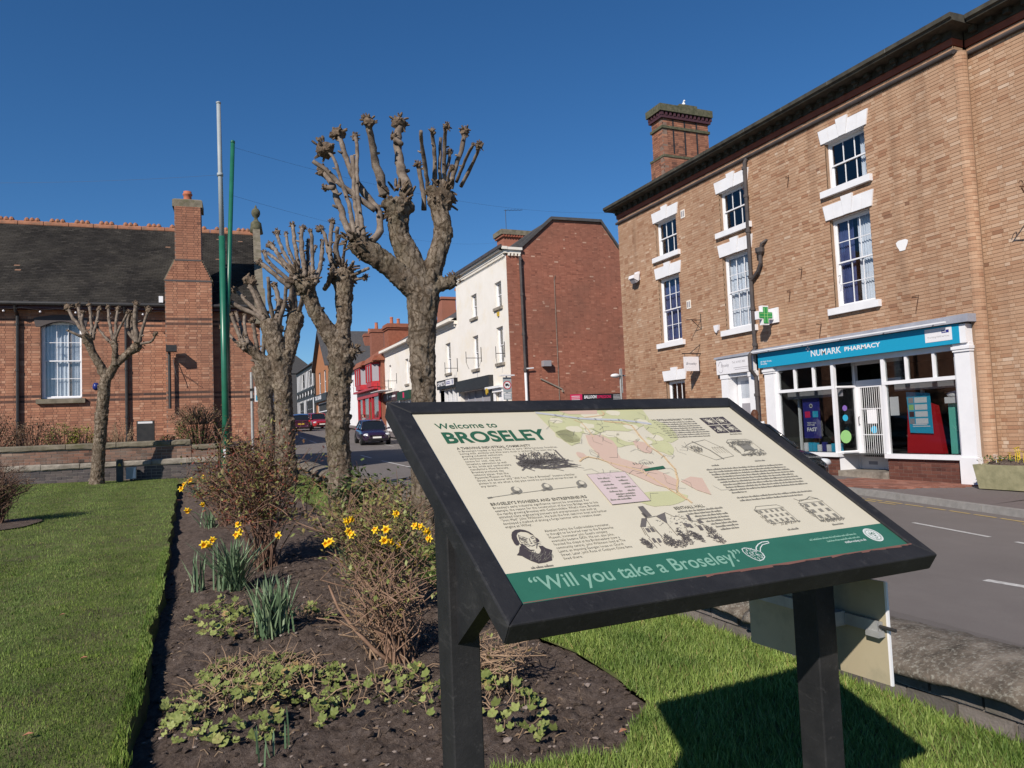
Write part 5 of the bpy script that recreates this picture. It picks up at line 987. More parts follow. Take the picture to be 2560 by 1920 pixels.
TREES={'a':{'trunk':[[(2.206,7.571,0.148,0.2031),(2.21,7.553,0.41,0.1777),(2.211,7.515,1.001,0.1566),(2.221,7.471,1.634,0.1523),(2.213,7.443,2.141,0.1608),(2.214,7.424,2.437,0.1819),(2.229,7.404,2.647,0.1989),(2.235,7.392,2.803,0.1946)],[(2.234,7.395,2.753,0.1777),(2.109,7.389,2.845,0.1513),(1.926,7.405,2.997,0.1337),(1.763,7.414,3.117,0.1369),(1.601,7.422,3.223,0.1401),(1.532,7.394,3.287,0.1228)],[(2.234,7.394,2.774,0.1692),(2.164,7.411,2.988,0.1523),(2.078,7.435,3.199,0.1439),(2.007,7.455,3.375,0.1269),(2.002,7.445,3.566,0.1312),(1.992,7.441,3.705,0.1819),(1.982,7.442,3.757,0.1439)],[(2.262,7.381,2.793,0.1523),(2.33,7.379,2.989,0.1233),(2.416,7.366,3.249,0.1196),(2.469,7.37,3.449,0.1202),(2.452,7.405,3.654,0.1207),(2.474,7.425,3.816,0.1646),(2.51,7.446,3.869,0.1305)],[(2.247,7.386,2.815,0.1269),(2.375,7.329,2.843,0.0931),(2.504,7.271,2.871,0.0762),(2.535,7.256,2.887,0.0846)]],'shoot':[([(1.49,7.41,3.317,0.045),(1.41,7.569,3.646,0.041),(1.36,7.717,3.935,0.0368),(1.305,7.873,4.145,0.0324)],0.061),([(1.322,7.504,3.85,0.031),(1.27,7.58,3.87,0.0288)],0.037),([(1.523,7.394,3.351,0.0284),(1.462,7.454,3.677,0.0262),(1.408,7.517,3.899,0.024),(1.376,7.572,4.111,0.0217),(1.353,7.629,4.228,0.0195),(1.295,7.702,4.317,0.0245)],0.095),([(1.567,7.374,3.361,0.0308),(1.575,7.433,3.644,0.0287),(1.578,7.496,3.909,0.0266),(1.564,7.563,4.227,0.0293)],0.0),([(1.61,7.356,3.347,0.0284),(1.601,7.428,3.718,0.0264),(1.612,7.494,4.059,0.0242),(1.623,7.562,4.358,0.022),(1.613,7.65,4.479,0.0223)],0.039),([(1.708,7.372,3.297,0.0477),(1.787,7.387,3.404,0.0432),(1.806,7.426,3.538,0.0411),(1.793,7.48,3.676,0.0414),(1.716,7.562,3.806,0.0417),(1.595,7.655,4.05,0.037),(1.508,7.731,4.345,0.0323),(1.463,7.794,4.555,0.0325)],0.076),([(1.735,7.447,3.649,0.0363),(1.565,7.477,3.791,0.0325),(1.406,7.503,3.919,0.03),(1.293,7.51,4.032,0.0286),(1.149,7.532,4.119,0.0261)],0.0),([(1.862,7.489,3.846,0.0637),(1.8,7.403,4.097,0.0508),(1.728,7.325,4.306,0.0419),(1.67,7.244,4.474,0.0426)],0.064),([(2.098,7.386,3.847,0.0661),(2.062,7.453,4.117,0.0555),(2.054,7.506,4.413,0.0498),(2.07,7.553,4.651,0.0476)],0.076),([(2.021,7.387,4.364,0.0294),(1.979,7.454,4.454,0.0296)],0.037),([(2.316,7.538,3.736,0.0327),(2.264,7.505,3.989,0.0301),(2.239,7.464,4.177,0.0299)],0.039),([(2.359,7.509,3.91,0.0302),(2.275,7.35,4.128,0.0271),(2.202,7.191,4.286,0.0241),(2.154,7.025,4.357,0.0212)],0.0),([(2.423,7.48,3.932,0.0327),(2.385,7.391,4.154,0.0299),(2.358,7.298,4.37,0.0247),(2.334,7.212,4.459,0.0244)],0.032),([(2.487,7.451,3.954,0.0252),(2.477,7.387,4.213,0.0225),(2.465,7.325,4.444,0.0199)],0.0),([(2.522,7.437,3.94,0.0327),(2.487,7.3,4.196,0.0297),(2.457,7.165,4.394,0.0244),(2.436,7.036,4.445,0.024)],0.042),([(2.546,7.446,4.139,0.0202),(2.565,7.429,4.276,0.0202),(2.592,7.413,4.338,0.0202)],0.032),([(2.562,7.422,3.901,0.0353),(2.647,7.373,4.124,0.0327),(2.72,7.328,4.36,0.0302),(2.741,7.309,4.536,0.0302)],0.054),([(2.656,7.373,4.022,0.0227),(2.668,7.097,4.143,0.0195),(2.647,6.838,4.206,0.0166)],0.02),([(2.701,7.357,3.97,0.0252),(2.729,7.159,4.109,0.0222),(2.73,6.977,4.193,0.0205),(2.705,6.811,4.19,0.0213)],0.042),([(2.556,7.4,3.932,0.0226),(2.536,7.207,4.08,0.0196)],0.032)]},'b':{'trunk':[[(2.048,11.336,0.063,0.2431),(2.012,11.318,0.611,0.2188),(1.994,11.306,0.915,0.1884),(1.979,11.284,1.383,0.2006),(2.016,11.23,1.976,0.1945),(2.034,11.196,2.4,0.2006),(2.016,11.185,2.704,0.2067)],[(2.01,11.19,2.662,0.1824),(1.831,11.186,2.916,0.1511),(1.676,11.173,3.154,0.1323),(1.572,11.136,3.417,0.1316),(1.522,11.082,3.585,0.2022),(1.493,11.026,3.627,0.1538)],[(2.032,11.179,2.685,0.1824),(2.09,11.196,2.89,0.1465),(2.115,11.218,3.233,0.1411),(2.13,11.244,3.58,0.1663),(2.142,11.283,3.744,0.2042),(2.152,11.33,3.804,0.1492)],[(2.028,11.199,2.4,0.1824),(2.153,11.137,2.516,0.1337),(2.226,11.104,2.543,0.0973)]],'shoot':[([(1.294,11.119,3.526,0.0445),(0.999,11.223,3.812,0.0411),(0.898,11.257,3.884,0.0376)],0.049),([(1.341,11.095,3.576,0.0376),(1.11,11.185,3.809,0.0342),(0.987,11.231,3.969,0.0308),(0.965,11.24,4.048,0.0274)],0.032),([(1.389,11.071,3.625,0.0342),(1.218,11.419,3.918,0.0316),(1.069,11.762,4.151,0.0287)],0.028),([(1.421,11.056,3.657,0.0445),(1.254,11.281,3.925,0.0417),(1.145,11.482,4.16,0.0387),(1.113,11.66,4.256,0.0357)],0.06),([(1.453,11.041,3.673,0.0342),(1.269,11.254,3.972,0.0312),(1.2,11.421,4.22,0.0298),(1.193,11.563,4.435,0.0284)],0.053),([(1.423,11.048,3.76,0.0308),(1.324,11.132,4.069,0.0275),(1.294,11.193,4.274,0.0242),(1.294,11.249,4.345,0.0226)],0.032),([(1.445,11.043,3.69,0.0376),(1.436,11.158,4.099,0.0346),(1.416,11.285,4.377,0.0315),(1.405,11.416,4.536,0.0283)],0.044),([(1.524,11.009,3.687,0.0479),(1.515,11.127,4.044,0.0415),(1.52,11.243,4.337,0.0385),(1.555,11.356,4.468,0.0354)],0.049),([(1.579,10.987,3.667,0.0308),(1.593,11.157,3.967,0.0296),(1.623,11.319,4.274,0.0283)],0.032),([(1.618,10.971,3.648,0.0342),(1.61,10.973,4.013,0.0309),(1.625,10.974,4.257,0.0292),(1.602,11.001,4.341,0.0258)],0.035),([(1.649,10.957,3.647,0.0274),(1.664,11.069,3.951,0.026),(1.71,11.174,4.154,0.0245)],0.025),([(1.671,10.953,3.561,0.0376),(1.758,11.015,3.943,0.0346),(1.799,11.102,4.231,0.0314)],0.028),([(1.656,10.955,3.63,0.0274),(1.759,11.143,3.902,0.0245),(1.832,11.354,4.003,0.025)],0.035),([(2.038,11.381,3.769,0.0396),(1.933,11.441,4.105,0.0361),(1.885,11.477,4.422,0.0326),(1.842,11.524,4.533,0.0326)],0.063),([(1.99,11.396,3.861,0.0432),(1.983,11.4,4.226,0.0396),(2.005,11.395,4.537,0.0361),(2.005,11.413,4.625,0.0362)],0.049),([(2.032,11.377,3.877,0.0396),(2.043,11.228,4.278,0.0356),(2.035,11.101,4.456,0.0353)],0.0),([(2.114,11.344,3.838,0.036),(2.052,11.192,4.18,0.032),(2.044,11.031,4.291,0.028)],0.032),([(2.138,11.334,3.837,0.0324),(2.12,11.102,4.072,0.0283),(2.108,10.875,4.193,0.0243)],0.025),([(2.188,11.312,3.834,0.0288),(2.173,10.691,3.839,0.0239)],0.0),([(2.252,11.29,3.742,0.036),(2.374,10.604,3.727,0.0273)],0.0),([(2.251,11.295,3.67,0.0324),(2.399,10.931,3.665,0.0281)],0.046),([(1.887,11.459,3.581,0.0468),(1.908,11.026,3.778,0.0383)],0.025)]},'c':{'trunk':[[(1.684,15.557,0.176,0.2759),(1.664,15.525,0.825,0.2353),(1.658,15.491,1.4,0.2191),(1.638,15.46,2.041,0.211),(1.61,15.437,2.609,0.2191),(1.549,15.44,2.977,0.2191),(1.465,15.454,3.345,0.2272),(1.424,15.457,3.574,0.2435),(1.403,15.46,3.672,0.1948)],[(1.609,15.442,2.528,0.1948),(1.767,15.425,3.016,0.1631),(1.881,15.426,3.511,0.1639),(1.916,15.478,3.751,0.1977),(1.927,15.55,3.829,0.149)],[(1.599,15.457,2.367,0.1785),(1.359,15.456,2.735,0.1453),(1.099,15.469,3.02,0.1205),(0.941,15.447,3.161,0.1439),(0.894,15.381,3.233,0.1113)]],'shoot':[([(1.431,15.456,3.536,0.0687),(1.141,15.529,3.78,0.058),(0.875,15.598,3.918,0.0526),(0.635,15.654,4.079,0.0525)],0.09),([(1.36,15.48,3.644,0.0581),(1.076,15.613,3.979,0.0529),(0.886,15.711,4.204,0.0477),(0.792,15.775,4.32,0.0425)],0.069),([(1.312,15.498,3.699,0.0634),(1.153,15.594,4.138,0.053),(1.016,15.684,4.526,0.0532)],0.106),([(1.385,15.465,3.722,0.0581),(1.231,15.318,4.091,0.047),(1.08,15.175,4.399,0.0464)],0.079),([(1.458,15.431,3.745,0.0528),(1.373,15.233,4.107,0.0469),(1.361,15.004,4.455,0.0412)],0.0),([(1.554,15.393,3.688,0.0687),(1.599,15.497,4.081,0.0586),(1.544,15.646,4.431,0.0538)],0.074),([(1.578,15.386,3.634,0.0581),(1.694,15.209,3.981,0.0472),(1.713,15.071,4.378,0.0417)],0.069),([(0.921,15.374,3.151,0.0518),(0.786,15.458,3.5,0.0441),(0.697,15.528,3.77,0.0391)],0.048),([(0.946,15.362,3.176,0.0466),(0.876,15.748,3.568,0.0398),(0.807,16.137,3.909,0.038)],0.042),([(0.97,15.35,3.2,0.0466),(0.96,15.484,3.532,0.0366),(0.948,15.624,3.791,0.0369)],0.042),([(0.896,15.39,3.075,0.0414),(0.699,15.77,3.329,0.0369),(0.519,16.141,3.618,0.0377)],0.048),([(1.908,15.564,3.748,0.0647),(1.82,15.404,4.125,0.0533),(1.832,15.2,4.515,0.0475)],0.063),([(1.933,15.551,3.774,0.0647),(1.927,15.427,4.16,0.0536),(1.971,15.278,4.591,0.0479)],0.069),([(1.957,15.542,3.746,0.0539),(2.022,15.18,4.038,0.0476),(2.011,14.852,4.294,0.0415)],0.053),([(1.883,15.576,3.723,0.0485),(1.751,15.514,3.953,0.0428),(1.645,15.448,4.074,0.0373)],0.042)]},'d':{'trunk':[[(1.63,18.618,0.122,0.2601),(1.606,18.584,0.845,0.2312),(1.583,18.546,1.615,0.212),(1.541,18.515,2.386,0.212),(1.46,18.52,2.871,0.2312),(1.401,18.535,3.047,0.212)],[(1.558,18.511,2.338,0.1927),(1.806,18.479,2.864,0.1744),(1.958,18.492,3.353,0.2144),(1.998,18.576,3.481,0.1568)]],'shoot':[([(1.401,18.537,3.018,0.0674),(1.22,18.416,3.439,0.0573),(1.041,18.297,3.805,0.0473)],0.077),([(1.428,18.522,3.065,0.0674),(1.363,18.469,3.639,0.0577),(1.297,18.422,4.115,0.0479)],0.077),([(1.49,18.495,3.062,0.0674),(1.531,18.292,3.618,0.0574),(1.562,18.093,4.166,0.0474)],0.077),([(1.938,18.279,3.407,0.0674),(1.884,18.078,3.979,0.0572),(1.976,17.821,4.418,0.0472)],0.077),([(1.964,18.267,3.425,0.0674),(2.092,18.133,3.99,0.0577),(2.132,18.037,4.557,0.048)],0.077)]},'e':{'trunk':[[(-2.103,19.324,0.372,0.2112),(-2.092,19.309,0.527,0.1745),(-2.06,19.269,0.957,0.1561),(-2.009,19.21,1.532,0.1561),(-1.958,19.152,2.116,0.1469),(-1.908,19.098,2.627,0.1469),(-1.853,19.06,2.854,0.1469)],[(-1.863,19.068,2.8,0.1378),(-2.011,19.056,3.149,0.1099),(-2.16,19.047,3.452,0.1004),(-2.233,19.007,3.722,0.1183),(-2.258,18.958,3.797,0.0817)],[(-1.846,19.06,2.808,0.1286),(-1.635,19.002,3.143,0.1013),(-1.39,18.936,3.377,0.1016),(-1.213,18.904,3.532,0.1205),(-1.156,18.929,3.6,0.0836)],[(-1.673,18.967,3.084,0.101),(-1.669,18.949,3.35,0.0827),(-1.682,18.942,3.561,0.0918),(-1.69,18.941,3.626,0.0643)]],'shoot':[([(-2.279,19.188,3.766,0.0538),(-2.558,19.362,4.208,0.042),(-2.676,19.475,4.497,0.0422)],0.078),([(-2.265,19.18,3.795,0.0538),(-2.425,19.342,4.238,0.0451),(-2.451,19.456,4.53,0.0454)],0.066),([(-2.169,19.139,3.79,0.0478),(-2.198,19.19,4.219,0.042),(-2.201,19.238,4.515,0.0391)],0.06),([(-2.143,19.131,3.73,0.0478),(-2.068,19.19,4.101,0.0361),(-2.006,19.257,4.447,0.0363)],0.06),([(-2.307,19.202,3.737,0.0419),(-2.48,19.143,3.818,0.0356),(-2.624,19.072,3.896,0.0295)],0.03),([(-2.224,19.162,3.793,0.0419),(-2.328,19.179,4.095,0.0359),(-2.323,19.153,4.332,0.0358)],0.048),([(-1.679,18.94,3.559,0.0478),(-1.765,19.065,4.088,0.0391),(-1.826,19.189,4.471,0.0363)],0.06),([(-1.664,18.932,3.589,0.0478),(-1.62,18.925,4.04,0.0389),(-1.604,18.937,4.39,0.036)],0.06),([(-1.706,18.952,3.561,0.0419),(-1.933,19.141,3.854,0.0301),(-2.132,19.311,4.27,0.0272)],0.03),([(-1.679,18.94,3.559,0.0419),(-1.61,18.789,3.811,0.0327),(-1.363,18.548,4.258,0.0296)],0.042),([(-1.211,18.735,3.598,0.0478),(-1.426,18.8,3.905,0.0388),(-1.358,18.738,4.303,0.0358)],0.054),([(-1.197,18.727,3.627,0.0658),(-1.227,18.645,4.036,0.0596),(-1.197,18.537,4.454,0.0593)],0.066),([(-1.238,18.745,3.629,0.0478),(-1.344,18.782,3.964,0.0389),(-1.285,18.75,4.246,0.0329)],0.048),([(-1.156,18.709,3.625,0.0538),(-1.084,18.68,3.923,0.0419),(-0.955,18.618,4.339,0.0419)],0.078),([(-1.102,18.69,3.563,0.0419),(-0.903,18.468,3.597,0.0297),(-0.799,18.281,3.738,0.0295)],0.054)]}}

# ---------------------------------------------------------------- pollarded trees
m, t, b = nt('bark'); L = t.links
n1 = nz(t, 14, 8, .7); r = ramp(t, [(.22,(.036,.026,.019)),(.38,(.125,.096,.072)),(.56,(.25,.2,.155)),(.78,(.42,.35,.28))]); L.new(n1, r.inputs[0])
n2 = nz(t, 1.8, 4, .6); r2 = ramp(t, [(.5,(0,0,0)),(.72,(.5,.5,.5))]); L.new(n2, r2.inputs[0])
vo = N(t, 'TexVoronoi', feature='DISTANCE_TO_EDGE', i_Scale=13.0); mp_ = N(t, 'Mapping'); mp_.inputs['Scale'].default_value = (1,1,.38); dn_ = N(t, 'TexNoise', i_Scale=9.0, i_Detail=4.0); L.new(wpos(t), dn_.inputs['Vector'])
va = N(t, 'VectorMath', operation='MULTIPLY_ADD'); va.inputs[1].default_value = (.16,.16,.16); L.new(dn_.outputs['Color'], va.inputs[0]); L.new(wpos(t), va.inputs[2]); L.new(va.outputs[0], mp_.inputs[0]); L.new(mp_.outputs[0], vo.inputs['Vector'])
rf = ramp(t, [(.0,(.28,.24,.2)),(.05,(.7,.67,.63)),(.13,(1,1,1))]); L.new(vo.outputs['Distance'], rf.inputs[0]); c1_ = mixc(t, r2.outputs[0], r.outputs[0], (.15,.135,.085)); c2_ = mixc(t, 1, c1_, rf.outputs[0], 'MULTIPLY')
n3_ = nz(t, 3.1, 6, .65); r3_ = ramp(t, [(.5,(0,0,0)),(.66,(.75,.75,.75))]); L.new(n3_, r3_.inputs[0])
L.new(mixc(t, r3_.outputs[0], c2_, (.085,.06,.042)), b.inputs['Base Color']); b.inputs['Roughness'].default_value = .95; b.inputs['Specular IOR Level'].default_value = .15
bump(t, b, nz(t, 38, 9, .78, stretch=(1,1,.35)), 1.0, .035); M['bark'] = m
mat('shoot_bark', [(.07,.052,.04),(.16,.125,.1),(.26,.212,.172)], scale=12, rough=.8, bmp=.5, bscale=70)
mat('knuckle_bark', [(.05,.035,.025),(.13,.092,.064),(.22,.165,.12)], scale=25, rough=.95, bmp=.8, bscale=60)
def catmull(pts, step):
    P = [np.array(p, dtype=float) for p in pts]; P = [2*P[0]-P[1]]+P+[2*P[-1]-P[-2]]; out = []
    for i in range(1, len(P)-2):
        n = max(1, int(np.linalg.norm((P[i+1]-P[i])[:3])/step))
        for k in range(n):
            u = k/n; a, b_, c, d = P[i-1], P[i], P[i+1], P[i+2]
            out.append(.5*((2*b_)+(-a+c)*u+(2*a-5*b_+4*c-d)*u*u+(-a+3*b_-3*c+d)*u**3))
    out.append(P[-2]); return out
def remesh(mb, voxel):
    me = bpy.data.meshes.new('tmp'); me.from_pydata(mb.v, [], mb.f); o = bpy.data.objects.new('tmp', me); COL.objects.link(o)
    md = o.modifiers.new('r', 'REMESH'); md.mode = 'VOXEL'; md.voxel_size = voxel
    dg = bpy.context.evaluated_depsgraph_get(); dg.update(); out = bpy.data.meshes.new_from_object(o.evaluated_get(dg)); bpy.data.objects.remove(o); bpy.data.meshes.remove(me); return out
def finish(me, name, m, parent, disp=None, smooth=True):
    n = len(me.vertices); co = np.empty(n*3, dtype=np.float32); me.vertices.foreach_get('co', co); co = co.reshape(-1, 3)
    if disp is not None:
        no = np.empty(n*3, dtype=np.float32); me.vertices.foreach_get('normal', no); no = no.reshape(-1, 3)
        d = np.array([disp(Vector(c)) for c in co], dtype=np.float32); co = co+no*d[:,None]
    co = co-np.array(PIV[parent.name], dtype=np.float32); me.vertices.foreach_set('co', co.ravel())
    if smooth: me.polygons.foreach_set('use_smooth', np.ones(len(me.polygons), dtype=bool))
    me.materials.clear(); me.update(); me.name = name
    return link(name, me, m, parent, PIV[parent.name])
def stubs(mb, c, r, n, rn, l0=.35, l1=.9, up=.3, rad=.10):
    c = Vector(c)
    for i in range(n):
        d = Vector((rn.gauss(0,1), rn.gauss(0,1), rn.gauss(up,1))).normalized(); l = r*rn.uniform(l0, l1); p = c+d*r*.75; d2 = (d+Vector((rn.gauss(0,.35), rn.gauss(0,.35), rn.gauss(.15,.35)))).normalized()
        mb.tube([p, p+d2*l*.6, p+d2*l], [r*rad*rn.uniform(.7,1.5), r*rad*rn.uniform(.8,1.4), r*rad*.7], 5)
def pollard(key, label, seed, voxel):
    D = TREES[key]; rn = random.Random(seed); base = D['trunk'][0][0]
    root = thing('pollarded_tree', label, 'tree', (base[0], base[1], base[2]-.05), 'pollarded trees on the lawn edge')
    mb = MB(); heads = []
    for si, st in enumerate(D['trunk']):
        P = catmull(st, .04 if voxel < .02 else .07); path = [p[:3] for p in P]; rad = [p[3]*.88 for p in P]
        if si == 0: path = [np.array([base[0], base[1], base[2]-.12])]+path; rad = [rad[0]*1.15]+rad
        mb.tube(path, rad, 14)
        L_ = sum(np.linalg.norm(path[i+1]-path[i]) for i in range(len(path)-1))
        for k in range(int(L_*(7 if si == 0 else 6))):                       # burrs
            i = rn.randrange(len(path)); a = rn.uniform(0, 6.28); rr = rad[i]; d = Vector((math.cos(a), math.sin(a), rn.uniform(-.4,.4)))
            mb.blob(Vector(path[i])+d*rr*rn.uniform(.72,.95), rr*rn.uniform(.16,.46), seed=k+seed*100, amp=.4, sub=1, sc=(1,1,rn.uniform(.7,1.4)))
        for pt_ in range(max(2, int(L_*(3.2 if si == 0 else 2.5)))):                 # knot clusters
            i = rn.randrange(len(path)); a = rn.uniform(0, 6.28); rr = rad[i]
            for k in range(13):
                a2 = a+rn.gauss(0,.45); d = Vector((math.cos(a2), math.sin(a2), 0)); zz = rn.gauss(0,.4)*rr
                mb.blob(Vector(path[i])+d*rr*rn.uniform(.92,1.06)+Vector((0,0,zz)), rr*rn.uniform(.1,.2), seed=k+seed*31+pt_, amp=.5, sub=1)
        if si > 0:
            for k in range(14): 
                i = len(path)-1-rn.randrange(max(2, len(path)//4)); a = rn.uniform(0, 6.28); rr = rad[i]; d = Vector((math.cos(a), math.sin(a), rn.uniform(-.6,.9))).normalized()
                mb.blob(Vector(path[i])+d*rr*.85, rr*rn.uniform(.25,.5), seed=k+seed*77, amp=.5, sub=1)
            heads.append((path[-1], rad[-2], path[-3 if len(path) > 3 else 0]))
    me = remesh(mb, voxel); s5 = seed*5.3; kd = D['trunk'][0][3][3]/.155
    def disp(p):
        q = Vector((p.x, p.y, p.z*.55))
        a = noise.noise(q*6+Vector((s5,0,0))); b_ = noise.noise(q*17+Vector((0,s5,0))); c = noise.noise(p*38); rdg = 1-abs(noise.noise(Vector((p.x,p.y,p.z*.8))*11+Vector((0,0,s5))))
        return kd*(.016*a+.011*b_+.007*c+.007*noise.noise(Vector((p.x*34,p.y*34,p.z*7)))-.012*max(0, rdg-.87)*5)-.002
    finish(me, 'trunk', M['bark'], root, disp)
    sb_ = MB()
    for (p, r_, p2) in heads:
        stubs(sb_, Vector(p), r_*1.15, 26 if voxel < .02 else 12, rn, .3, .75, .5, .085); stubs(sb_, Vector(p2), r_*1.1, 18 if voxel < .02 else 8, rn, .2, .5, .1, .08)
    if sb_.v: tag(sb_.build('stub_twigs', M['knuckle_bark'], root), kind='stuff')
    for (st, k) in D['shoot']:
        P = catmull(st, .05 if voxel < .02 else .09); q = MB(); path = [Vector(p[:3])+Vector((rn.gauss(0,1),rn.gauss(0,1),0))*p[3]*.12 for p in P]; rad = [p[3]*.86*rn.uniform(.9,1.12) for p in P]; wob = rn.uniform(0,6.28); path = [p+Vector((math.cos(wob),math.sin(wob),0))*math.sin(math.pi*i/max(1,len(path)-1))*rn.uniform(.02,.03)*(1 if voxel < .025 else .5) for i, p in enumerate(path)]
        d0_ = (path[0]-path[min(2, len(path)-1)]).normalized(); path = [path[0]+d0_*.035]+path; rad = [rad[0]]+rad
        q.tube(path, rad, 8)
        for i in range(2, len(path)-1, 3):
            if rn.random() < .7:
                a = rn.uniform(0,6.28); d = Vector((math.cos(a), math.sin(a), .35)); rr = rad[i]; q.tube([path[i]+d*rr*.6, path[i]+d*rr*1.45, path[i]+d*rr*rn.uniform(1.7,2.6)], [rr*.5, rr*.42, rr*.3], 6)
        br = q.build('branch', M['shoot_bark'], root, smooth=True)
        if k > 0:
            q = MB(); c = path[-1]; k *= 1.38; q.blob(c, k*.66, seed=int(k*9999) % 97, amp=.45, sub=2)
            for z_ in range(3): q.blob(c+Vector((rn.uniform(-.5,.5),rn.uniform(-.5,.5),rn.uniform(-.6,.3)))*k, k*rn.uniform(.3,.5), seed=z_, amp=.5, sub=1)
            stubs(q, c, k*.85, 16 if voxel < .02 else 9, rn, .25, .65, .35, .13); q.build('knuckle', M['knuckle_bark'], br)
    return root
pollard('a', 'largest pollarded lime tree with three knobbly limbs standing behind the information board', 1, .013)
pollard('b', 'second pollarded tree in the row, forked trunk left of the information board', 2, .016)
pollard('c', 'third pollarded tree beside the green poles with many thin cut shoots', 3, .02)
pollard('d', 'farthest pollarded tree of the row, half hidden behind the third', 4, .026)
pollard('e', 'small slender pollarded tree on the lawn in front of the church hall', 5, .02)

# ---------------------------------------------------------------- plants
def leaf_mat(name, stops, rough=.55):
    m, t, b = nt(name); L = t.links; a = N(t, 'Attribute', attribute_name='tint'); r = ramp(t, stops); L.new(a.outputs['Fac'], r.inputs[0])
    L.new(mixc(t, .3, r.outputs[0], nz(t, 40, 3), 'OVERLAY'), b.inputs['Base Color']); b.inputs['Roughness'].default_value = rough; b.inputs['Specular IOR Level'].default_value = .3; M[name] = m
leaf_mat('rose_leaf', [(0,(.14,.035,.024)),(.3,(.2,.07,.038)),(.5,(.17,.11,.04)),(.75,(.13,.135,.038)),(1,(.22,.22,.075))])
leaf_mat('olive_leaf', [(0,(.14,.09,.035)),(.3,(.17,.14,.04)),(.65,(.14,.165,.045)),(1,(.25,.26,.09))])
leaf_mat('green_leaf', [(0,(.028,.04,.012)),(.5,(.055,.085,.022)),(1,(.13,.17,.05))])
leaf_mat('dry_leaf', [(0,(.06,.035,.02)),(.5,(.14,.088,.05)),(1,(.2,.15,.09))])
leaf_mat('yellow_leaf', [(0,(.1,.11,.015)),(.5,(.19,.2,.025)),(1,(.28,.27,.05))])
leaf_mat('geranium_leaf', [(0,(.09,.105,.026)),(.5,(.155,.185,.05)),(.85,(.25,.275,.09)),(1,(.3,.2,.085))])
leaf_mat('daffodil_leaf', [(0,(.07,.12,.06)),(.5,(.12,.18,.1)),(1,(.2,.26,.15))], .45)
mat('cane', [(.15,.085,.055),(.27,.17,.115)], scale=20, rough=.8); mat('dark_cane', [(.09,.052,.038),(.2,.115,.08)], scale=14, rough=.8); mat('dry_stem', [(.22,.14,.085),(.35,.24,.16)], scale=25, rough=.8)
def leaves(name, pts, size, m, parent, aspect=.55, droop=.3, tint=None):
    P = np.array([p[:3] for p in pts], dtype=np.float32); n = len(P)
    a = RNG.uniform(0, 2*np.pi, n); e = RNG.normal(.15, .55, n); d = np.stack([np.cos(a)*np.cos(e), np.sin(a)*np.cos(e), np.sin(e)], 1)
    s = np.stack([-np.sin(a), np.cos(a), RNG.normal(0, .45, n)], 1); s /= np.linalg.norm(s, axis=1)[:,None]
    L_ = size*RNG.uniform(.55, 1.25, n); w = L_*aspect*.5; up = np.cross(d, s)
    mid = P+d*(L_*.45)[:,None]+up*(L_*.08)[:,None]
    V = np.concatenate([P, mid-s*w[:,None]-up*(w*.35)[:,None], mid+s*w[:,None]-up*(w*.35)[:,None], P+d*L_[:,None]-np.array([0,0,1])*(L_*droop*.4)[:,None], mid], 0)
    i = np.arange(n); F = np.concatenate([np.stack([i,i+n,i+4*n],1), np.stack([i,i+4*n,i+2*n],1), np.stack([i+n,i+3*n,i+4*n],1), np.stack([i+4*n,i+3*n,i+2*n],1)], 0)
    tn = RNG.uniform(0, 1, n) if tint is None else np.clip(np.array(tint)+RNG.normal(0,.15,n), 0, 1)
    o = raw_mesh(name, V, F, M[m], parent, PIV[parent.name], tint=np.tile(tn, 4)); o['kind'] = 'stuff'; return o
def bush(name, label, base, h, spread, nst, lsize, nleaf, lm, sm, rn, lo=.25, group=None, r0=.007, lean=(0,0), fork=3, tilt=None, twig=.35):
    """canes fanning from the base, forked twigs, leaves along the upper part"""
    root = thing(name, label, 'plant', base, group); q = MB(); pts = []; B_ = Vector(base)
    for i in range(nst):
        a = rn.uniform(0, 6.28); s_ = spread*rn.random()**.6; hh = h*rn.uniform(.6, 1.0)*(1-.25*(s_/max(spread,1e-3))**2)
        b0 = B_+Vector((rn.gauss(0,.05), rn.gauss(0,.05), -.02)); top = B_+Vector((math.cos(a)*s_+lean[0]*hh, math.sin(a)*s_+lean[1]*hh, hh))
        n = 6; path = [b0.lerp(top, k/n)+Vector((rn.gauss(0,.02),rn.gauss(0,.02),0))*min(k,3)+Vector((0,0,.06*h*math.sin(math.pi*k/n))) for k in range(n+1)]
        rr = r0*rn.uniform(.7,1.3); q.tube(path, [rr*(1-.6*k/n) for k in range(n+1)], 5)
        segs = [path]
        for f in range(fork):
            k = rn.randrange(2, n); p = path[k]; d = Vector((rn.gauss(0,1), rn.gauss(0,1), rn.uniform(.2,1.3))).normalized(); l = h*twig*rn.uniform(.4,1); tw = [p, p+d*l*.5+Vector((0,0,.02)), p+d*l]
            q.tube(tw, [rr*.6, rr*.45, rr*.25], 4); segs.append(tw)
        for sgm in segs:
            for k in range(max(1, nleaf//(nst*(fork+1)))):
                u = rn.uniform(0, len(sgm)-1.001); j = int(u); p = sgm[j].lerp(sgm[j+1], u-j)
                if p.z > base[2]+lo*h: pts.append(tuple(p+Vector((rn.gauss(0,1),rn.gauss(0,1),rn.gauss(0,1)))*lsize*.6))
    q.build('stems', M[sm], root)
    if pts: leaves('foliage', pts, lsize, lm, root)
    return root
rn = random.Random(21)
bush('rose_bush', 'large reddish brown rose bush in the middle of the soil bed', (.6, 7.5, zs(.6,7.5)), 1.5, .7, 66, .046, 4200, 'rose_leaf', 'dark_cane', rn, lo=.3, lean=(-.1, .1), fork=4)
bush('rose_bush', 'thin rose canes with red buds behind the large rose bush', (.35, 10.4, zs(.35,10.4)), 1.15, .6, 40, .045, 2000, 'rose_leaf', 'dark_cane', rn, lo=.3)
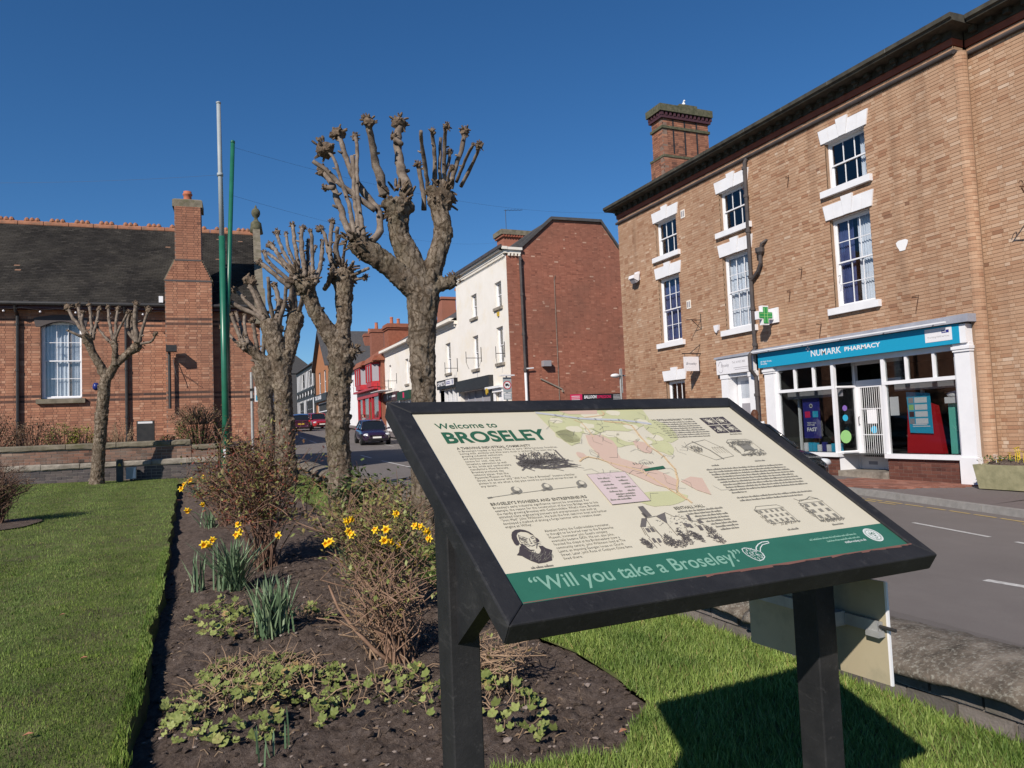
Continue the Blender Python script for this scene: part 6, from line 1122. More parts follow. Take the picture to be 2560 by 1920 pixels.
bush('leggy_rose', 'tangled olive leaved rose beside the board post among the daffodils', (1.32, 6.2, zs(1.32,6.2)), .92, .62, 60, .05, 1900, 'olive_leaf', 'cane', rn, lo=.3, fork=4)
bush('green_shrub', 'fresh green leafy shrub behind the daffodils left of the board', (1.75, 8.4, zs(1.6,8.3)), .9, .45, 30, .075, 1300, 'green_leaf', 'dark_cane', rn, lo=.35)
bush('cane_clump', 'clump of cut tan canes at the foot of the board post', (1.04, 4.15, zs(1.04,4.15)), .72, .36, 70, .04, 420, 'olive_leaf', 'cane', rn, lo=.4, lean=(-.08, .12), r0=.0055, fork=0)
bush('cane_clump', 'pale snapped stalks mixed into the cut cane clump', (1.0, 4.3, zs(1.0,4.3)), .5, .34, 60, .035, 60, 'olive_leaf', 'dry_stem', rn, lo=.4, lean=(-.1, .1), r0=.004, fork=0)
bush('cane_clump', 'upright stalks with yellow-green leaves close behind the board post', (1.22, 5.1, zs(1.22,5.1)), 1.0, .46, 85, .045, 1900, 'olive_leaf', 'cane', rn, lo=.3, lean=(-.03, .05), r0=.0045, fork=3, twig=.25)
bush('cane_clump', 'low bundle of cut canes just right of the board post', (1.38, 3.6, zs(1.38,3.6)), .26, .26, 45, .03, 30, 'olive_leaf', 'dry_stem', rn, lo=.5, lean=(.3, .2), r0=.005, fork=1)
q = MB(); q.tube([(1.02,4.12,0),(.9,4.15,.1),(.8,4.2,.22),(.72,4.25,.34),(.68,4.3,.46)], [.012,.0115,.0105,.008,.006], 7); q.tube([(.8,4.2,.22),(.7,4.22,.28),(.6,4.25,.3)], [.007,.005,.003], 6)
solo(q, 'rose_cane', M['cane'], 'thick bare arching cane leaning left from the cut clump', 'plant', smooth=True)
bush('brown_bush', 'brown twiggy bush at the left edge of the lawn', (-2.62, 12.5, zl(-2.6,12.5)), 1.0, .42, 120, .04, 1400, 'dry_leaf', 'dark_cane', rn, lo=.1, r0=.006, fork=3)
q = MB(); q.prism([(LB[0]+.45*math.cos(a)*(1+.06*math.sin(5*a)), LB[1]+.64*math.sin(a), zl(-2.4,LB[1]+.64*math.sin(a))+.012) for a in np.linspace(0,6.28,30)[:-1]], (0,0,.004)); tag(q.build('soil_patch', M['soil']), kind='structure')
def hedge(name, label, c, r, n, size, lm, sm, nst=30, group=None, tint=None):
    root = thing(name, label, 'plant', (c[0], c[1], c[2]), group); q = MB(); pts = []
    for i in range(nst):
        a = rn.uniform(0,6.28); u = rn.random()**.5; p = Vector((c[0]+r[0]*u*math.cos(a), c[1]+r[1]*u*math.sin(a), c[2]+r[2]*math.sqrt(max(0.05,1-u*u))*rn.uniform(.7,1.15)))
        b0 = Vector((c[0]+r[0]*.4*u*math.cos(a), c[1]+r[1]*.4*u*math.sin(a), c[2]-.03)); q.tube([b0, b0.lerp(p,.5)+Vector((rn.gauss(0,.03),rn.gauss(0,.03),.03)), p], [.012,.008,.004], 5)
    for i in range(n):
        d = Vector((rn.gauss(0,1), rn.gauss(0,1), abs(rn.gauss(0,1)))).normalized(); k = rn.uniform(.55,1.0)**.6; k *= 1+.3*noise.noise(d*3+Vector((c[0]*3,0,0)))
        p = Vector((c[0]+d.x*r[0]*k, c[1]+d.y*r[1]*k, c[2]+d.z*r[2]*k))
        if noise.noise(p*4.5) < -.22: continue
        pts.append(tuple(p))
    q.build('stems', M[sm], root); leaves('foliage', pts, size, lm, root)
    return root
hedge('shrub', 'big brown and green shrub behind the wall at the far left', (-4.7, 21.6, 1.15), (1.0,.6,1.1), 2600, .06, 'dry_leaf', 'dark_cane', 60)
hedge('shrub', 'tangled brown shrub under the arched church window', (-3.75, 21.4, 1.15), (.75,.5,.85), 2000, .055, 'dry_leaf', 'dark_cane', 60)
hedge('shrub', 'low olive shrub just left of the yellow-green one', (-3.05, 21.3, 1.15), (.5,.4,.75), 1100, .06, 'olive_leaf', 'dark_cane', 40)
hedge('shrub', 'bright yellow-green shrub behind the small pollarded tree', (-2.6, 21.25, 1.15), (.42,.4,.62), 1000, .06, 'yellow_leaf', 'dark_cane', 24)
hedge('shrub', 'thin dry shrub between the small tree and the black box', (-1.75, 21.3, 1.15), (.4,.35,.75), 420, .055, 'dry_leaf', 'dry_stem', 50)
hedge('shrub', 'low brown shrub against the small tree trunk', (-2.15, 21.4, 1.15), (.4,.35,.45), 420, .06, 'dry_leaf', 'dark_cane', 30)
hedge('clipped_shrub', 'ivy covered clipped shrub with brown twigs right of the black box', (.1, 21.6, 1.15), (.72,.5,1.0), 2400, .06, 'green_leaf', 'dark_cane', 90)
hedge('clipped_shrub', 'brown twiggy top of the clipped shrub by the poles', (.05, 21.5, 1.75), (.8,.5,.5), 1300, .05, 'dry_leaf', 'cane', 90)
hedge('clipped_shrub', 'short ivy mound between the black box and the clipped shrub', (-.7, 21.2, 1.15), (.35,.3,.32), 500, .06, 'green_leaf', 'dark_cane', 12)
hedge('shrub', 'reddish shrub at the foot of the parking sign', (1.05, 16.6, .2), (.6,.6,1.05), 2200, .05, 'rose_leaf', 'dark_cane', 60)
# daffodils
mat('petal', [(.78,.52,.02),(.82,.6,.03)], scale=30, rough=.6); mat('trumpet', [(.8,.4,.01),(.82,.47,.015)], scale=30, rough=.6)
def flower_mesh():
    q = MB()
    for k in range(6):
        a = k*math.pi/3; d = Vector((math.cos(a), math.sin(a), 0)); s = Vector((-math.sin(a), math.cos(a), 0)); z = Vector((0,0,1)); dz = .004*(k % 2)
        q.add([d*.004, d*.02-s*.0125+z*(.005+dz), d*.042+z*(.002+dz), d*.02+s*.0125+z*(.005+dz), d*.022+z*(.009+dz)], [(0,1,4),(1,2,4),(2,3,4),(3,0,4)])
    me = bpy.data.meshes.new('flower'); me.from_pydata(q.v, [], q.f); me.materials.append(M['petal'])
    q = MB(); q.lathe((0,0,.002), [(.009,0),(.011,.015),(.014,.025),(.02,.032),(.016,.03),(.009,.012)], 10); mt = bpy.data.meshes.new('trumpet'); mt.from_pydata(q.v, [], q.f); mt.materials.append(M['trumpet'])
    return me, mt
FLM, TRM = flower_mesh()
def daffodil(label, base, nl, h, spread, flowers, seed, w=.0135, fs=.88):
    rn = random.Random(seed); root = thing('daffodil_clump', label, 'daffodil', base, 'daffodil clumps in the bed'); q = MB(); B_ = Vector(base)
    for i in range(nl):
        a = rn.uniform(0,6.28); s_ = spread*rn.random()**.7; hh = h*rn.uniform(.55,1.05); d = Vector((math.cos(a), math.sin(a), 0)); sd2 = Vector((-math.sin(a+rn.gauss(0,.8)), math.cos(a), 0)).normalized()
        b0 = B_+Vector((rn.gauss(0,.045), rn.gauss(0,.045), -.02)); n = 5; tn = rn.random(); bend = rn.uniform(.8,2.2); V = []
        for k in range(n+1):
            u = k/n; p = b0+d*s_*u**bend+Vector((0,0,hh*(u-.12*u*u*s_/max(spread,.01)))); ww = w*(1-.25*u if k < n else .15)*rn.uniform(.95,1.05); V += [p-sd2*ww/2, p+sd2*ww/2]
        q.add(V, [(2*k, 2*k+1, 2*k+3, 2*k+2) for k in range(n)], tn)
    q.build('leaves', M['daffodil_leaf'], root)
    for f in flowers:
        f = CAM_LOC+(Vector(f)-CAM_LOC)*(.74 if seed in (6,7) else 1); b0 = B_+Vector((rn.gauss(0,.04), rn.gauss(0,.04), 0)); q = MB(); q.tube([b0, b0.lerp(f,.55)+Vector((0,0,.03)), f+Vector((0,.01,0))], .0035, 5); stem = q.build('flower_stem', M['daffodil_leaf'], root)
        o = link('flower', FLM, None, root, PIV[root.name], loc=f); dr = Vector((rn.gauss(-.25,.55), -1+rn.gauss(0,.4), rn.gauss(-.05,.35))).normalized(); o.rotation_euler = dr.to_track_quat('Z','Y').to_euler(); s2 = fs*rn.uniform(.9,1.2)*(.8 if seed in (6,7) else 1); o.scale = (s2,s2,s2)
        t_ = bpy.data.objects.new('trumpet', TRM); COL.objects.link(t_); t_.parent = o
    return root
def gz_(x, y): return (x, y, zs(x, y))
daffodil('daffodil clump with large grey green leaves in front of the rose bush', gz_(.27,6.7), 150, .46, .36, [(.12,6.7,.48),(.05,6.68,.445),(.09,6.72,.44),(.32,6.7,.575),(.31,6.66,.5),(.34,6.74,.52),(.65,6.7,.46)], 1)
daffodil('leafy daffodil clump without flowers nearest the board', gz_(.43,5.05), 105, .42, .17, [], 2)
daffodil('thin dry daffodil tuft left of the flowering clump', gz_(.02,6.75), 18, .36, .12, [], 3)
daffodil('daffodil clump with two blooms along the lawn edge left of the rose bush', gz_(.15,10.5), 40, .3, .22, [(.07,10.5,.47),(-.11,10.5,.41)], 4, fs=1.1)
daffodil('farthest daffodil clump at the end of the bed', gz_(.02,15.0), 45, .3, .25, [(-.2,14.8,.5),(-.1,14.8,.58),(.13,14.8,.62),(-.26,14.8,.42),(.25,14.8,.38),(-.16,14.85,.53)], 5, fs=1.3)
daffodil('flowering daffodils among olive rose stems beside the board post', gz_(1.35,6.6), 110, .42, .35, [(1.58,6.3,.6),(1.19,6.3,.59),(1.15,6.3,.57),(1.16,6.25,.5),(1.18,6.2,.47),(1.02,6.3,.42),(1.0,6.35,.4),(1.38,6.2,.49),(1.47,6.2,.49),(1.45,6.2,.4),(1.5,6.2,.38),(1.57,6.2,.35)], 6)
daffodil('daffodil blooms partly hidden by the board edge', gz_(1.62,6.6), 40, .4, .22, [(1.75,6.3,.48),(1.8,6.3,.47),(1.85,6.3,.43),(1.88,6.3,.36)], 7)
daffodil('single pale daffodil shoot in bare soil at the front', gz_(.3,3.35), 7, .2, .04, [], 8, w=.009)
# geranium ground cover
def geranium(label, c, rx, ry, n, dry, seed, lean=.12, h=.1):
    rn = random.Random(seed); root = thing('geranium_patch', label, 'plant', (c[0], c[1], zs(*c))); V = []; F = []; T = []; q = MB()
    for i in range(n):
        a = rn.uniform(0,6.28); u = rn.random()**.55; x = c[0]+rx*u*math.cos(a); y = c[1]+ry*u*math.sin(a)
        if noise.noise((x*6, y*6, seed)) < -.15: continue
        z = zs(x, y)+h*(1-u*u)*rn.uniform(.4,1)+rn.uniform(.012,.05); r_ = rn.uniform(.011,.026); nrm = Vector((rn.gauss(0,.35)-.1, rn.gauss(-.25,.35), 1)).normalized(); e1 = nrm.orthogonal().normalized(); e2 = nrm.cross(e1); o = len(V); V.append((x,y,z-.004)); m_ = 14; ph_ = rn.uniform(0,6.28)
        for k in range(m_):
            b_ = 2*math.pi*k/m_; rr = r_*(1+.22*math.cos(b_*5)+(-.45 if k == 0 else 0)); p = Vector((x,y,z))+e1*rr*math.cos(b_+ph_)+e2*rr*math.sin(b_+ph_)+nrm*(.006*math.cos(b_*5)); V.append(tuple(p))
        for k in range(m_): F.append((o, o+1+k, o+1+(k+1)%m_)); T.append(0)
        tn = min(1, max(0, rn.gauss(.5,.25))); T[-m_:] = [tn]*m_
        if rn.random() < .3: q.tube([(x,y,z),(x+rn.gauss(0,.02),y+rn.gauss(0,.02),zs(x,y))], .0018, 4)
    o = raw_mesh('foliage', V, F, M['geranium_leaf'], root, PIV[root.name], tint=T); o['kind'] = 'stuff'
    for i in range(dry):
        a = rn.uniform(0,6.28); u = rn.random()**.6; x = c[0]+rx*.8*u*math.cos(a); y = c[1]+ry*.7*u*math.sin(a)+ry*.3; z = zs(x,y); l = rn.uniform(.05,.17); d = Vector((rn.gauss(.1,.7), rn.gauss(0,.7), rn.uniform(.05,.8))).normalized(); p = Vector((x,y,z+.02)); q.tube([p, p+d*l*.5+Vector((0,0,.015)), p+d*l], [.003,.0025,.0015], 5)
    tag(q.build('dry_stems', M['dry_stem'], root), kind='stuff')
geranium('wide geranium patch with dry stalks in the front of the bed', (.28,4.05), .47, .62, 620, 300, 1, h=.07)
geranium('small geranium patch at the lawn edge near the leafy clump', (.12,5.75), .2, .35, 90, 20, 2)
geranium('geranium tuft beside the leafy daffodil clump', (.22,5.22), .24, .25, 130, 15, 3)
geranium('geranium leaves left of the board post foot', (.97,3.6), .16, .36, 70, 25, 4)
geranium('geranium leaves right of the board post', (1.3,3.25), .16, .45, 130, 30, 5)
geranium('single sparse geranium seedling row along the bed front', (.72,3.72), .25, .25, 38, 30, 6)
geranium('sparse green leaves under the cut canes', (.72,5.3), .16, .2, 22, 40, 7)

# ---------------------------------------------------------------- information board
BL_, BR_, TL_ = Vector((.4215,1.0227,1.0212)), Vector((1.421,1.0768,1.0123)), Vector((.4017,1.6151,1.3817))
WU = (BR_-BL_).normalized(); HU = (TL_-BL_); HU = (HU-WU*HU.dot(WU)).normalized(); NU = WU.cross(HU); BW, BH = 1.001, .6937
def S(s, t, n=0): return BL_+WU*s+HU*t+NU*n
R_S = Matrix(((WU.x,HU.x,NU.x),(WU.y,HU.y,NU.y),(WU.z,HU.z,NU.z)))
m, t, b = nt('recycled_plastic'); L = t.links
r = ramp(t, [(.35,(.01,.01,.0115)),(.6,(.02,.0195,.021)),(.8,(.042,.041,.042))]); L.new(nz(t, 9, 7, .7), r.inputs[0]); k = nz(t, 60, 4, .7, stretch=(1,.2,1)); r2 = ramp(t, [(.58,(0,0,0)),(.75,(.5,.5,.5))]); L.new(k, r2.inputs[0])
L.new(mixc(t, r2.outputs[0], r.outputs[0], (.06,.058,.058)), b.inputs['Base Color']); b.inputs['Roughness'].default_value = .62; b.inputs['Specular IOR Level'].default_value = .35; bump(t, b, nz(t, 130, 5, .7), .25, .004); M['recycled_plastic'] = m
def flat(name, col, rough=.35, var=.06):
    m, t, b = nt(name); n = nz(t, 14, 6, .65); t.links.new(mixc(t, n, tuple(c*(1-var) for c in col), tuple(min(1, c*(1+var)) for c in col)), b.inputs['Base Color']); b.inputs['Roughness'].default_value = rough; b.inputs['Specular IOR Level'].default_value = .35; M[name] = m
flat('panel_cream', (.57,.52,.41), .3); flat('panel_green', (.03,.125,.085), .28, .22); flat('ink_text', (.1,.095,.08), .4); flat('ink_soft', (.2,.185,.155), .4); flat('ink_green', (.028,.1,.055), .35); flat('ink_pale', (.2,.36,.28), .35); flat('ink_white', (.6,.62,.6), .35)
flat('map_green', (.48,.47,.27), .35, .12); flat('map_pink', (.54,.39,.31), .35); flat('map_orange', (.57,.41,.24), .35); flat('map_lilac', (.56,.45,.44), .35); flat('map_blue', (.44,.44,.46), .35); flat('map_cream', (.6,.55,.42), .35); flat('sealant', (.16,.075,.06), .8, .3); flat('ink_dark', (.06,.048,.05), .4); flat('ink_sketch', (.13,.115,.105), .4)
lb = thing('information_board', 'slanted town information board in a black frame on two posts', 'sign', (.9, 1.32, -.02))
def member(name, pts, n0=-.036, n1=.004):
    q = MB(); P = [S(s, t, n0+ (0 if True else 0)) for s, t in pts]; q.prism(P, NU*(n1-n0)); return q
fl_, fr_, ft_, fb_ = .042, .035, .049, .04
for pts in ([(0,0),(BW,0),(BW-fr_,fb_),(fl_,fb_)], [(BW,0),(BW,BH),(BW-fr_,BH-ft_),(BW-fr_,fb_)], [(BW,BH),(0,BH),(fl_,BH-ft_),(BW-fr_,BH-ft_)], [(0,BH),(0,0),(fl_,fb_),(fl_,BH-ft_)]):
    q = member('frame', pts); o = q.build('frame_rail', M['recycled_plastic'], lb); bv = o.modifiers.new('bevel', 'BEVEL'); bv.width = .003; bv.segments = 2
q = MB(); q.prism([S(.03,.03,-.03), S(BW-.03,.03,-.03), S(BW-.03,BH-.03,-.03), S(.03,BH-.03,-.03)], NU*.028); pan = q.build('panel', M['panel_cream'], lb)
GT = .114
q = MB(); q.quad(S(fl_,fb_,-.0016), S(BW-fr_,fb_,-.0016), S(BW-fr_,GT+.004,-.0016), S(fl_,GT,-.0016)); q.build('green_strip', M['panel_green'], pan)
q = MB(); rn = random.Random(3); s = fl_
while s < BW-fr_:
    s2 = min(s+rn.uniform(.01,.05), BW-fr_); q.quad(S(s,fb_-rn.uniform(.001,.006)*(1 if s > .35 else .3),.0045), S(s2,fb_-rn.uniform(.001,.006)*(1 if s > .35 else .3),.0045), S(s2,fb_+.001,.0045), S(s,fb_+.001,.0045)); s = s2
q.build('sealant', M['sealant'], lb)
LV = [0]
class Ink(MB):
    """flat print on the panel"""
    def __init__(s, lev=1): MB.__init__(s); s.n = -.0016+.0003*lev
    def poly(s, pts): return s.add([S(a, b, s.n) for a, b in pts], [tuple(range(len(pts)))])
    def line(s, pts, w):
        for (a, b), (c, d) in zip(pts[:-1], pts[1:]):
            v = Vector((c-a, d-b)); l = v.length or 1; p = Vector((-v.y, v.x))/l*w/2; e = v/l*w*.3; s.poly([(a-e.x+p.x,b-e.y+p.y),(a-e.x-p.x,b-e.y-p.y),(c+e.x-p.x,d+e.y-p.y),(c+e.x+p.x,d+e.y+p.y)])
    def blobp(s, c, r, seed, n=18, amp=.35, ry=None):
        s.poly([(c[0]+r*math.cos(a)*(1+amp*noise.noise((math.cos(a)*1.5,math.sin(a)*1.5,seed))), c[1]+(ry or r)*math.sin(a)*(1+amp*noise.noise((math.cos(a)*1.5,math.sin(a)*1.5,seed+7)))) for a in np.linspace(0,6.283,n+1)[:-1]])
    def text(s, body, a, b, width=None, height=None, bold=0, space=1.0, shear=0):
        me = text_mesh(body, 1, bold, 1 if (height or 0) < .02 else 4, space, shear=shear); V = np.empty(len(me.vertices)*3, dtype=np.float32); me.vertices.foreach_get('co', V); V = V.reshape(-1,3); mn, mx = V.min(0), V.max(0)
        sy = height if height else None; sx = sy
        if width: sx = width/(mx[0]-mn[0]); sy = sy or sx
        o = 0 if not height else 0
        s.add([S(a+(v[0]-mn[0])*sx, b+v[1]*sy, s.n) for v in V], [tuple(p.vertices) for p in me.polygons]); bpy.data.meshes.remove(me)
    def put(s, name, m, parent=None): return tag(s.build(name, M[m], parent or pan), kind='stuff')
k = Ink(); k.text('Welcome to', .082, .579, width=.146, height=.0335, bold=.012); k.text('BROSELEY', .085, .5205, width=.248, height=.0615, bold=.032); k.put('title', 'ink_green')
k = Ink(); k.text('A THRIVING INDUSTRIAL COMMUNITY', .098, .4935, width=.174, height=.0125, bold=.02); k.text("BROSELEY'S PIONEERS AND ENTREPRENEURS", .095, .2965, width=.211, height=.0125, bold=.02); k.text('AN EXTRAORDINARY TOWN', .661, .584, width=.131, height=.0125, bold=.02); k.text('BENTHALL HALL', .481, .2325, width=.077, height=.0135, bold=.02); k.put('heading', 'ink_text')
k = Ink(); cw = .00318
def para(lines, s0, t0, pitch, ends=None):
    for i, l in enumerate(lines):
        if l: k.text(l, s0[i] if isinstance(s0, list) else s0, t0-i*pitch, width=len(l)*cw, height=.0098)
para(["In Broseley's heyday in the late 1700s to early 1800s furnaces, foundries,", 'boring mills, smithies and kilns were much in evidence. The town was a', 'growing industrial settlement', 'and developed into a major', 'centre for coal, clay and', 'limestone extraction as well', 'as tile, brick and earthenware', 'manufacture. Most famously,', 'Broseley produced clay', 'tobacco pipes. Visit the', 'Pipeworks Museum on King', 'Street, and discover why \u201cWill You Take A Broseley?\u201d became a familiar', 'phrase in an era when a clay pipe could be purchased across the bar of', 'any tavern.'], .098, .4835, .0098)
para(["Broseley's early industrial significance cannot be overstated. For", 'example, the reason for the construction of the Iron Bridge was to link', "the rapidly growing Broseley with Coalbrookdale. What's more, Broseley", 'attracted many engineering pioneers and entrepreneurs: men such as', '\u201cIron Mad\u201d John Wilkinson. He built the first cast-iron boat and further', 'developed a method of driving a forge hammer with a rotative steam', 'engine at Willey.'], .095, .286, .0096)
para(['Abraham Darby, the Coalbrookdale ironmaster,', 'is thought to be buried near to the Pipeworks', "Museum. Ironmaster John Guest's company", 'eventually became GKN. His son, also John,', 'founded the chapel at the Birchmeadow (now a', 'community centre). John Wilkinson lived at The', 'Lawns, an imposing Georgian house on Church', 'Street. Later, John Rose of Coalport China fame', 'lived there.'], .165, .2065, .0096)
k.put('body_text', 'ink_text')
k = Ink(); rn = random.Random(6)
def greek(s0, s1, t0, rows, pitch, last=.3, slant=None):
    for i in range(rows):
        a = s0+(slant[i] if slant else 0); e = s1 if i < rows-1 else s0+(s1-s0)*last; e -= rn.uniform(0,.012)
        while a < e:
            w = rn.choice([.006,.009,.012,.016,.02,.024]); w = min(w, e-a)
            if w > .003:
                k.line([(a,t0-i*pitch),(a+w,t0-i*pitch)], .0034); 
                for z in range(int(w/.006)): x = a+rn.uniform(0,w); k.line([(x,t0-i*pitch-.0015),(x,t0-i*pitch+.0042)], .0012)
            a += w+.0035
greek(.661, .8, .5755, 8, .0102, .9); greek(.663, .908, .361, 10, .0101, .2); greek(.662, .893, .2515, 2, .0105, .85); greek(.481, .6, .2245, 9, .0094, .6, [0,.02,.03,.035,.045,.05,.055,.06,.064])
greek(.096, .145, .1195, 1, .01, 1); greek(.69, .725, .376, 1, .01, 1); greek(.83, .868, .383, 1, .01, 1); greek(.7, .735, .134, 1, .01, 1); greek(.83, .865, .132, 1, .01, 1); greek(.855, .9, .507, 1, .01, 1)
k.put('small_text', 'ink_soft')
k = Ink(); k.text('\u201cWill you take a Broseley?\u201d', .077, .0665, width=.456, height=.046, bold=.01); k.put('motto', 'ink_pale')
k = Ink(); bowl = [(.540,.0895),(.5435,.0975),(.552,.0995),(.562,.096),(.572,.0885),(.578,.085),(.58,.0775),(.577,.069),(.567,.0625),(.556,.0605),(.548,.067),(.5415,.0785)]; k.line(bowl+[bowl[0]], .0018)
for i in range(70):
    a = rn.uniform(.543,.577); b_ = rn.uniform(.062,.099)
    if inside(bowl, a, b_): k.line([(a,b_),(a+rn.uniform(-.003,.003),b_+rn.uniform(.002,.004))], .0011)
k.line([(.572,.088),(.58,.0975),(.592,.1045),(.606,.109),(.621,.1085)], .0022); k.line([(.578,.083),(.588,.094),(.6,.1015),(.62,.104)], .0018); k.line([(.621,.1085),(.62,.104)], .0018); k.put('pipe_emblem', 'ink_white')
k = Ink(); k.poly([(.904+.0215*math.cos(a), .0865+.0215*math.sin(a)) for a in np.linspace(0,6.283,33)[:-1]]); k.put('seal', 'ink_white'); k = Ink(2)
for a in np.linspace(0,6.283,40): k.line([(.904+.0185*math.cos(a), .0865+.0185*math.sin(a)), (.904+.0172*math.cos(a), .0865+.0172*math.sin(a))], .0008)
k.line([(.904+.0158*math.cos(a), .0865+.0158*math.sin(a)) for a in np.linspace(0,6.283,30)], .0008)
for i in range(60): a = rn.uniform(0,6.28); u = .012*math.sqrt(rn.random()); x, y = .904+u*math.cos(a), .0865+u*math.sin(a); k.line([(x,y),(x+rn.gauss(0,.002),y+rn.gauss(0,.002))], .0008)
k.put('seal_print', 'panel_green'); k = Ink()
greek(.725, .87, .096, 1, .01, 1); greek(.765, .87, .0855, 1, .01, 1); k.put('address_text', 'ink_pale'); k = Ink(); k.text('visitbroseley.co.uk', .806, .0735, width=.064, height=.0095, bold=.02); k.put('web_text', 'ink_white')
# map
k = Ink(1); k.poly([(.352,.6445),(.67,.6445),(.66,.6),(.645,.575),(.6,.555),(.56,.54),(.5,.548),(.46,.53),(.43,.54),(.40,.50),(.372,.488),(.362,.52),(.357,.57)]); k.blobp((.505,.5),.05,2,ry=.03); k.blobp((.655,.54),.04,3,ry=.05); k.blobp((.47,.275),.06,4,ry=.028); k.blobp((.61,.475),.03,5,ry=.04); k.blobp((.385,.53),.03,6); k.put('map_woods', 'map_green')
k = Ink(2); [k.blobp((a,b_), r_, i, ry=r_*.7) for i, (a,b_,r_) in enumerate(((.42,.56,.022),(.39,.6,.018),(.46,.57,.02),(.54,.515,.03),(.5,.53,.022),(.45,.545,.016),(.62,.505,.02),(.58,.56,.02),(.63,.58,.018),(.57,.49,.022),(.5,.62,.03),(.57,.63,.02)))]; k.put('map_fields', 'map_cream')
k = Ink(3); k.poly([(.432,.53),(.474,.527),(.49,.50),(.487,.475),(.472,.45),(.467,.427),(.511,.393),(.54,.36),(.557,.331),(.545,.31),(.527,.296),(.491,.319),(.46,.36),(.431,.392),(.418,.431),(.419,.492)]); k.poly([(.562,.326),(.6,.34),(.626,.331),(.615,.3),(.604,.27),(.58,.29)]); k.blobp((.375,.447),.012,8); k.blobp((.555,.47),.018,9,ry=.03); k.poly([(.42,.6445),(.53,.6445),(.52,.625),(.44,.628)]); k.put('map_town', 'map_pink')
k = Ink(4); k.line([(.359,.425),(.375,.437),(.389,.44),(.41,.43),(.432,.41),(.46,.392),(.487,.375),(.5,.34),(.513,.301),(.529,.262)], .004); k.line([(.542,.64),(.542,.628),(.533,.619),(.473,.61)], .004); k.line([(.52,.59),(.538,.585),(.565,.58),(.585,.565),(.582,.54),(.578,.52),(.573,.468),(.582,.445),(.585,.423),(.582,.4),(.58,.372),(.568,.35),(.558,.331),(.54,.31),(.527,.291),(.535,.25)], .0045); k.line([(.44,.6),(.452,.585),(.452,.55),(.448,.52)], .0025); k.put('map_road', 'map_orange')
k = Ink(4); k.line([(.355,.638),(.4,.625),(.455,.607),(.5,.6),(.565,.594),(.61,.582),(.645,.57)], .009); k.put('map_river', 'map_blue')
k = Ink(5); rn = random.Random(12)
for i in range(60):
    a, b_ = rn.uniform(.37,.66), rn.uniform(.28,.63); v = rn.uniform(0,6.28); k.line([(a,b_),(a+.02*math.cos(v),b_+.02*math.sin(v)),(a+.035*math.cos(v+.6),b_+.035*math.sin(v+.6))], .0007)
k.text('BROSELEY', .484, .398, width=.057, height=.0115, bold=.02, space=1.4); k.put('map_print', 'ink_soft')
k = Ink(5); k.poly([(.347,.3735),(.4445,.3745),(.4415,.2675),(.346,.266)]); k.put('map_key', 'map_lilac'); k = Ink(6); k.line([(.347,.3735),(.4445,.3745),(.4415,.2675),(.346,.266),(.347,.3735)], .001)
for i in range(5): greek(.365, .398, .355-i*.012, 1, .01, 1); greek(.41, .438, .355-i*.012, 1, .01, 1)
greek(.375, .43, .297, 2, .008, .9); greek(.352, .405, .28, 1, .008, 1); k.put('map_key_print', 'ink_soft')
k = Ink(6); k.poly([(.496,.3695),(.556,.3765),(.556,.3865),(.496,.3795)]); k.put('here_marker', 'ink_green')
# sketches
def scribble(k, c, rx, ry, n, l, w, ang=0, jit=.8):
    for i in range(n):
        a = rn.uniform(0,6.28); u = math.sqrt(rn.random()); x, y = c[0]+rx*u*math.cos(a), c[1]+ry*u*math.sin(a); v = ang+rn.gauss(0,jit); ll = l*rn.uniform(.4,1.2); k.line([(x,y),(x+ll*math.cos(v),y+ll*math.sin(v))], w*rn.uniform(.6,1.5))
k = Ink(); rn = random.Random(14)
scribble(k, (.265,.445), .05, .02, 220, .012, .0013, 1.3, .5); scribble(k, (.275,.43), .055, .01, 120, .02, .002, .1, .2); scribble(k, (.235,.425), .026, .016, 120, .016, .0024, .5, .5); scribble(k, (.29,.412), .05, .007, 80, .022, .0012, -.1, .2); k.line([(.322,.473),(.326,.425)], .005); k.line([(.21,.405),(.24,.43),(.3,.435),(.342,.413)], .004); k.put('ironworks_sketch', 'ink_sketch')
k = Ink(); k.line([(.098,.321),(.11,.3225),(.165,.328),(.22,.332),(.3,.335)], .0014); k.line([(.098,.321),(.106,.322)], .0045)
for (a, b_) in ((.166,.3385),(.236,.342),(.318,.343)): k.blobp((a,b_), .0115, a*50, ry=.0125, amp=.2); k.line([(a-.014,b_-.01),(a,b_-.006)], .006)
k.put('pipe_sketch', 'ink_soft'); k = Ink(2)
for (a, b_) in ((.166,.3385),(.236,.342),(.318,.343)): k.blobp((a+.002,b_+.004), .006, a*70, ry=.006, amp=.3)
k.put('pipe_highlight', 'panel_cream')
PHAIR= [(0.0977,0.2088),(0.1025,0.2163),(0.1105,0.2214),(0.1201,0.2217),(0.1288,0.2183),(0.1349,0.2125),(0.1386,0.2047),(0.1390,0.1963),(0.1426,0.1916),(0.1432,0.1864),(0.1405,0.1827),(0.1366,0.1823),(0.1382,0.1902),(0.1385,0.1984),(0.1358,0.2051),(0.1276,0.2126),(0.1185,0.2150),(0.1118,0.2129),(0.1062,0.2054),(0.1039,0.1955),(0.1040,0.1895),(0.1028,0.1836),(0.0980,0.1794),(0.0941,0.1800),(0.0929,0.1852),(0.0936,0.1931),(0.0941,0.1991)]
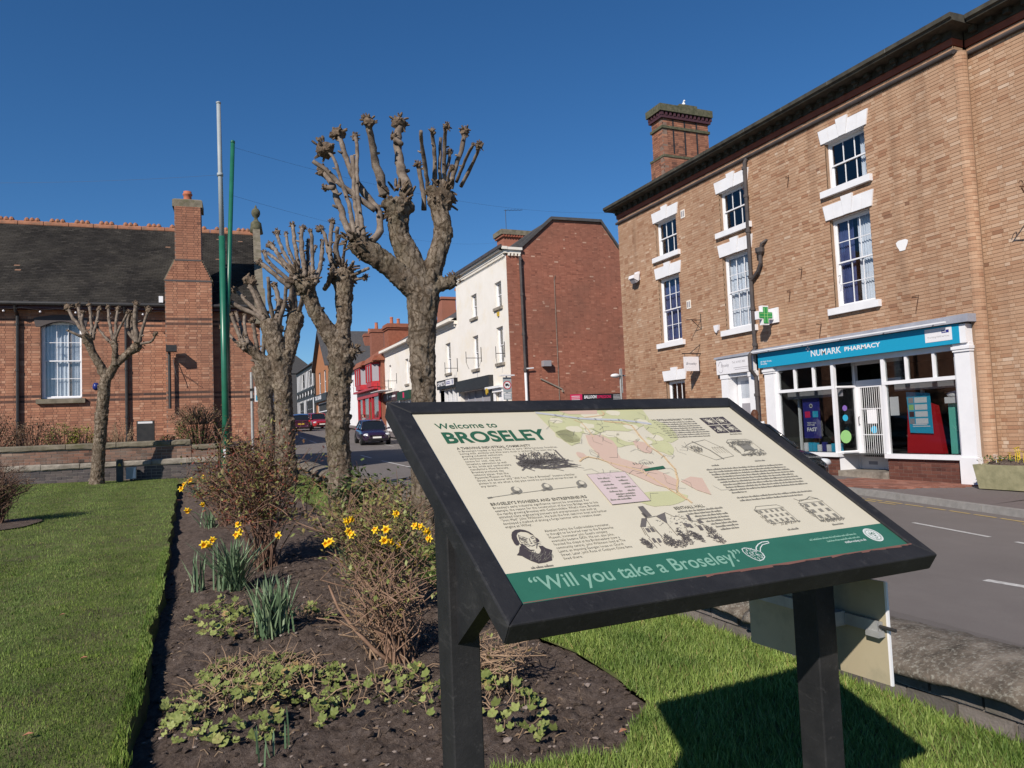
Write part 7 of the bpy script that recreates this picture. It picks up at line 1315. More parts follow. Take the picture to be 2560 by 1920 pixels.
PCOAT= [(0.0994,0.1762),(0.1042,0.1774),(0.1069,0.1710),(0.1101,0.1627),(0.1198,0.1562),(0.1259,0.1513),(0.1341,0.1607),(0.1348,0.1725),(0.1428,0.1713),(0.1455,0.1648),(0.1548,0.1574),(0.1489,0.1485),(0.1421,0.1322),(0.1277,0.1290),(0.1135,0.1286),(0.1035,0.1369),(0.0965,0.1456),(0.0925,0.1520),(0.0843,0.1553),(0.0914,0.1618)]
PSHADE= [(0.1028,0.1836),(0.1085,0.1807),(0.1108,0.1764),(0.1122,0.1702),(0.1153,0.1648),(0.1215,0.1628),(0.1149,0.1609),(0.1083,0.1649),(0.1043,0.1715),(0.1024,0.1767)]
PLINES=[[(0.1128,0.1962),(0.1184,0.1974),(0.1229,0.1946)],[(0.1303,0.1966),(0.1356,0.1985),(0.1381,0.1960)],[(0.1142,0.1929),(0.1198,0.1927)],[(0.1303,0.1935),(0.1353,0.1932)],[(0.1263,0.1941),(0.1243,0.1853),(0.1259,0.1810),(0.1227,0.1805)],[(0.1172,0.1763),(0.1223,0.1735),(0.1292,0.1758)],[(0.1105,0.2068),(0.1062,0.1911),(0.1072,0.1809)],[(0.1376,0.1903),(0.1348,0.1786),(0.1279,0.1667)],[(0.1304,0.2122),(0.1349,0.2031)],[(0.1056,0.1713),(0.1109,0.1645),(0.1215,0.1628)]]
HPOLY=[[(0.4003,0.2539),(0.4141,0.2546),(0.4136,0.2208),(0.3962,0.2184)],[(0.3945,0.2317),(0.4024,0.2342),(0.4018,0.2177),(0.3956,0.2162)],[(0.3860,0.2175),(0.3980,0.2158),(0.3787,0.1909),(0.3663,0.1927)],[(0.4214,0.2192),(0.4498,0.2278),(0.4319,0.1924),(0.4282,0.2022)],[(0.4924,0.2148),(0.5000,0.2125),(0.4952,0.1951),(0.4878,0.1950)],[(0.5061,0.1960),(0.5144,0.1972),(0.5178,0.1847),(0.5062,0.1840)]]
HLINE=[[(0.3948,0.2163),(0.3904,0.1892),(0.3956,0.1593)],[(0.4003,0.2167),(0.4217,0.2196)],[(0.4498,0.2278),(0.4627,0.2116),(0.4709,0.2129),(0.4760,0.2050),(0.4860,0.2036),(0.4895,0.1935),(0.5028,0.1916),(0.5062,0.1817),(0.5162,0.1755),(0.5114,0.1484)],[(0.4319,0.1924),(0.4298,0.1563)],[(0.3711,0.1897),(0.3663,0.1660),(0.3669,0.1593)],[(0.3826,0.1903),(0.3951,0.1885),(0.3941,0.1595)],[(0.4682,0.1918),(0.4625,0.1672)],[(0.4930,0.1836),(0.4966,0.1621)],[(0.5112,0.1810),(0.5049,0.1494)],[(0.3686,0.1924),(0.3630,0.1687)],[(0.3633,0.1577),(0.3635,0.1299)],[(0.3729,0.1584),(0.3749,0.1344)],[(0.3927,0.1575),(0.3911,0.1383)]]
HWIN=[[(0.3736,0.1871),(0.3821,0.1870),(0.3807,0.1748),(0.3731,0.1749)],[(0.3837,0.1868),(0.3906,0.1869),(0.3907,0.1745),(0.3830,0.1745)],[(0.4683,0.1895),(0.4772,0.1894),(0.4751,0.1768),(0.4670,0.1757)],[(0.4765,0.1859),(0.4834,0.1854),(0.4833,0.1733),(0.4752,0.1733)],[(0.4495,0.1933),(0.4576,0.1933),(0.4561,0.1889),(0.4489,0.1888)],[(0.4421,0.1782),(0.4477,0.1785),(0.4463,0.1730),(0.4408,0.1727)],[(0.4947,0.1786),(0.5037,0.1785),(0.5014,0.1637),(0.4917,0.1628)],[(0.3686,0.1569),(0.3753,0.1569),(0.3740,0.1452),(0.3667,0.1443)],[(0.3792,0.1552),(0.3860,0.1553),(0.3847,0.1436),(0.3772,0.1426)]]
HBUSH=[(0.3485,0.1492,0.0060),(0.3523,0.1401,0.0052),(0.3970,0.1395,0.0084),(0.4065,0.1337,0.0092),(0.4219,0.1313,0.0100),(0.4416,0.1368,0.0094),(0.4645,0.1555,0.0096),(0.4695,0.1480,0.0088),(0.4745,0.1406,0.0064),(0.5163,0.1615,0.0083),(0.5131,0.1436,0.0115),(0.5148,0.1299,0.0098),(0.4406,0.1591,0.0055),(0.4054,0.1512,0.0062),(0.4443,0.1474,0.0063)]
k = Ink(); k.poly(PHAIR[:14]+PHAIR[14:]); k.poly(PCOAT); k.poly(PSHADE); k.put('portrait_sketch', 'ink_dark')
k = Ink(2)
for l_ in PLINES: k.line(l_, .0014)
rn = random.Random(22); scribble(k, (.112,.19), .006, .016, 40, .006, .0006, -.9, .3); scribble(k, (.134,.181), .006, .008, 24, .005, .0005, -.6, .3); k.put('portrait_lines', 'ink_sketch')
k = Ink(2); rn = random.Random(23); scribble(k, (.125,.143), .024, .012, 60, .008, .0006, .9, .3); k.put('portrait_highlight', 'ink_soft')
k = Ink(); rn = random.Random(15)
for p_ in HPOLY: k.poly(p_)
for p_ in HWIN: k.poly(p_)
for l_ in HLINE: k.line(l_, .0015)
for (x_, y_, r_) in HBUSH: scribble(k, (x_, y_), r_*1.25, .011, 70, .005, .0011, 1.4, .9)
scribble(k, (.45,.19), .05, .03, 60, .005, .0006, .2, .3); k.put('hall_sketch', 'ink_sketch')
# tiles
k = Ink(); k.poly([(.818,.514),(.902,.516),(.903,.596),(.818,.592)]); k.put('tile_sketch', 'ink_dark'); k = Ink(2); k.line([(.86,.515),(.86,.594)], .003); k.line([(.818,.553),(.902,.556)], .003)
for (a, b_) in ((.839,.573),(.881,.576),(.839,.534),(.881,.536)): k.blobp((a,b_), .007, a*90+b_*40, amp=.6, n=26); scribble(k, (a,b_), .017, .015, 34, .008, .0012, rn.random()*6, 1.2)
k.put('tile_pattern', 'panel_cream')
def sketch_house(s0, s1, t0, t1, rows, cols, seed, hatch=60):
    global k
    k.line([(s0,t0),(s1,t0),(s1,t1),(s0,t1),(s0,t0)], .0014); k.line([(s0-.004,t1),(s0+.01,t1+.012),(s1-.008,t1+.011),(s1+.004,t1)], .0014)
    for i in range(cols):
        for j in range(rows):
            a = s0+(s1-s0)*(i+.3)/cols; b_ = t0+(t1-t0)*(j+.3)/rows; w = (s1-s0)/cols*.45; h = (t1-t0)/rows*.55; k.poly([(a,b_),(a+w,b_),(a+w,b_+h),(a,b_+h)])
    scribble(k, ((s0+s1)/2, t0-.003), (s1-s0)*.55, .006, hatch, .006, .0012, 1.3, .6); scribble(k, (s0-.002,(t0+t1)/2), .006, (t1-t0)*.5, hatch//2, .008, .001, 1.4, .3)
k = Ink(); sketch_house(.675,.752,.158,.205,3,5,1); sketch_house(.812,.88,.15,.212,3,3,2,120); k.line([(.81,.23),(.82,.22),(.845,.225),(.86,.232),(.878,.222)], .002); sketch_house(.815,.893,.412,.47,1,1,3,120); scribble(k, (.855,.46), .035, .012, 160, .008, .0012, 1.5, .2); scribble(k, (.86,.425), .03, .01, 60, .01, .001, .2, .3)
k.line([(.668,.466),(.69,.43),(.72,.398)], .0016); k.line([(.675,.462),(.7,.475),(.755,.487),(.785,.44),(.785,.41),(.74,.402),(.72,.398)], .0014); k.line([(.712,.482),(.735,.44),(.745,.4)], .004); scribble(k, (.7,.445), .016, .014, 90, .008, .0012, 1.4, .2)
for i in range(5): k.line([(.748+i*.008,.425),(.748+i*.008,.448),(.751+i*.008,.453),(.754+i*.008,.448)], .0011)
k.put('building_sketch', 'ink_soft')
# posts and gussets
for (x, n) in ((.415, 0), (1.287, 1)):
    q = MB(); zt = lambda y: 1.0212-.02+(y-1.0227)/.5924*.3605-.03
    q.prism([(x,1.285,-.3),(x,1.358,-.3),(x,1.358,zt(1.358)),(x,1.285,zt(1.285))], (.058,0,0)); o = q.build('post', M['recycled_plastic'], lb); bv = o.modifiers.new('bevel','BEVEL'); bv.width = .003; bv.segments = 2
    q = MB(); q.prism([(x+.014,1.284,.93),(x+.014,1.284,zt(1.284)),(x+.014,1.13,zt(1.13))], (.03,0,0)); q.build('gusset', M['recycled_plastic'], lb)
    q = MB(); q.obox(S(.03 if n == 0 else BW-.075,.35,-.047)+WU*.02, WU*.025, HU*.27, NU*.011); q.build('batten', M['recycled_plastic'], lb)
# ---------------------------------------------------------------- back of a road sign beside the wall
rsn = thing('road_sign_back', 'small plate seen from behind, clamped to the right post of the information board', 'sign', (1.40, 1.4, .69))
mat('sign_back', [(.34,.29,.195),(.4,.345,.24)], scale=3, rough=.6, dirt=(.26,.24,.17), dscale=9); mat('galvanised', [(.3,.3,.3),(.42,.42,.42)], scale=20, rough=.5, metal=.4)
q = MB(); q.prism([(1.4,1.195,.713),(1.4,1.64,.698),(1.4,1.64,.93),(1.4,1.195,.94)], (.004,0,0)); q.build('plate', M['sign_back'], rsn)
q = MB(); q.prism([(1.3985,1.19,.713),(1.3985,1.195,.713),(1.3985,1.195,.94),(1.3985,1.19,.94)], (.006,0,0)); q.build('plate_edge', M['white_paint'], rsn)
q = MB(); q.box(1.384, 1.399, 1.205, 1.63, .832, .85); q.box(1.381, 1.385, 1.205, 1.63, .828, .854); q.box(1.378,1.399,1.2,1.235,.818,.832); q.build('rail', M['galvanised'], rsn); q = MB(); q.tube([(1.39,1.22,.841),(1.39,1.165,.841)], .0045, 6); q.build('bolt', M['iron_black'], rsn); q = MB(); q.box(1.34, 1.385, 1.295, 1.35, .825, .857); q.build('clamp', M['galvanised'], rsn)

# ---------------------------------------------------------------- poles, posts, boxes
mat('pole_green', [(.012,.1,.06),(.02,.14,.085)], rough=.35, scale=4, spec=.5); mat('pole_grey', [(.26,.29,.31),(.34,.37,.39)], rough=.5, scale=4)
pz0 = zl(.5,15.5)
p1 = thing('tall_pole', 'taller pole, green below and grey above, beside the third tree', 'pole', (.54,15.5,pz0-.1)); q = MB(); q.tube([(.545,15.5,pz0-.2),(.54,15.5,5.35)], [.066,.058], 14); q.lathe((.545,15.5,pz0), [(.09,-.05),(.09,.5),(.07,.55)], 14); q.build('lower_tube', M['pole_green'], p1, smooth=True); q = MB(); q.tube([(.54,15.5,5.35),(.525,15.5,8.08)], [.05,.04], 12); q.lathe((.53,15.5,6.6), [(.046,-.03),(.06,-.03),(.06,.03),(.046,.03)], 12); q.lathe((.525,15.5,8.06), [(.045,0),(.05,.03),(.02,.05)], 12); q.build('upper_tube', M['pole_grey'], p1, smooth=True)
q = MB(); q.prism([(.49,15.432,.95),(.53,15.428,.95),(.53,15.428,1.1),(.49,15.432,1.1)], (0,.004,0)); q.build('sticker', M['print_white'], p1)
p2 = thing('tall_pole', 'shorter leaning all-green pole crossing the taller one', 'pole', (.47,15.62,pz0-.1)); q = MB(); q.tube([(.46,15.62,pz0-.2),(.78,15.5,7.3)], [.052,.042], 12); q.lathe((.78,15.5,7.28), [(.045,0),(.045,.04),(.02,.06)], 10); q.build('tube', M['pole_green'], p2, smooth=True)
pk = thing('parking_sign', 'white parking sign with arrow on a grey post behind the pollarded trees', 'sign', (1.28,18.9,.3)); q = MB(); q.tube([(1.27,18.9,.2),(1.27,18.9,2.9)], .036, 10); q.build('post', M['galvanised'], pk); q = MB(); q.box(1.33, 2.0, 18.83, 18.85, 2.17, 2.54); q.build('plate', M['print_white'], pk); q = MB(); q.box(1.36,1.5,18.826,18.83,2.2,2.33); q.build('blue_square', M['print_blue'], pk); put_text('P', pk, M['print_white'], (1.4,18.823,2.215), RY, height=.1, bold=.05); put_text('To', pk, M['print_black'], (1.56,18.825,2.38), RY, height=.09)
q = MB(); q.tube([(1.43,18.826,2.5),(1.425,18.826,2.44),(1.46,18.826,2.44),(1.48,18.826,2.39)], .008, 5); q.tube([(1.43+.035*math.cos(a),18.826,2.405+.035*math.sin(a)) for a in np.linspace(1.9,6,10)], .006, 5); q.lathe((1.43,18.83,2.52), [(.012,0),(.012,.004)], 8, axis=(0,-1,0)); q.box(1.6,1.8,18.826,18.83,2.25,2.27); q.build('pictogram', M['print_black'], pk)
q = MB(); q.box(1.23,1.34,18.86,18.95,2.2,2.26); q.box(1.23,1.34,18.86,18.95,2.44,2.5); q.build('clamp', M['iron_black'], pk)
mat('cabinet_grey', [(.05,.055,.055),(.075,.08,.078)], rough=.6)
bo = thing('service_bollard', 'dark grey service post with yellow warning triangle against the retaining wall', 'bollard', (-1.67,19.75,.35)); q = MB(); q.box(-1.74,-1.6,19.68,19.84,.3,.92); q.build('post', M['cabinet_grey'], bo); q = MB(); q.prism([(-1.715,19.678,.76),(-1.625,19.678,.76),(-1.67,19.678,.84)], (0,-.002,0)); q.build('warning_triangle', M['print_yellow'], bo)
jb = thing('junction_box', 'small pale grey electric box beside the dark service post', 'box', (-1.43,19.8,.4)); q = MB(); q.box(-1.54,-1.32,19.72,19.9,.44,.72); q.build('body', M['pole_grey'], jb); q = MB(); q.prism([(-1.4,19.716,.46),(-1.33,19.716,.46),(-1.33,19.716,.7),(-1.37,19.716,.7)], (0,.004,0)); q.build('lid', M['print_white'], jb); q = MB(); q.box(-1.46,-1.4,19.78,19.84,.3,.44); q.build('stand', M['cabinet_grey'], jb)
bk = thing('black_box', 'black cabinet with white label strip standing behind the retaining wall', 'box', (-1.15,20.7,1.12)); q = MB(); q.box(-1.36,-.96,20.6,20.85,1.1,1.84); q.build('body', M['iron_black'], bk); q = MB(); q.box(-1.33,-1.0,20.595,20.6,1.77,1.82); q.build('label_strip', M['print_white'], bk)
q = MB(); q.blob((-2.08,19.15,2.62), .075, 3, .15, 2, sc=(1,1,1.25)); solo(q, 'bird_feeder', mat('blue_plastic', [(.02,.03,.16)], rough=.3), 'dark blue ball hanging in the fork of the small pollarded tree', 'feeder', smooth=True)
for i in range(2):
    X0, Y0 = ((12.78,30), (16.22,26))[i]; sx = (1, .25)[i]
    sg = thing('weight_limit_sign', ('round red bordered lorry sign in front of the white house corner','round red bordered lorry sign at the corner of the brick building')[i], 'sign', (X0,Y0+.05,-.1), 'lorry restriction signs', rz=(0, math.radians(62))[i]); q = MB(); q.tube([(X0,Y0+.05,-.2),(X0,Y0+.05,3.5)], .04, 8); q.build('post', M['galvanised'], sg); q = MB(); q.box(X0-.2,X0+.2,Y0-.02,Y0,2.82,3.5); q.box(X0-.2,X0+.2,Y0-.02,Y0,2.5,2.8); q.build('plate', M['pole_grey'], sg)
    q = MB(); q.lathe((X0,Y0-.02,3.15), [(.19,0),(.19,.004),(.15,.004),(.15,0)], 24, axis=(0,-1,0)); q.build('red_ring', M['print_red'], sg); q = MB(); q.lathe((X0,Y0-.02,3.15), [(.15,0),(.15,.003)], 24, axis=(0,-1,0)); q.build('disc', M['print_white'], sg); q = MB(); q.box(X0-.1,X0+.04,Y0-.026,Y0-.024,3.12,3.22); q.box(X0+.05,X0+.1,Y0-.026,Y0-.024,3.12,3.18); q.lathe((X0-.06,Y0-.024,3.11), [(.022,0),(.022,.003)], 10, axis=(0,-1,0)); q.lathe((X0+.06,Y0-.024,3.11), [(.022,0),(.022,.003)], 10, axis=(0,-1,0)); q.build('lorry_pictogram', M['print_black'], sg)
    q = MB(); [q.box(X0-.15,X0+.15,Y0-.024,Y0-.021,2.56+.08*k_,2.6+.08*k_) for k_ in range(3)]; q.build('plate_text', M['print_white'], sg)
ll = thing('sign_lantern', 'small white lantern on a short arm over the corner lorry sign', 'lamp', (16.1,26,3.2)); q = MB(); q.blob((15.95,26,3.22), .2, 1, .05, 2, sc=(1.1,.6,.45)); q.build('head', M['print_white'], ll, smooth=True); q = MB(); q.tube([(16.1,26,3.24),(16.6,26,3.2)], .025, 6); q.build('arm', M['galvanised'], ll)
l2 = thing('sign_lantern', 'flat white lantern over the lorry sign by the white house', 'lamp', (12.8,30,3.55)); q = MB(); q.box(12.45,13.1,29.85,30.1,3.56,3.61); q.build('head', M['print_white'], l2); q = MB(); q.tube([(12.78,30.05,3.45),(12.78,30.05,3.57)], .03, 6); q.build('arm', M['galvanised'], l2)
def cable(name, label, a, b_, sag, r_=.006):
    a, b_ = Vector(a), Vector(b_); q = MB(); q.tube([a.lerp(b_, k/24)-Vector((0,0,sag*4*(k/24)*(1-k/24))) for k in range(25)], r_, 4); solo(q, name, M['iron_black'], label, 'cable')
cable('overhead_cable', 'thin cable from the taller pole to the far left', (.53,15.5,6.6), (-14,19,7.2), .5, .0018); cable('overhead_cable', 'thin cable from the leaning pole to the white house chimney', (.74,15.5,6.2), (15.4,35.4,11.2), .5, .0024); cable('overhead_cable', 'thin upper cable from the leaning pole across the road', (.77,15.5,7.2), (14.4,21.5,8.7), .5, .002)

# ---------------------------------------------------------------- cars
mat('tyre', [(.015,.015,.015)], rough=.85); mat('alloy', [(.4,.4,.42)], rough=.35, metal=.8); mat('lamp_glass', [(.55,.57,.6)], rough=.1, spec=.6); mat('tail_red', [(.4,.01,.01)], rough=.2); mat('dark_trim', [(.012,.012,.013)], rough=.5); mat('plate_white', [(.7,.7,.66)], rough=.5)
m, t, b = nt('car_window'); b.inputs['Base Color'].default_value = (.012,.014,.017,1); b.inputs['Roughness'].default_value = .04; b.inputs['Specular IOR Level'].default_value = .6; M['car_window'] = m
def car(label, paint, loc, rz, group='cars along the street'):
    root = thing('parked_car', label, 'car', (0,0,0), group); ST = [(-2.02,.5,.36,.6),(-1.96,.68,.27,.68),(-1.8,.79,.22,.76),(-1.45,.86,.2,.85),(-.95,.88,.2,.93),(-.3,.885,.2,.93),(.5,.885,.2,.95),(1.2,.88,.2,.98),(1.65,.86,.22,1.0),(1.88,.8,.28,.97),(1.97,.66,.38,.86)]
    q = MB(); V = []
    for (y, w, zb, zt) in ST:
        h = zt-zb; ring = [(.82*w,zb),(.97*w,zb+.1*h),(w,zb+.4*h),(.985*w,zb+.7*h),(.93*w,zb+.9*h),(.82*w,zt),(.4*w,zt+.025),(0,zt+.03)]; full = ring+[(-x,z) for x, z in ring[-2::-1]]; V += [(x,y,z) for x, z in full]
    n = 15; F = [(i*n+j, i*n+(j+1)%n, (i+1)*n+(j+1)%n, (i+1)*n+j) for i in range(len(ST)-1) for j in range(n)]+[tuple(range(n)), tuple((len(ST)-1)*n+j for j in range(n))[::-1]]
    q.add(V, F); body = q.build('body', paint, root, smooth=True); sm = body.modifiers.new('sub','SUBSURF'); sm.levels = 2; sm.render_levels = 2
    def ring2(y, w, z): return [(-w,y,z),(w,y,z)]
    q = MB(); G = [(-.95,.74,.92),(-.28,.6,1.4),(.2,.62,1.47),(.9,.61,1.46),(1.45,.58,1.38),(1.85,.7,.98)]; Bs = [(-.95,.8),(-.4,.82),(.2,.82),(.9,.81),(1.5,.79),(1.85,.74)]
    V = []
    for (y, w, z), (yb, wb) in zip(G, Bs): V += [(-wb,yb,.93),(-w,y,z),(0,y,z+.02),(w,y,z),(wb,yb,.93)]
    F = [(i*5+j, i*5+j+1, (i+1)*5+j+1, (i+1)*5+j) for i in range(5) for j in range(4)]; q.add(V, F); q.build('windows', M['car_window'], root, smooth=False)
    q = MB(); V = []
    for (y, w, z) in [(-.3,.585,1.41),(.2,.61,1.485),(.9,.605,1.475),(1.5,.57,1.38)]: V += [(-w-.02,y,z),(-w*.5,y,z+.035),(0,y,z+.045),(w*.5,y,z+.035),(w+.02,y,z)]
    q.add(V, [(i*5+j, i*5+j+1, (i+1)*5+j+1, (i+1)*5+j) for i in range(3) for j in range(4)])
    for s_ in (-1,1):
        q.tube([(s_*.79,-.95,.92),(s_*.61,-.3,1.42),(s_*.635,.2,1.475),(s_*.63,.9,1.47),(s_*.6,1.48,1.39),(s_*.74,1.86,.97)], .035, 6); q.tube([(s_*.815,.3,.93),(s_*.64,.32,1.46)], .035, 6)
    q.build('roof', paint, root, smooth=True)
    for (x, y) in ((-.8,-1.28),(.8,-1.28),(-.8,1.28),(.8,1.28)):
        q = MB(); s_ = 1 if x > 0 else -1; q.lathe((x-.1*s_,y,.31), [(.2,0),(.3,.0),(.315,.04),(.315,.16),(.29,.2),(.21,.195)], 20, axis=(s_,0,0)); wl_ = q.build('wheel', M['tyre'], root, smooth=True); q = MB(); q.lathe((x-.1*s_,y,.31), [(.21,.1),(.205,.19),(.12,.17),(.06,.2),(.0,.2)], 16, axis=(s_,0,0)); q.build('rim', M['alloy'], wl_)
        q = MB(); q.lathe((x-.12*s_,y,.33), [(.36,0),(.37,.195)], 20, axis=(s_,0,0)); q.build('wheel_arch', M['dark_trim'], root)
    for s_ in (-1,1):
        q = MB(); q.blob((s_*.62,-1.86,.64), .15, 1, .0, 2, sc=(1.25,.75,.6)); q.build('headlight', M['lamp_glass'], root, smooth=True); q = MB(); q.blob((s_*.7,1.86,.83), .11, 1, 0, 2, sc=(.9,.9,1.4)); q.build('tail_light', M['tail_red'], root, smooth=True); q = MB(); q.blob((s_*.96,-.62,.98), .09, 1, 0, 2, sc=(1.1,.6,.75)); q.tube([(s_*.82,-.6,.95),(s_*.95,-.6,.96)], .025, 5); q.build('mirror', paint, root, smooth=True)
    q = MB(); q.box(-.45,.45,-2.02,-1.9,.52,.6); q.box(-.55,.55,-2.03,-1.9,.3,.42); q.build('grille', M['dark_trim'], root); q = MB(); q.box(-.26,.26,-2.05,-2.0,.43,.53); q.build('number_plate', M['plate_white'], root); q = MB(); q.box(-.26,.26,1.95,2.0,.6,.7); q.build('number_plate', M['print_yellow'], root)
    root.location = loc; root.rotation_euler = (math.atan((zr(loc[1]+2)-zr(loc[1]-2))/4)*math.cos(rz), 0, rz); return root
def paint(name, c): return mat(name, [c], rough=.22, spec=.6, coat=.8, scale=2)
car('black car parked in front of the pharmacy, nearly hidden by the board', paint('paint_black', (.008,.009,.01)), (11.6,13.6,zr(13.6)), 0)
car('dark purple car facing the camera in front of the cream terrace', paint('paint_purple', (.022,.01,.03)), (10.2,46.0,zr(46)), math.radians(-4))
car('dark maroon car parked far up the street with its rear showing', paint('paint_maroon', (.05,.012,.025)), (8.6,67,zr(67)), math.radians(172))
car('bright red car next to the maroon one far up the street', paint('paint_red', (.3,.012,.014)), (10.7,72,zr(72)), math.radians(5))

# ---------------------------------------------------------------- people and bench
mat('skin', [(.5,.3,.22)], rough=.6); mat('hair_brown', [(.07,.028,.016),(.1,.04,.02)], scale=40, rough=.6); mat('cloth_white', [(.6,.6,.62)], rough=.9); mat('cloth_dark', [(.03,.032,.045)], rough=.9); mat('cloth_grey', [(.2,.2,.21)], rough=.9); mat('cloth_pale', [(.45,.42,.38)], rough=.9); mat('shoe', [(.02,.02,.02)], rough=.5)
def person(label, loc, rz, J, top, legs, hairm, hair_long):
    """J: joints in local coordinates, facing -Y"""
    root = thing('person', label, 'person', (0,0,0)); q = MB(); c = lambda *p: [Vector(J[k]) for k in p]
    pel, chest, neck, head = J['pelvis'], J['chest'], J['neck'], J['head']
    for (off) in (-.075, 0, .075): q.tube([Vector(pel)+Vector((off,0,-.04)), Vector(pel)+Vector((off,0,.1)), (Vector(pel)+Vector(chest))/2+Vector((off*.9,0,0)), Vector(chest)+Vector((off*1.25,0,0)), Vector(neck)+Vector((off*.9,0,-.07))], [.105,.1,.1,.105,.06], 12)
    q.tube([Vector(neck)+Vector((0,0,-.08)), Vector(neck), Vector(head)+Vector((0,0,-.06))], [.06,.052,.055], 10)
    h = Vector(head); q.blob(h, .1, 1, 0, 3, sc=(.82,1.0,1.18)); q.blob(h+Vector((0,-.03,-.06)), .07, 1, 0, 2, sc=(.85,1,.9)); q.tube([h+Vector((0,-.085,.02)), h+Vector((0,-.112,-.02)), h+Vector((0,-.095,-.03))], [.009,.014,.012], 6)
    for s_ in (-1,1): q.blob(h+Vector((s_*.085,.01,-.01)), .022, 1, 0, 1, sc=(.45,.8,1.3))
    for s_, side in ((-1,'l'),(1,'r')):
        sh, el, wr, hip, kn, an = [Vector(J[k+side]) for k in ('sh','el','wr','hip','kn','an')]
        q.tube([Vector(chest)+Vector((s_*.1,0,.07)), sh, sh.lerp(el,.5), el, el.lerp(wr,.35), wr], [.06,.062,.05,.042,.042,.028], 10)
        q.tube([Vector(pel)+Vector((s_*.06,0,0)), hip, hip.lerp(kn,.5), kn, kn.lerp(an,.35), an], [.1,.098,.08,.06,.058,.04], 10)
        q.tube([an+Vector((0,.05,-.05)), an+Vector((0,-.04,-.055)), an+Vector((0,-.15,-.065))], [.04,.045,.032], 8)
        d = (wr-el).normalized(); sd3 = d.cross(Vector((0,1,0))); sd3 = sd3.normalized() if sd3.length > .1 else Vector((1,0,0)); fw_ = Vector((0,-1,0)); q.tube([wr, wr+d*.05, wr+d*.085], [.026,.036,.034], 8)
        for f in range(4): b0 = wr+d*.08+fw_*(f-1.5)*.019; l = (.06,.075,.07,.055)[f]; q.tube([b0, b0+d*l*.55, b0+d*l+sd3*.012*s_], [.009,.0085,.007], 6)
        b0 = wr+d*.03+fw_*.035; q.tube([b0, b0+d*.03+fw_*.025, b0+d*.055+fw_*.03], [.012,.011,.008], 6)
    me = remesh(q, .011); o = finish(me, 'body', M['skin'], root)
    me = o.data
    for mm in (top, legs, M['shoe'], M[hairm]): me.materials.append(mm)
    for p in me.polygons:
        x = p.center; hz = x.z-h.z; r_ = 0
        dist_arm = min((x-Vector(J['wr'+s_])).length for s_ in 'lr')
        if hz > -.13 and (x-h).length < .2:
            if x.y > h.y-.02 and hz > -.1 or hz > .065: r_ = 4
        elif x.z > neck[2]-.02: r_ = 0
        elif dist_arm < .17: r_ = 0
        elif x.z > pel[2]+.02 or (x.z > pel[2]-.15 and abs(x.x) > .2): r_ = 1
        elif min((x-Vector(J['an'+s_])).z for s_ in 'lr') < -.01 and min((x-Vector(J['an'+s_])).length for s_ in 'lr') < .2: r_ = 3
        else: r_ = 2
        p.material_index = r_
    q = MB(); q.blob(h+Vector((0,.022,.022)), .108, 2, .08, 3, sc=(.9,1.0,1.12))
    if hair_long: q.tube([h+Vector((0,.06,.02)), h+Vector((0,.09,-.12)), h+Vector((0,.08,-.22))], [.08,.075,.04], 10)
    hr = MB(); hr.v = q.v; hr.f = [f for f in q.f if not all((Vector(q.v[i]).y < h.y-.045 and Vector(q.v[i]).z < h.z+.07) for i in f)]; hr.t = [.5]*len(hr.f); hr.build('hair', M[hairm], root, smooth=True)
    for s_ in (-1,1): q = MB(); q.blob(h+Vector((s_*.033,-.088,.012)), .011, 1, 0, 1); q.build('eye', M['print_black'], root)
    q = MB(); q.tube([h+Vector((-.022,-.095,-.055)), h+Vector((0,-.102,-.057)), h+Vector((.022,-.095,-.055))], .005, 5); q.build('mouth', M['print_red'], root)
    root.location = loc; root.rotation_euler = (0,0,rz); return root
STAND = dict(pelvis=(0,0,.92), chest=(0,0,1.28), neck=(0,.01,1.45), head=(0,-.01,1.59), shl=(-.19,0,1.38), ell=(-.25,.03,1.1), wrl=(-.24,-.06,.86), hipl=(-.1,0,.88), knl=(-.1,-.01,.49), anl=(-.1,.02,.08), shr=(.19,0,1.38), elr=(.25,.03,1.1), wrr=(.24,-.06,.86), hipr=(.1,0,.88), knr=(.11,-.05,.49), anr=(.11,-.06,.08))
SIT = dict(pelvis=(0,.05,.52), chest=(0,.0,.88), neck=(0,-.02,1.05), head=(0,-.05,1.19), shl=(-.19,0,.98), ell=(-.24,-.1,.74), wrl=(-.13,-.3,.66), hipl=(-.1,0,.5), knl=(-.12,-.42,.5), anl=(-.13,-.4,.08), shr=(.19,0,.98), elr=(.24,-.1,.74), wrr=(.13,-.3,.66), hipr=(.1,0,.5), knr=(.12,-.42,.5), anr=(.14,-.46,.08))
person('person with brown hair and white top standing by the dental doorway', (13.35,15.0,-.245), math.radians(150), STAND, M['cloth_white'], M['cloth_dark'], 'hair_brown', True)
bz_ = zr(61.2)+.13
person('person in grey top sitting on the bench before the red shop', (12.95,61.2,bz_), math.radians(-70), SIT, M['cloth_grey'], M['cloth_pale'], 'hair_brown', False)
bench = thing('street_bench', 'timber bench under the seated person before the red shop', 'bench', (13.0,61.2,bz_)); q = MB()
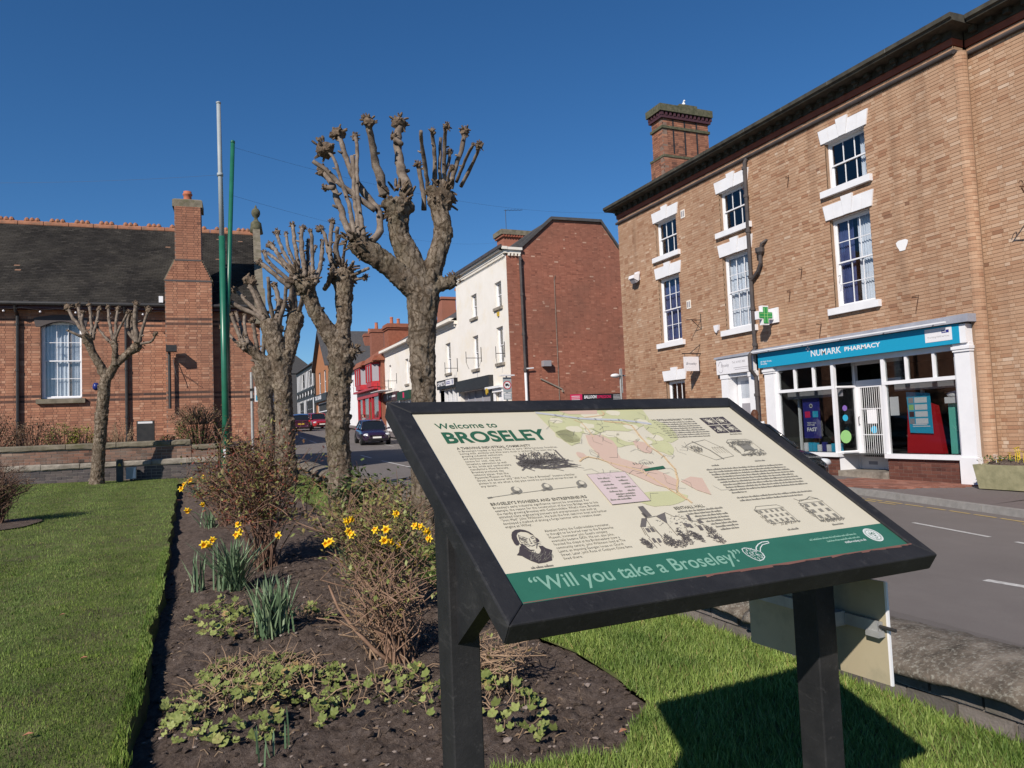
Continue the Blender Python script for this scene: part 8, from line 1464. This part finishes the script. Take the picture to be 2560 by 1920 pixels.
for i in range(4): q = MB(); q.box(12.75+i*.13, 12.86+i*.13, 60.1, 62.4, bz_+.42, bz_+.46); q.build('seat_slat', M['cane'], bench)
for i in range(2): q = MB(); q.box(13.27, 13.31, 60.1, 62.4, bz_+.56+i*.17, bz_+.68+i*.17); q.build('back_slat', M['cane'], bench)
for y in (60.2, 62.3):
    q = MB(); q.box(12.78,12.84,y-.03,y+.03,bz_,bz_+.42); q.box(13.24,13.3,y-.03,y+.03,bz_,bz_+.9); q.build('leg', M['stone_pale'], bench)
# flowers in the stone planter
rn = random.Random(31); FM2 = {}
for nm, col in (('yellow',(.75,.55,.03)),('white',(.75,.72,.68))):
    mat('pansy_'+nm, [col], rough=.7)
for i in range(26):
    y = rn.uniform(8.4, 9.35); x = rn.uniform(13.7, 14.15); hh = rn.uniform(.3,.38) if y > 9.0 else rn.uniform(.34,.55)
    q = MB()
    for k_ in range(5): a = k_*1.257; q.add([(x,y,hh),(x+.03*math.cos(a-.5),y+.03*math.sin(a-.5),hh+.012),(x+.042*math.cos(a),y+.042*math.sin(a),hh+.008),(x+.03*math.cos(a+.5),y+.03*math.sin(a+.5),hh+.012)], [(0,1,2,3)])
    q.tube([(x,y,hh),(x,y,.22)], .004, 4); q.build('pansy', M['pansy_white' if y > 9.05 else 'pansy_yellow'], pl)
leaves('planter_foliage', [(rn.uniform(13.68,14.2), rn.uniform(8.35,9.4), rn.uniform(.24,.36)) for i in range(260)], .06, 'green_leaf', pl)
# fallen leaves on the grass
for i, (x, y) in enumerate(((2.62,1.75),(2.25,2.0),(1.62,2.72),(-.7,3.9),(-.62,5.0),(-.9,6.2))):
    q = MB(); z = zl(x,y)+.022; q.add([(x-.022,y,z),(x,y-.012,z+.008),(x+.024,y+.002,z+.004),(x+.002,y+.014,z+.01)], [(0,1,2,3)]); solo(q, 'fallen_leaf', M['ridge_tile'], ['dry orange leaf on the grass by the wall foot','small dry leaf in the grass right of the post','orange leaf at the front edge of the soil','dry leaf on the lawn near the bottom edge','curled leaf on the lawn beside the bed','leaf on the lawn farther up the bed edge'][i], 'leaf')
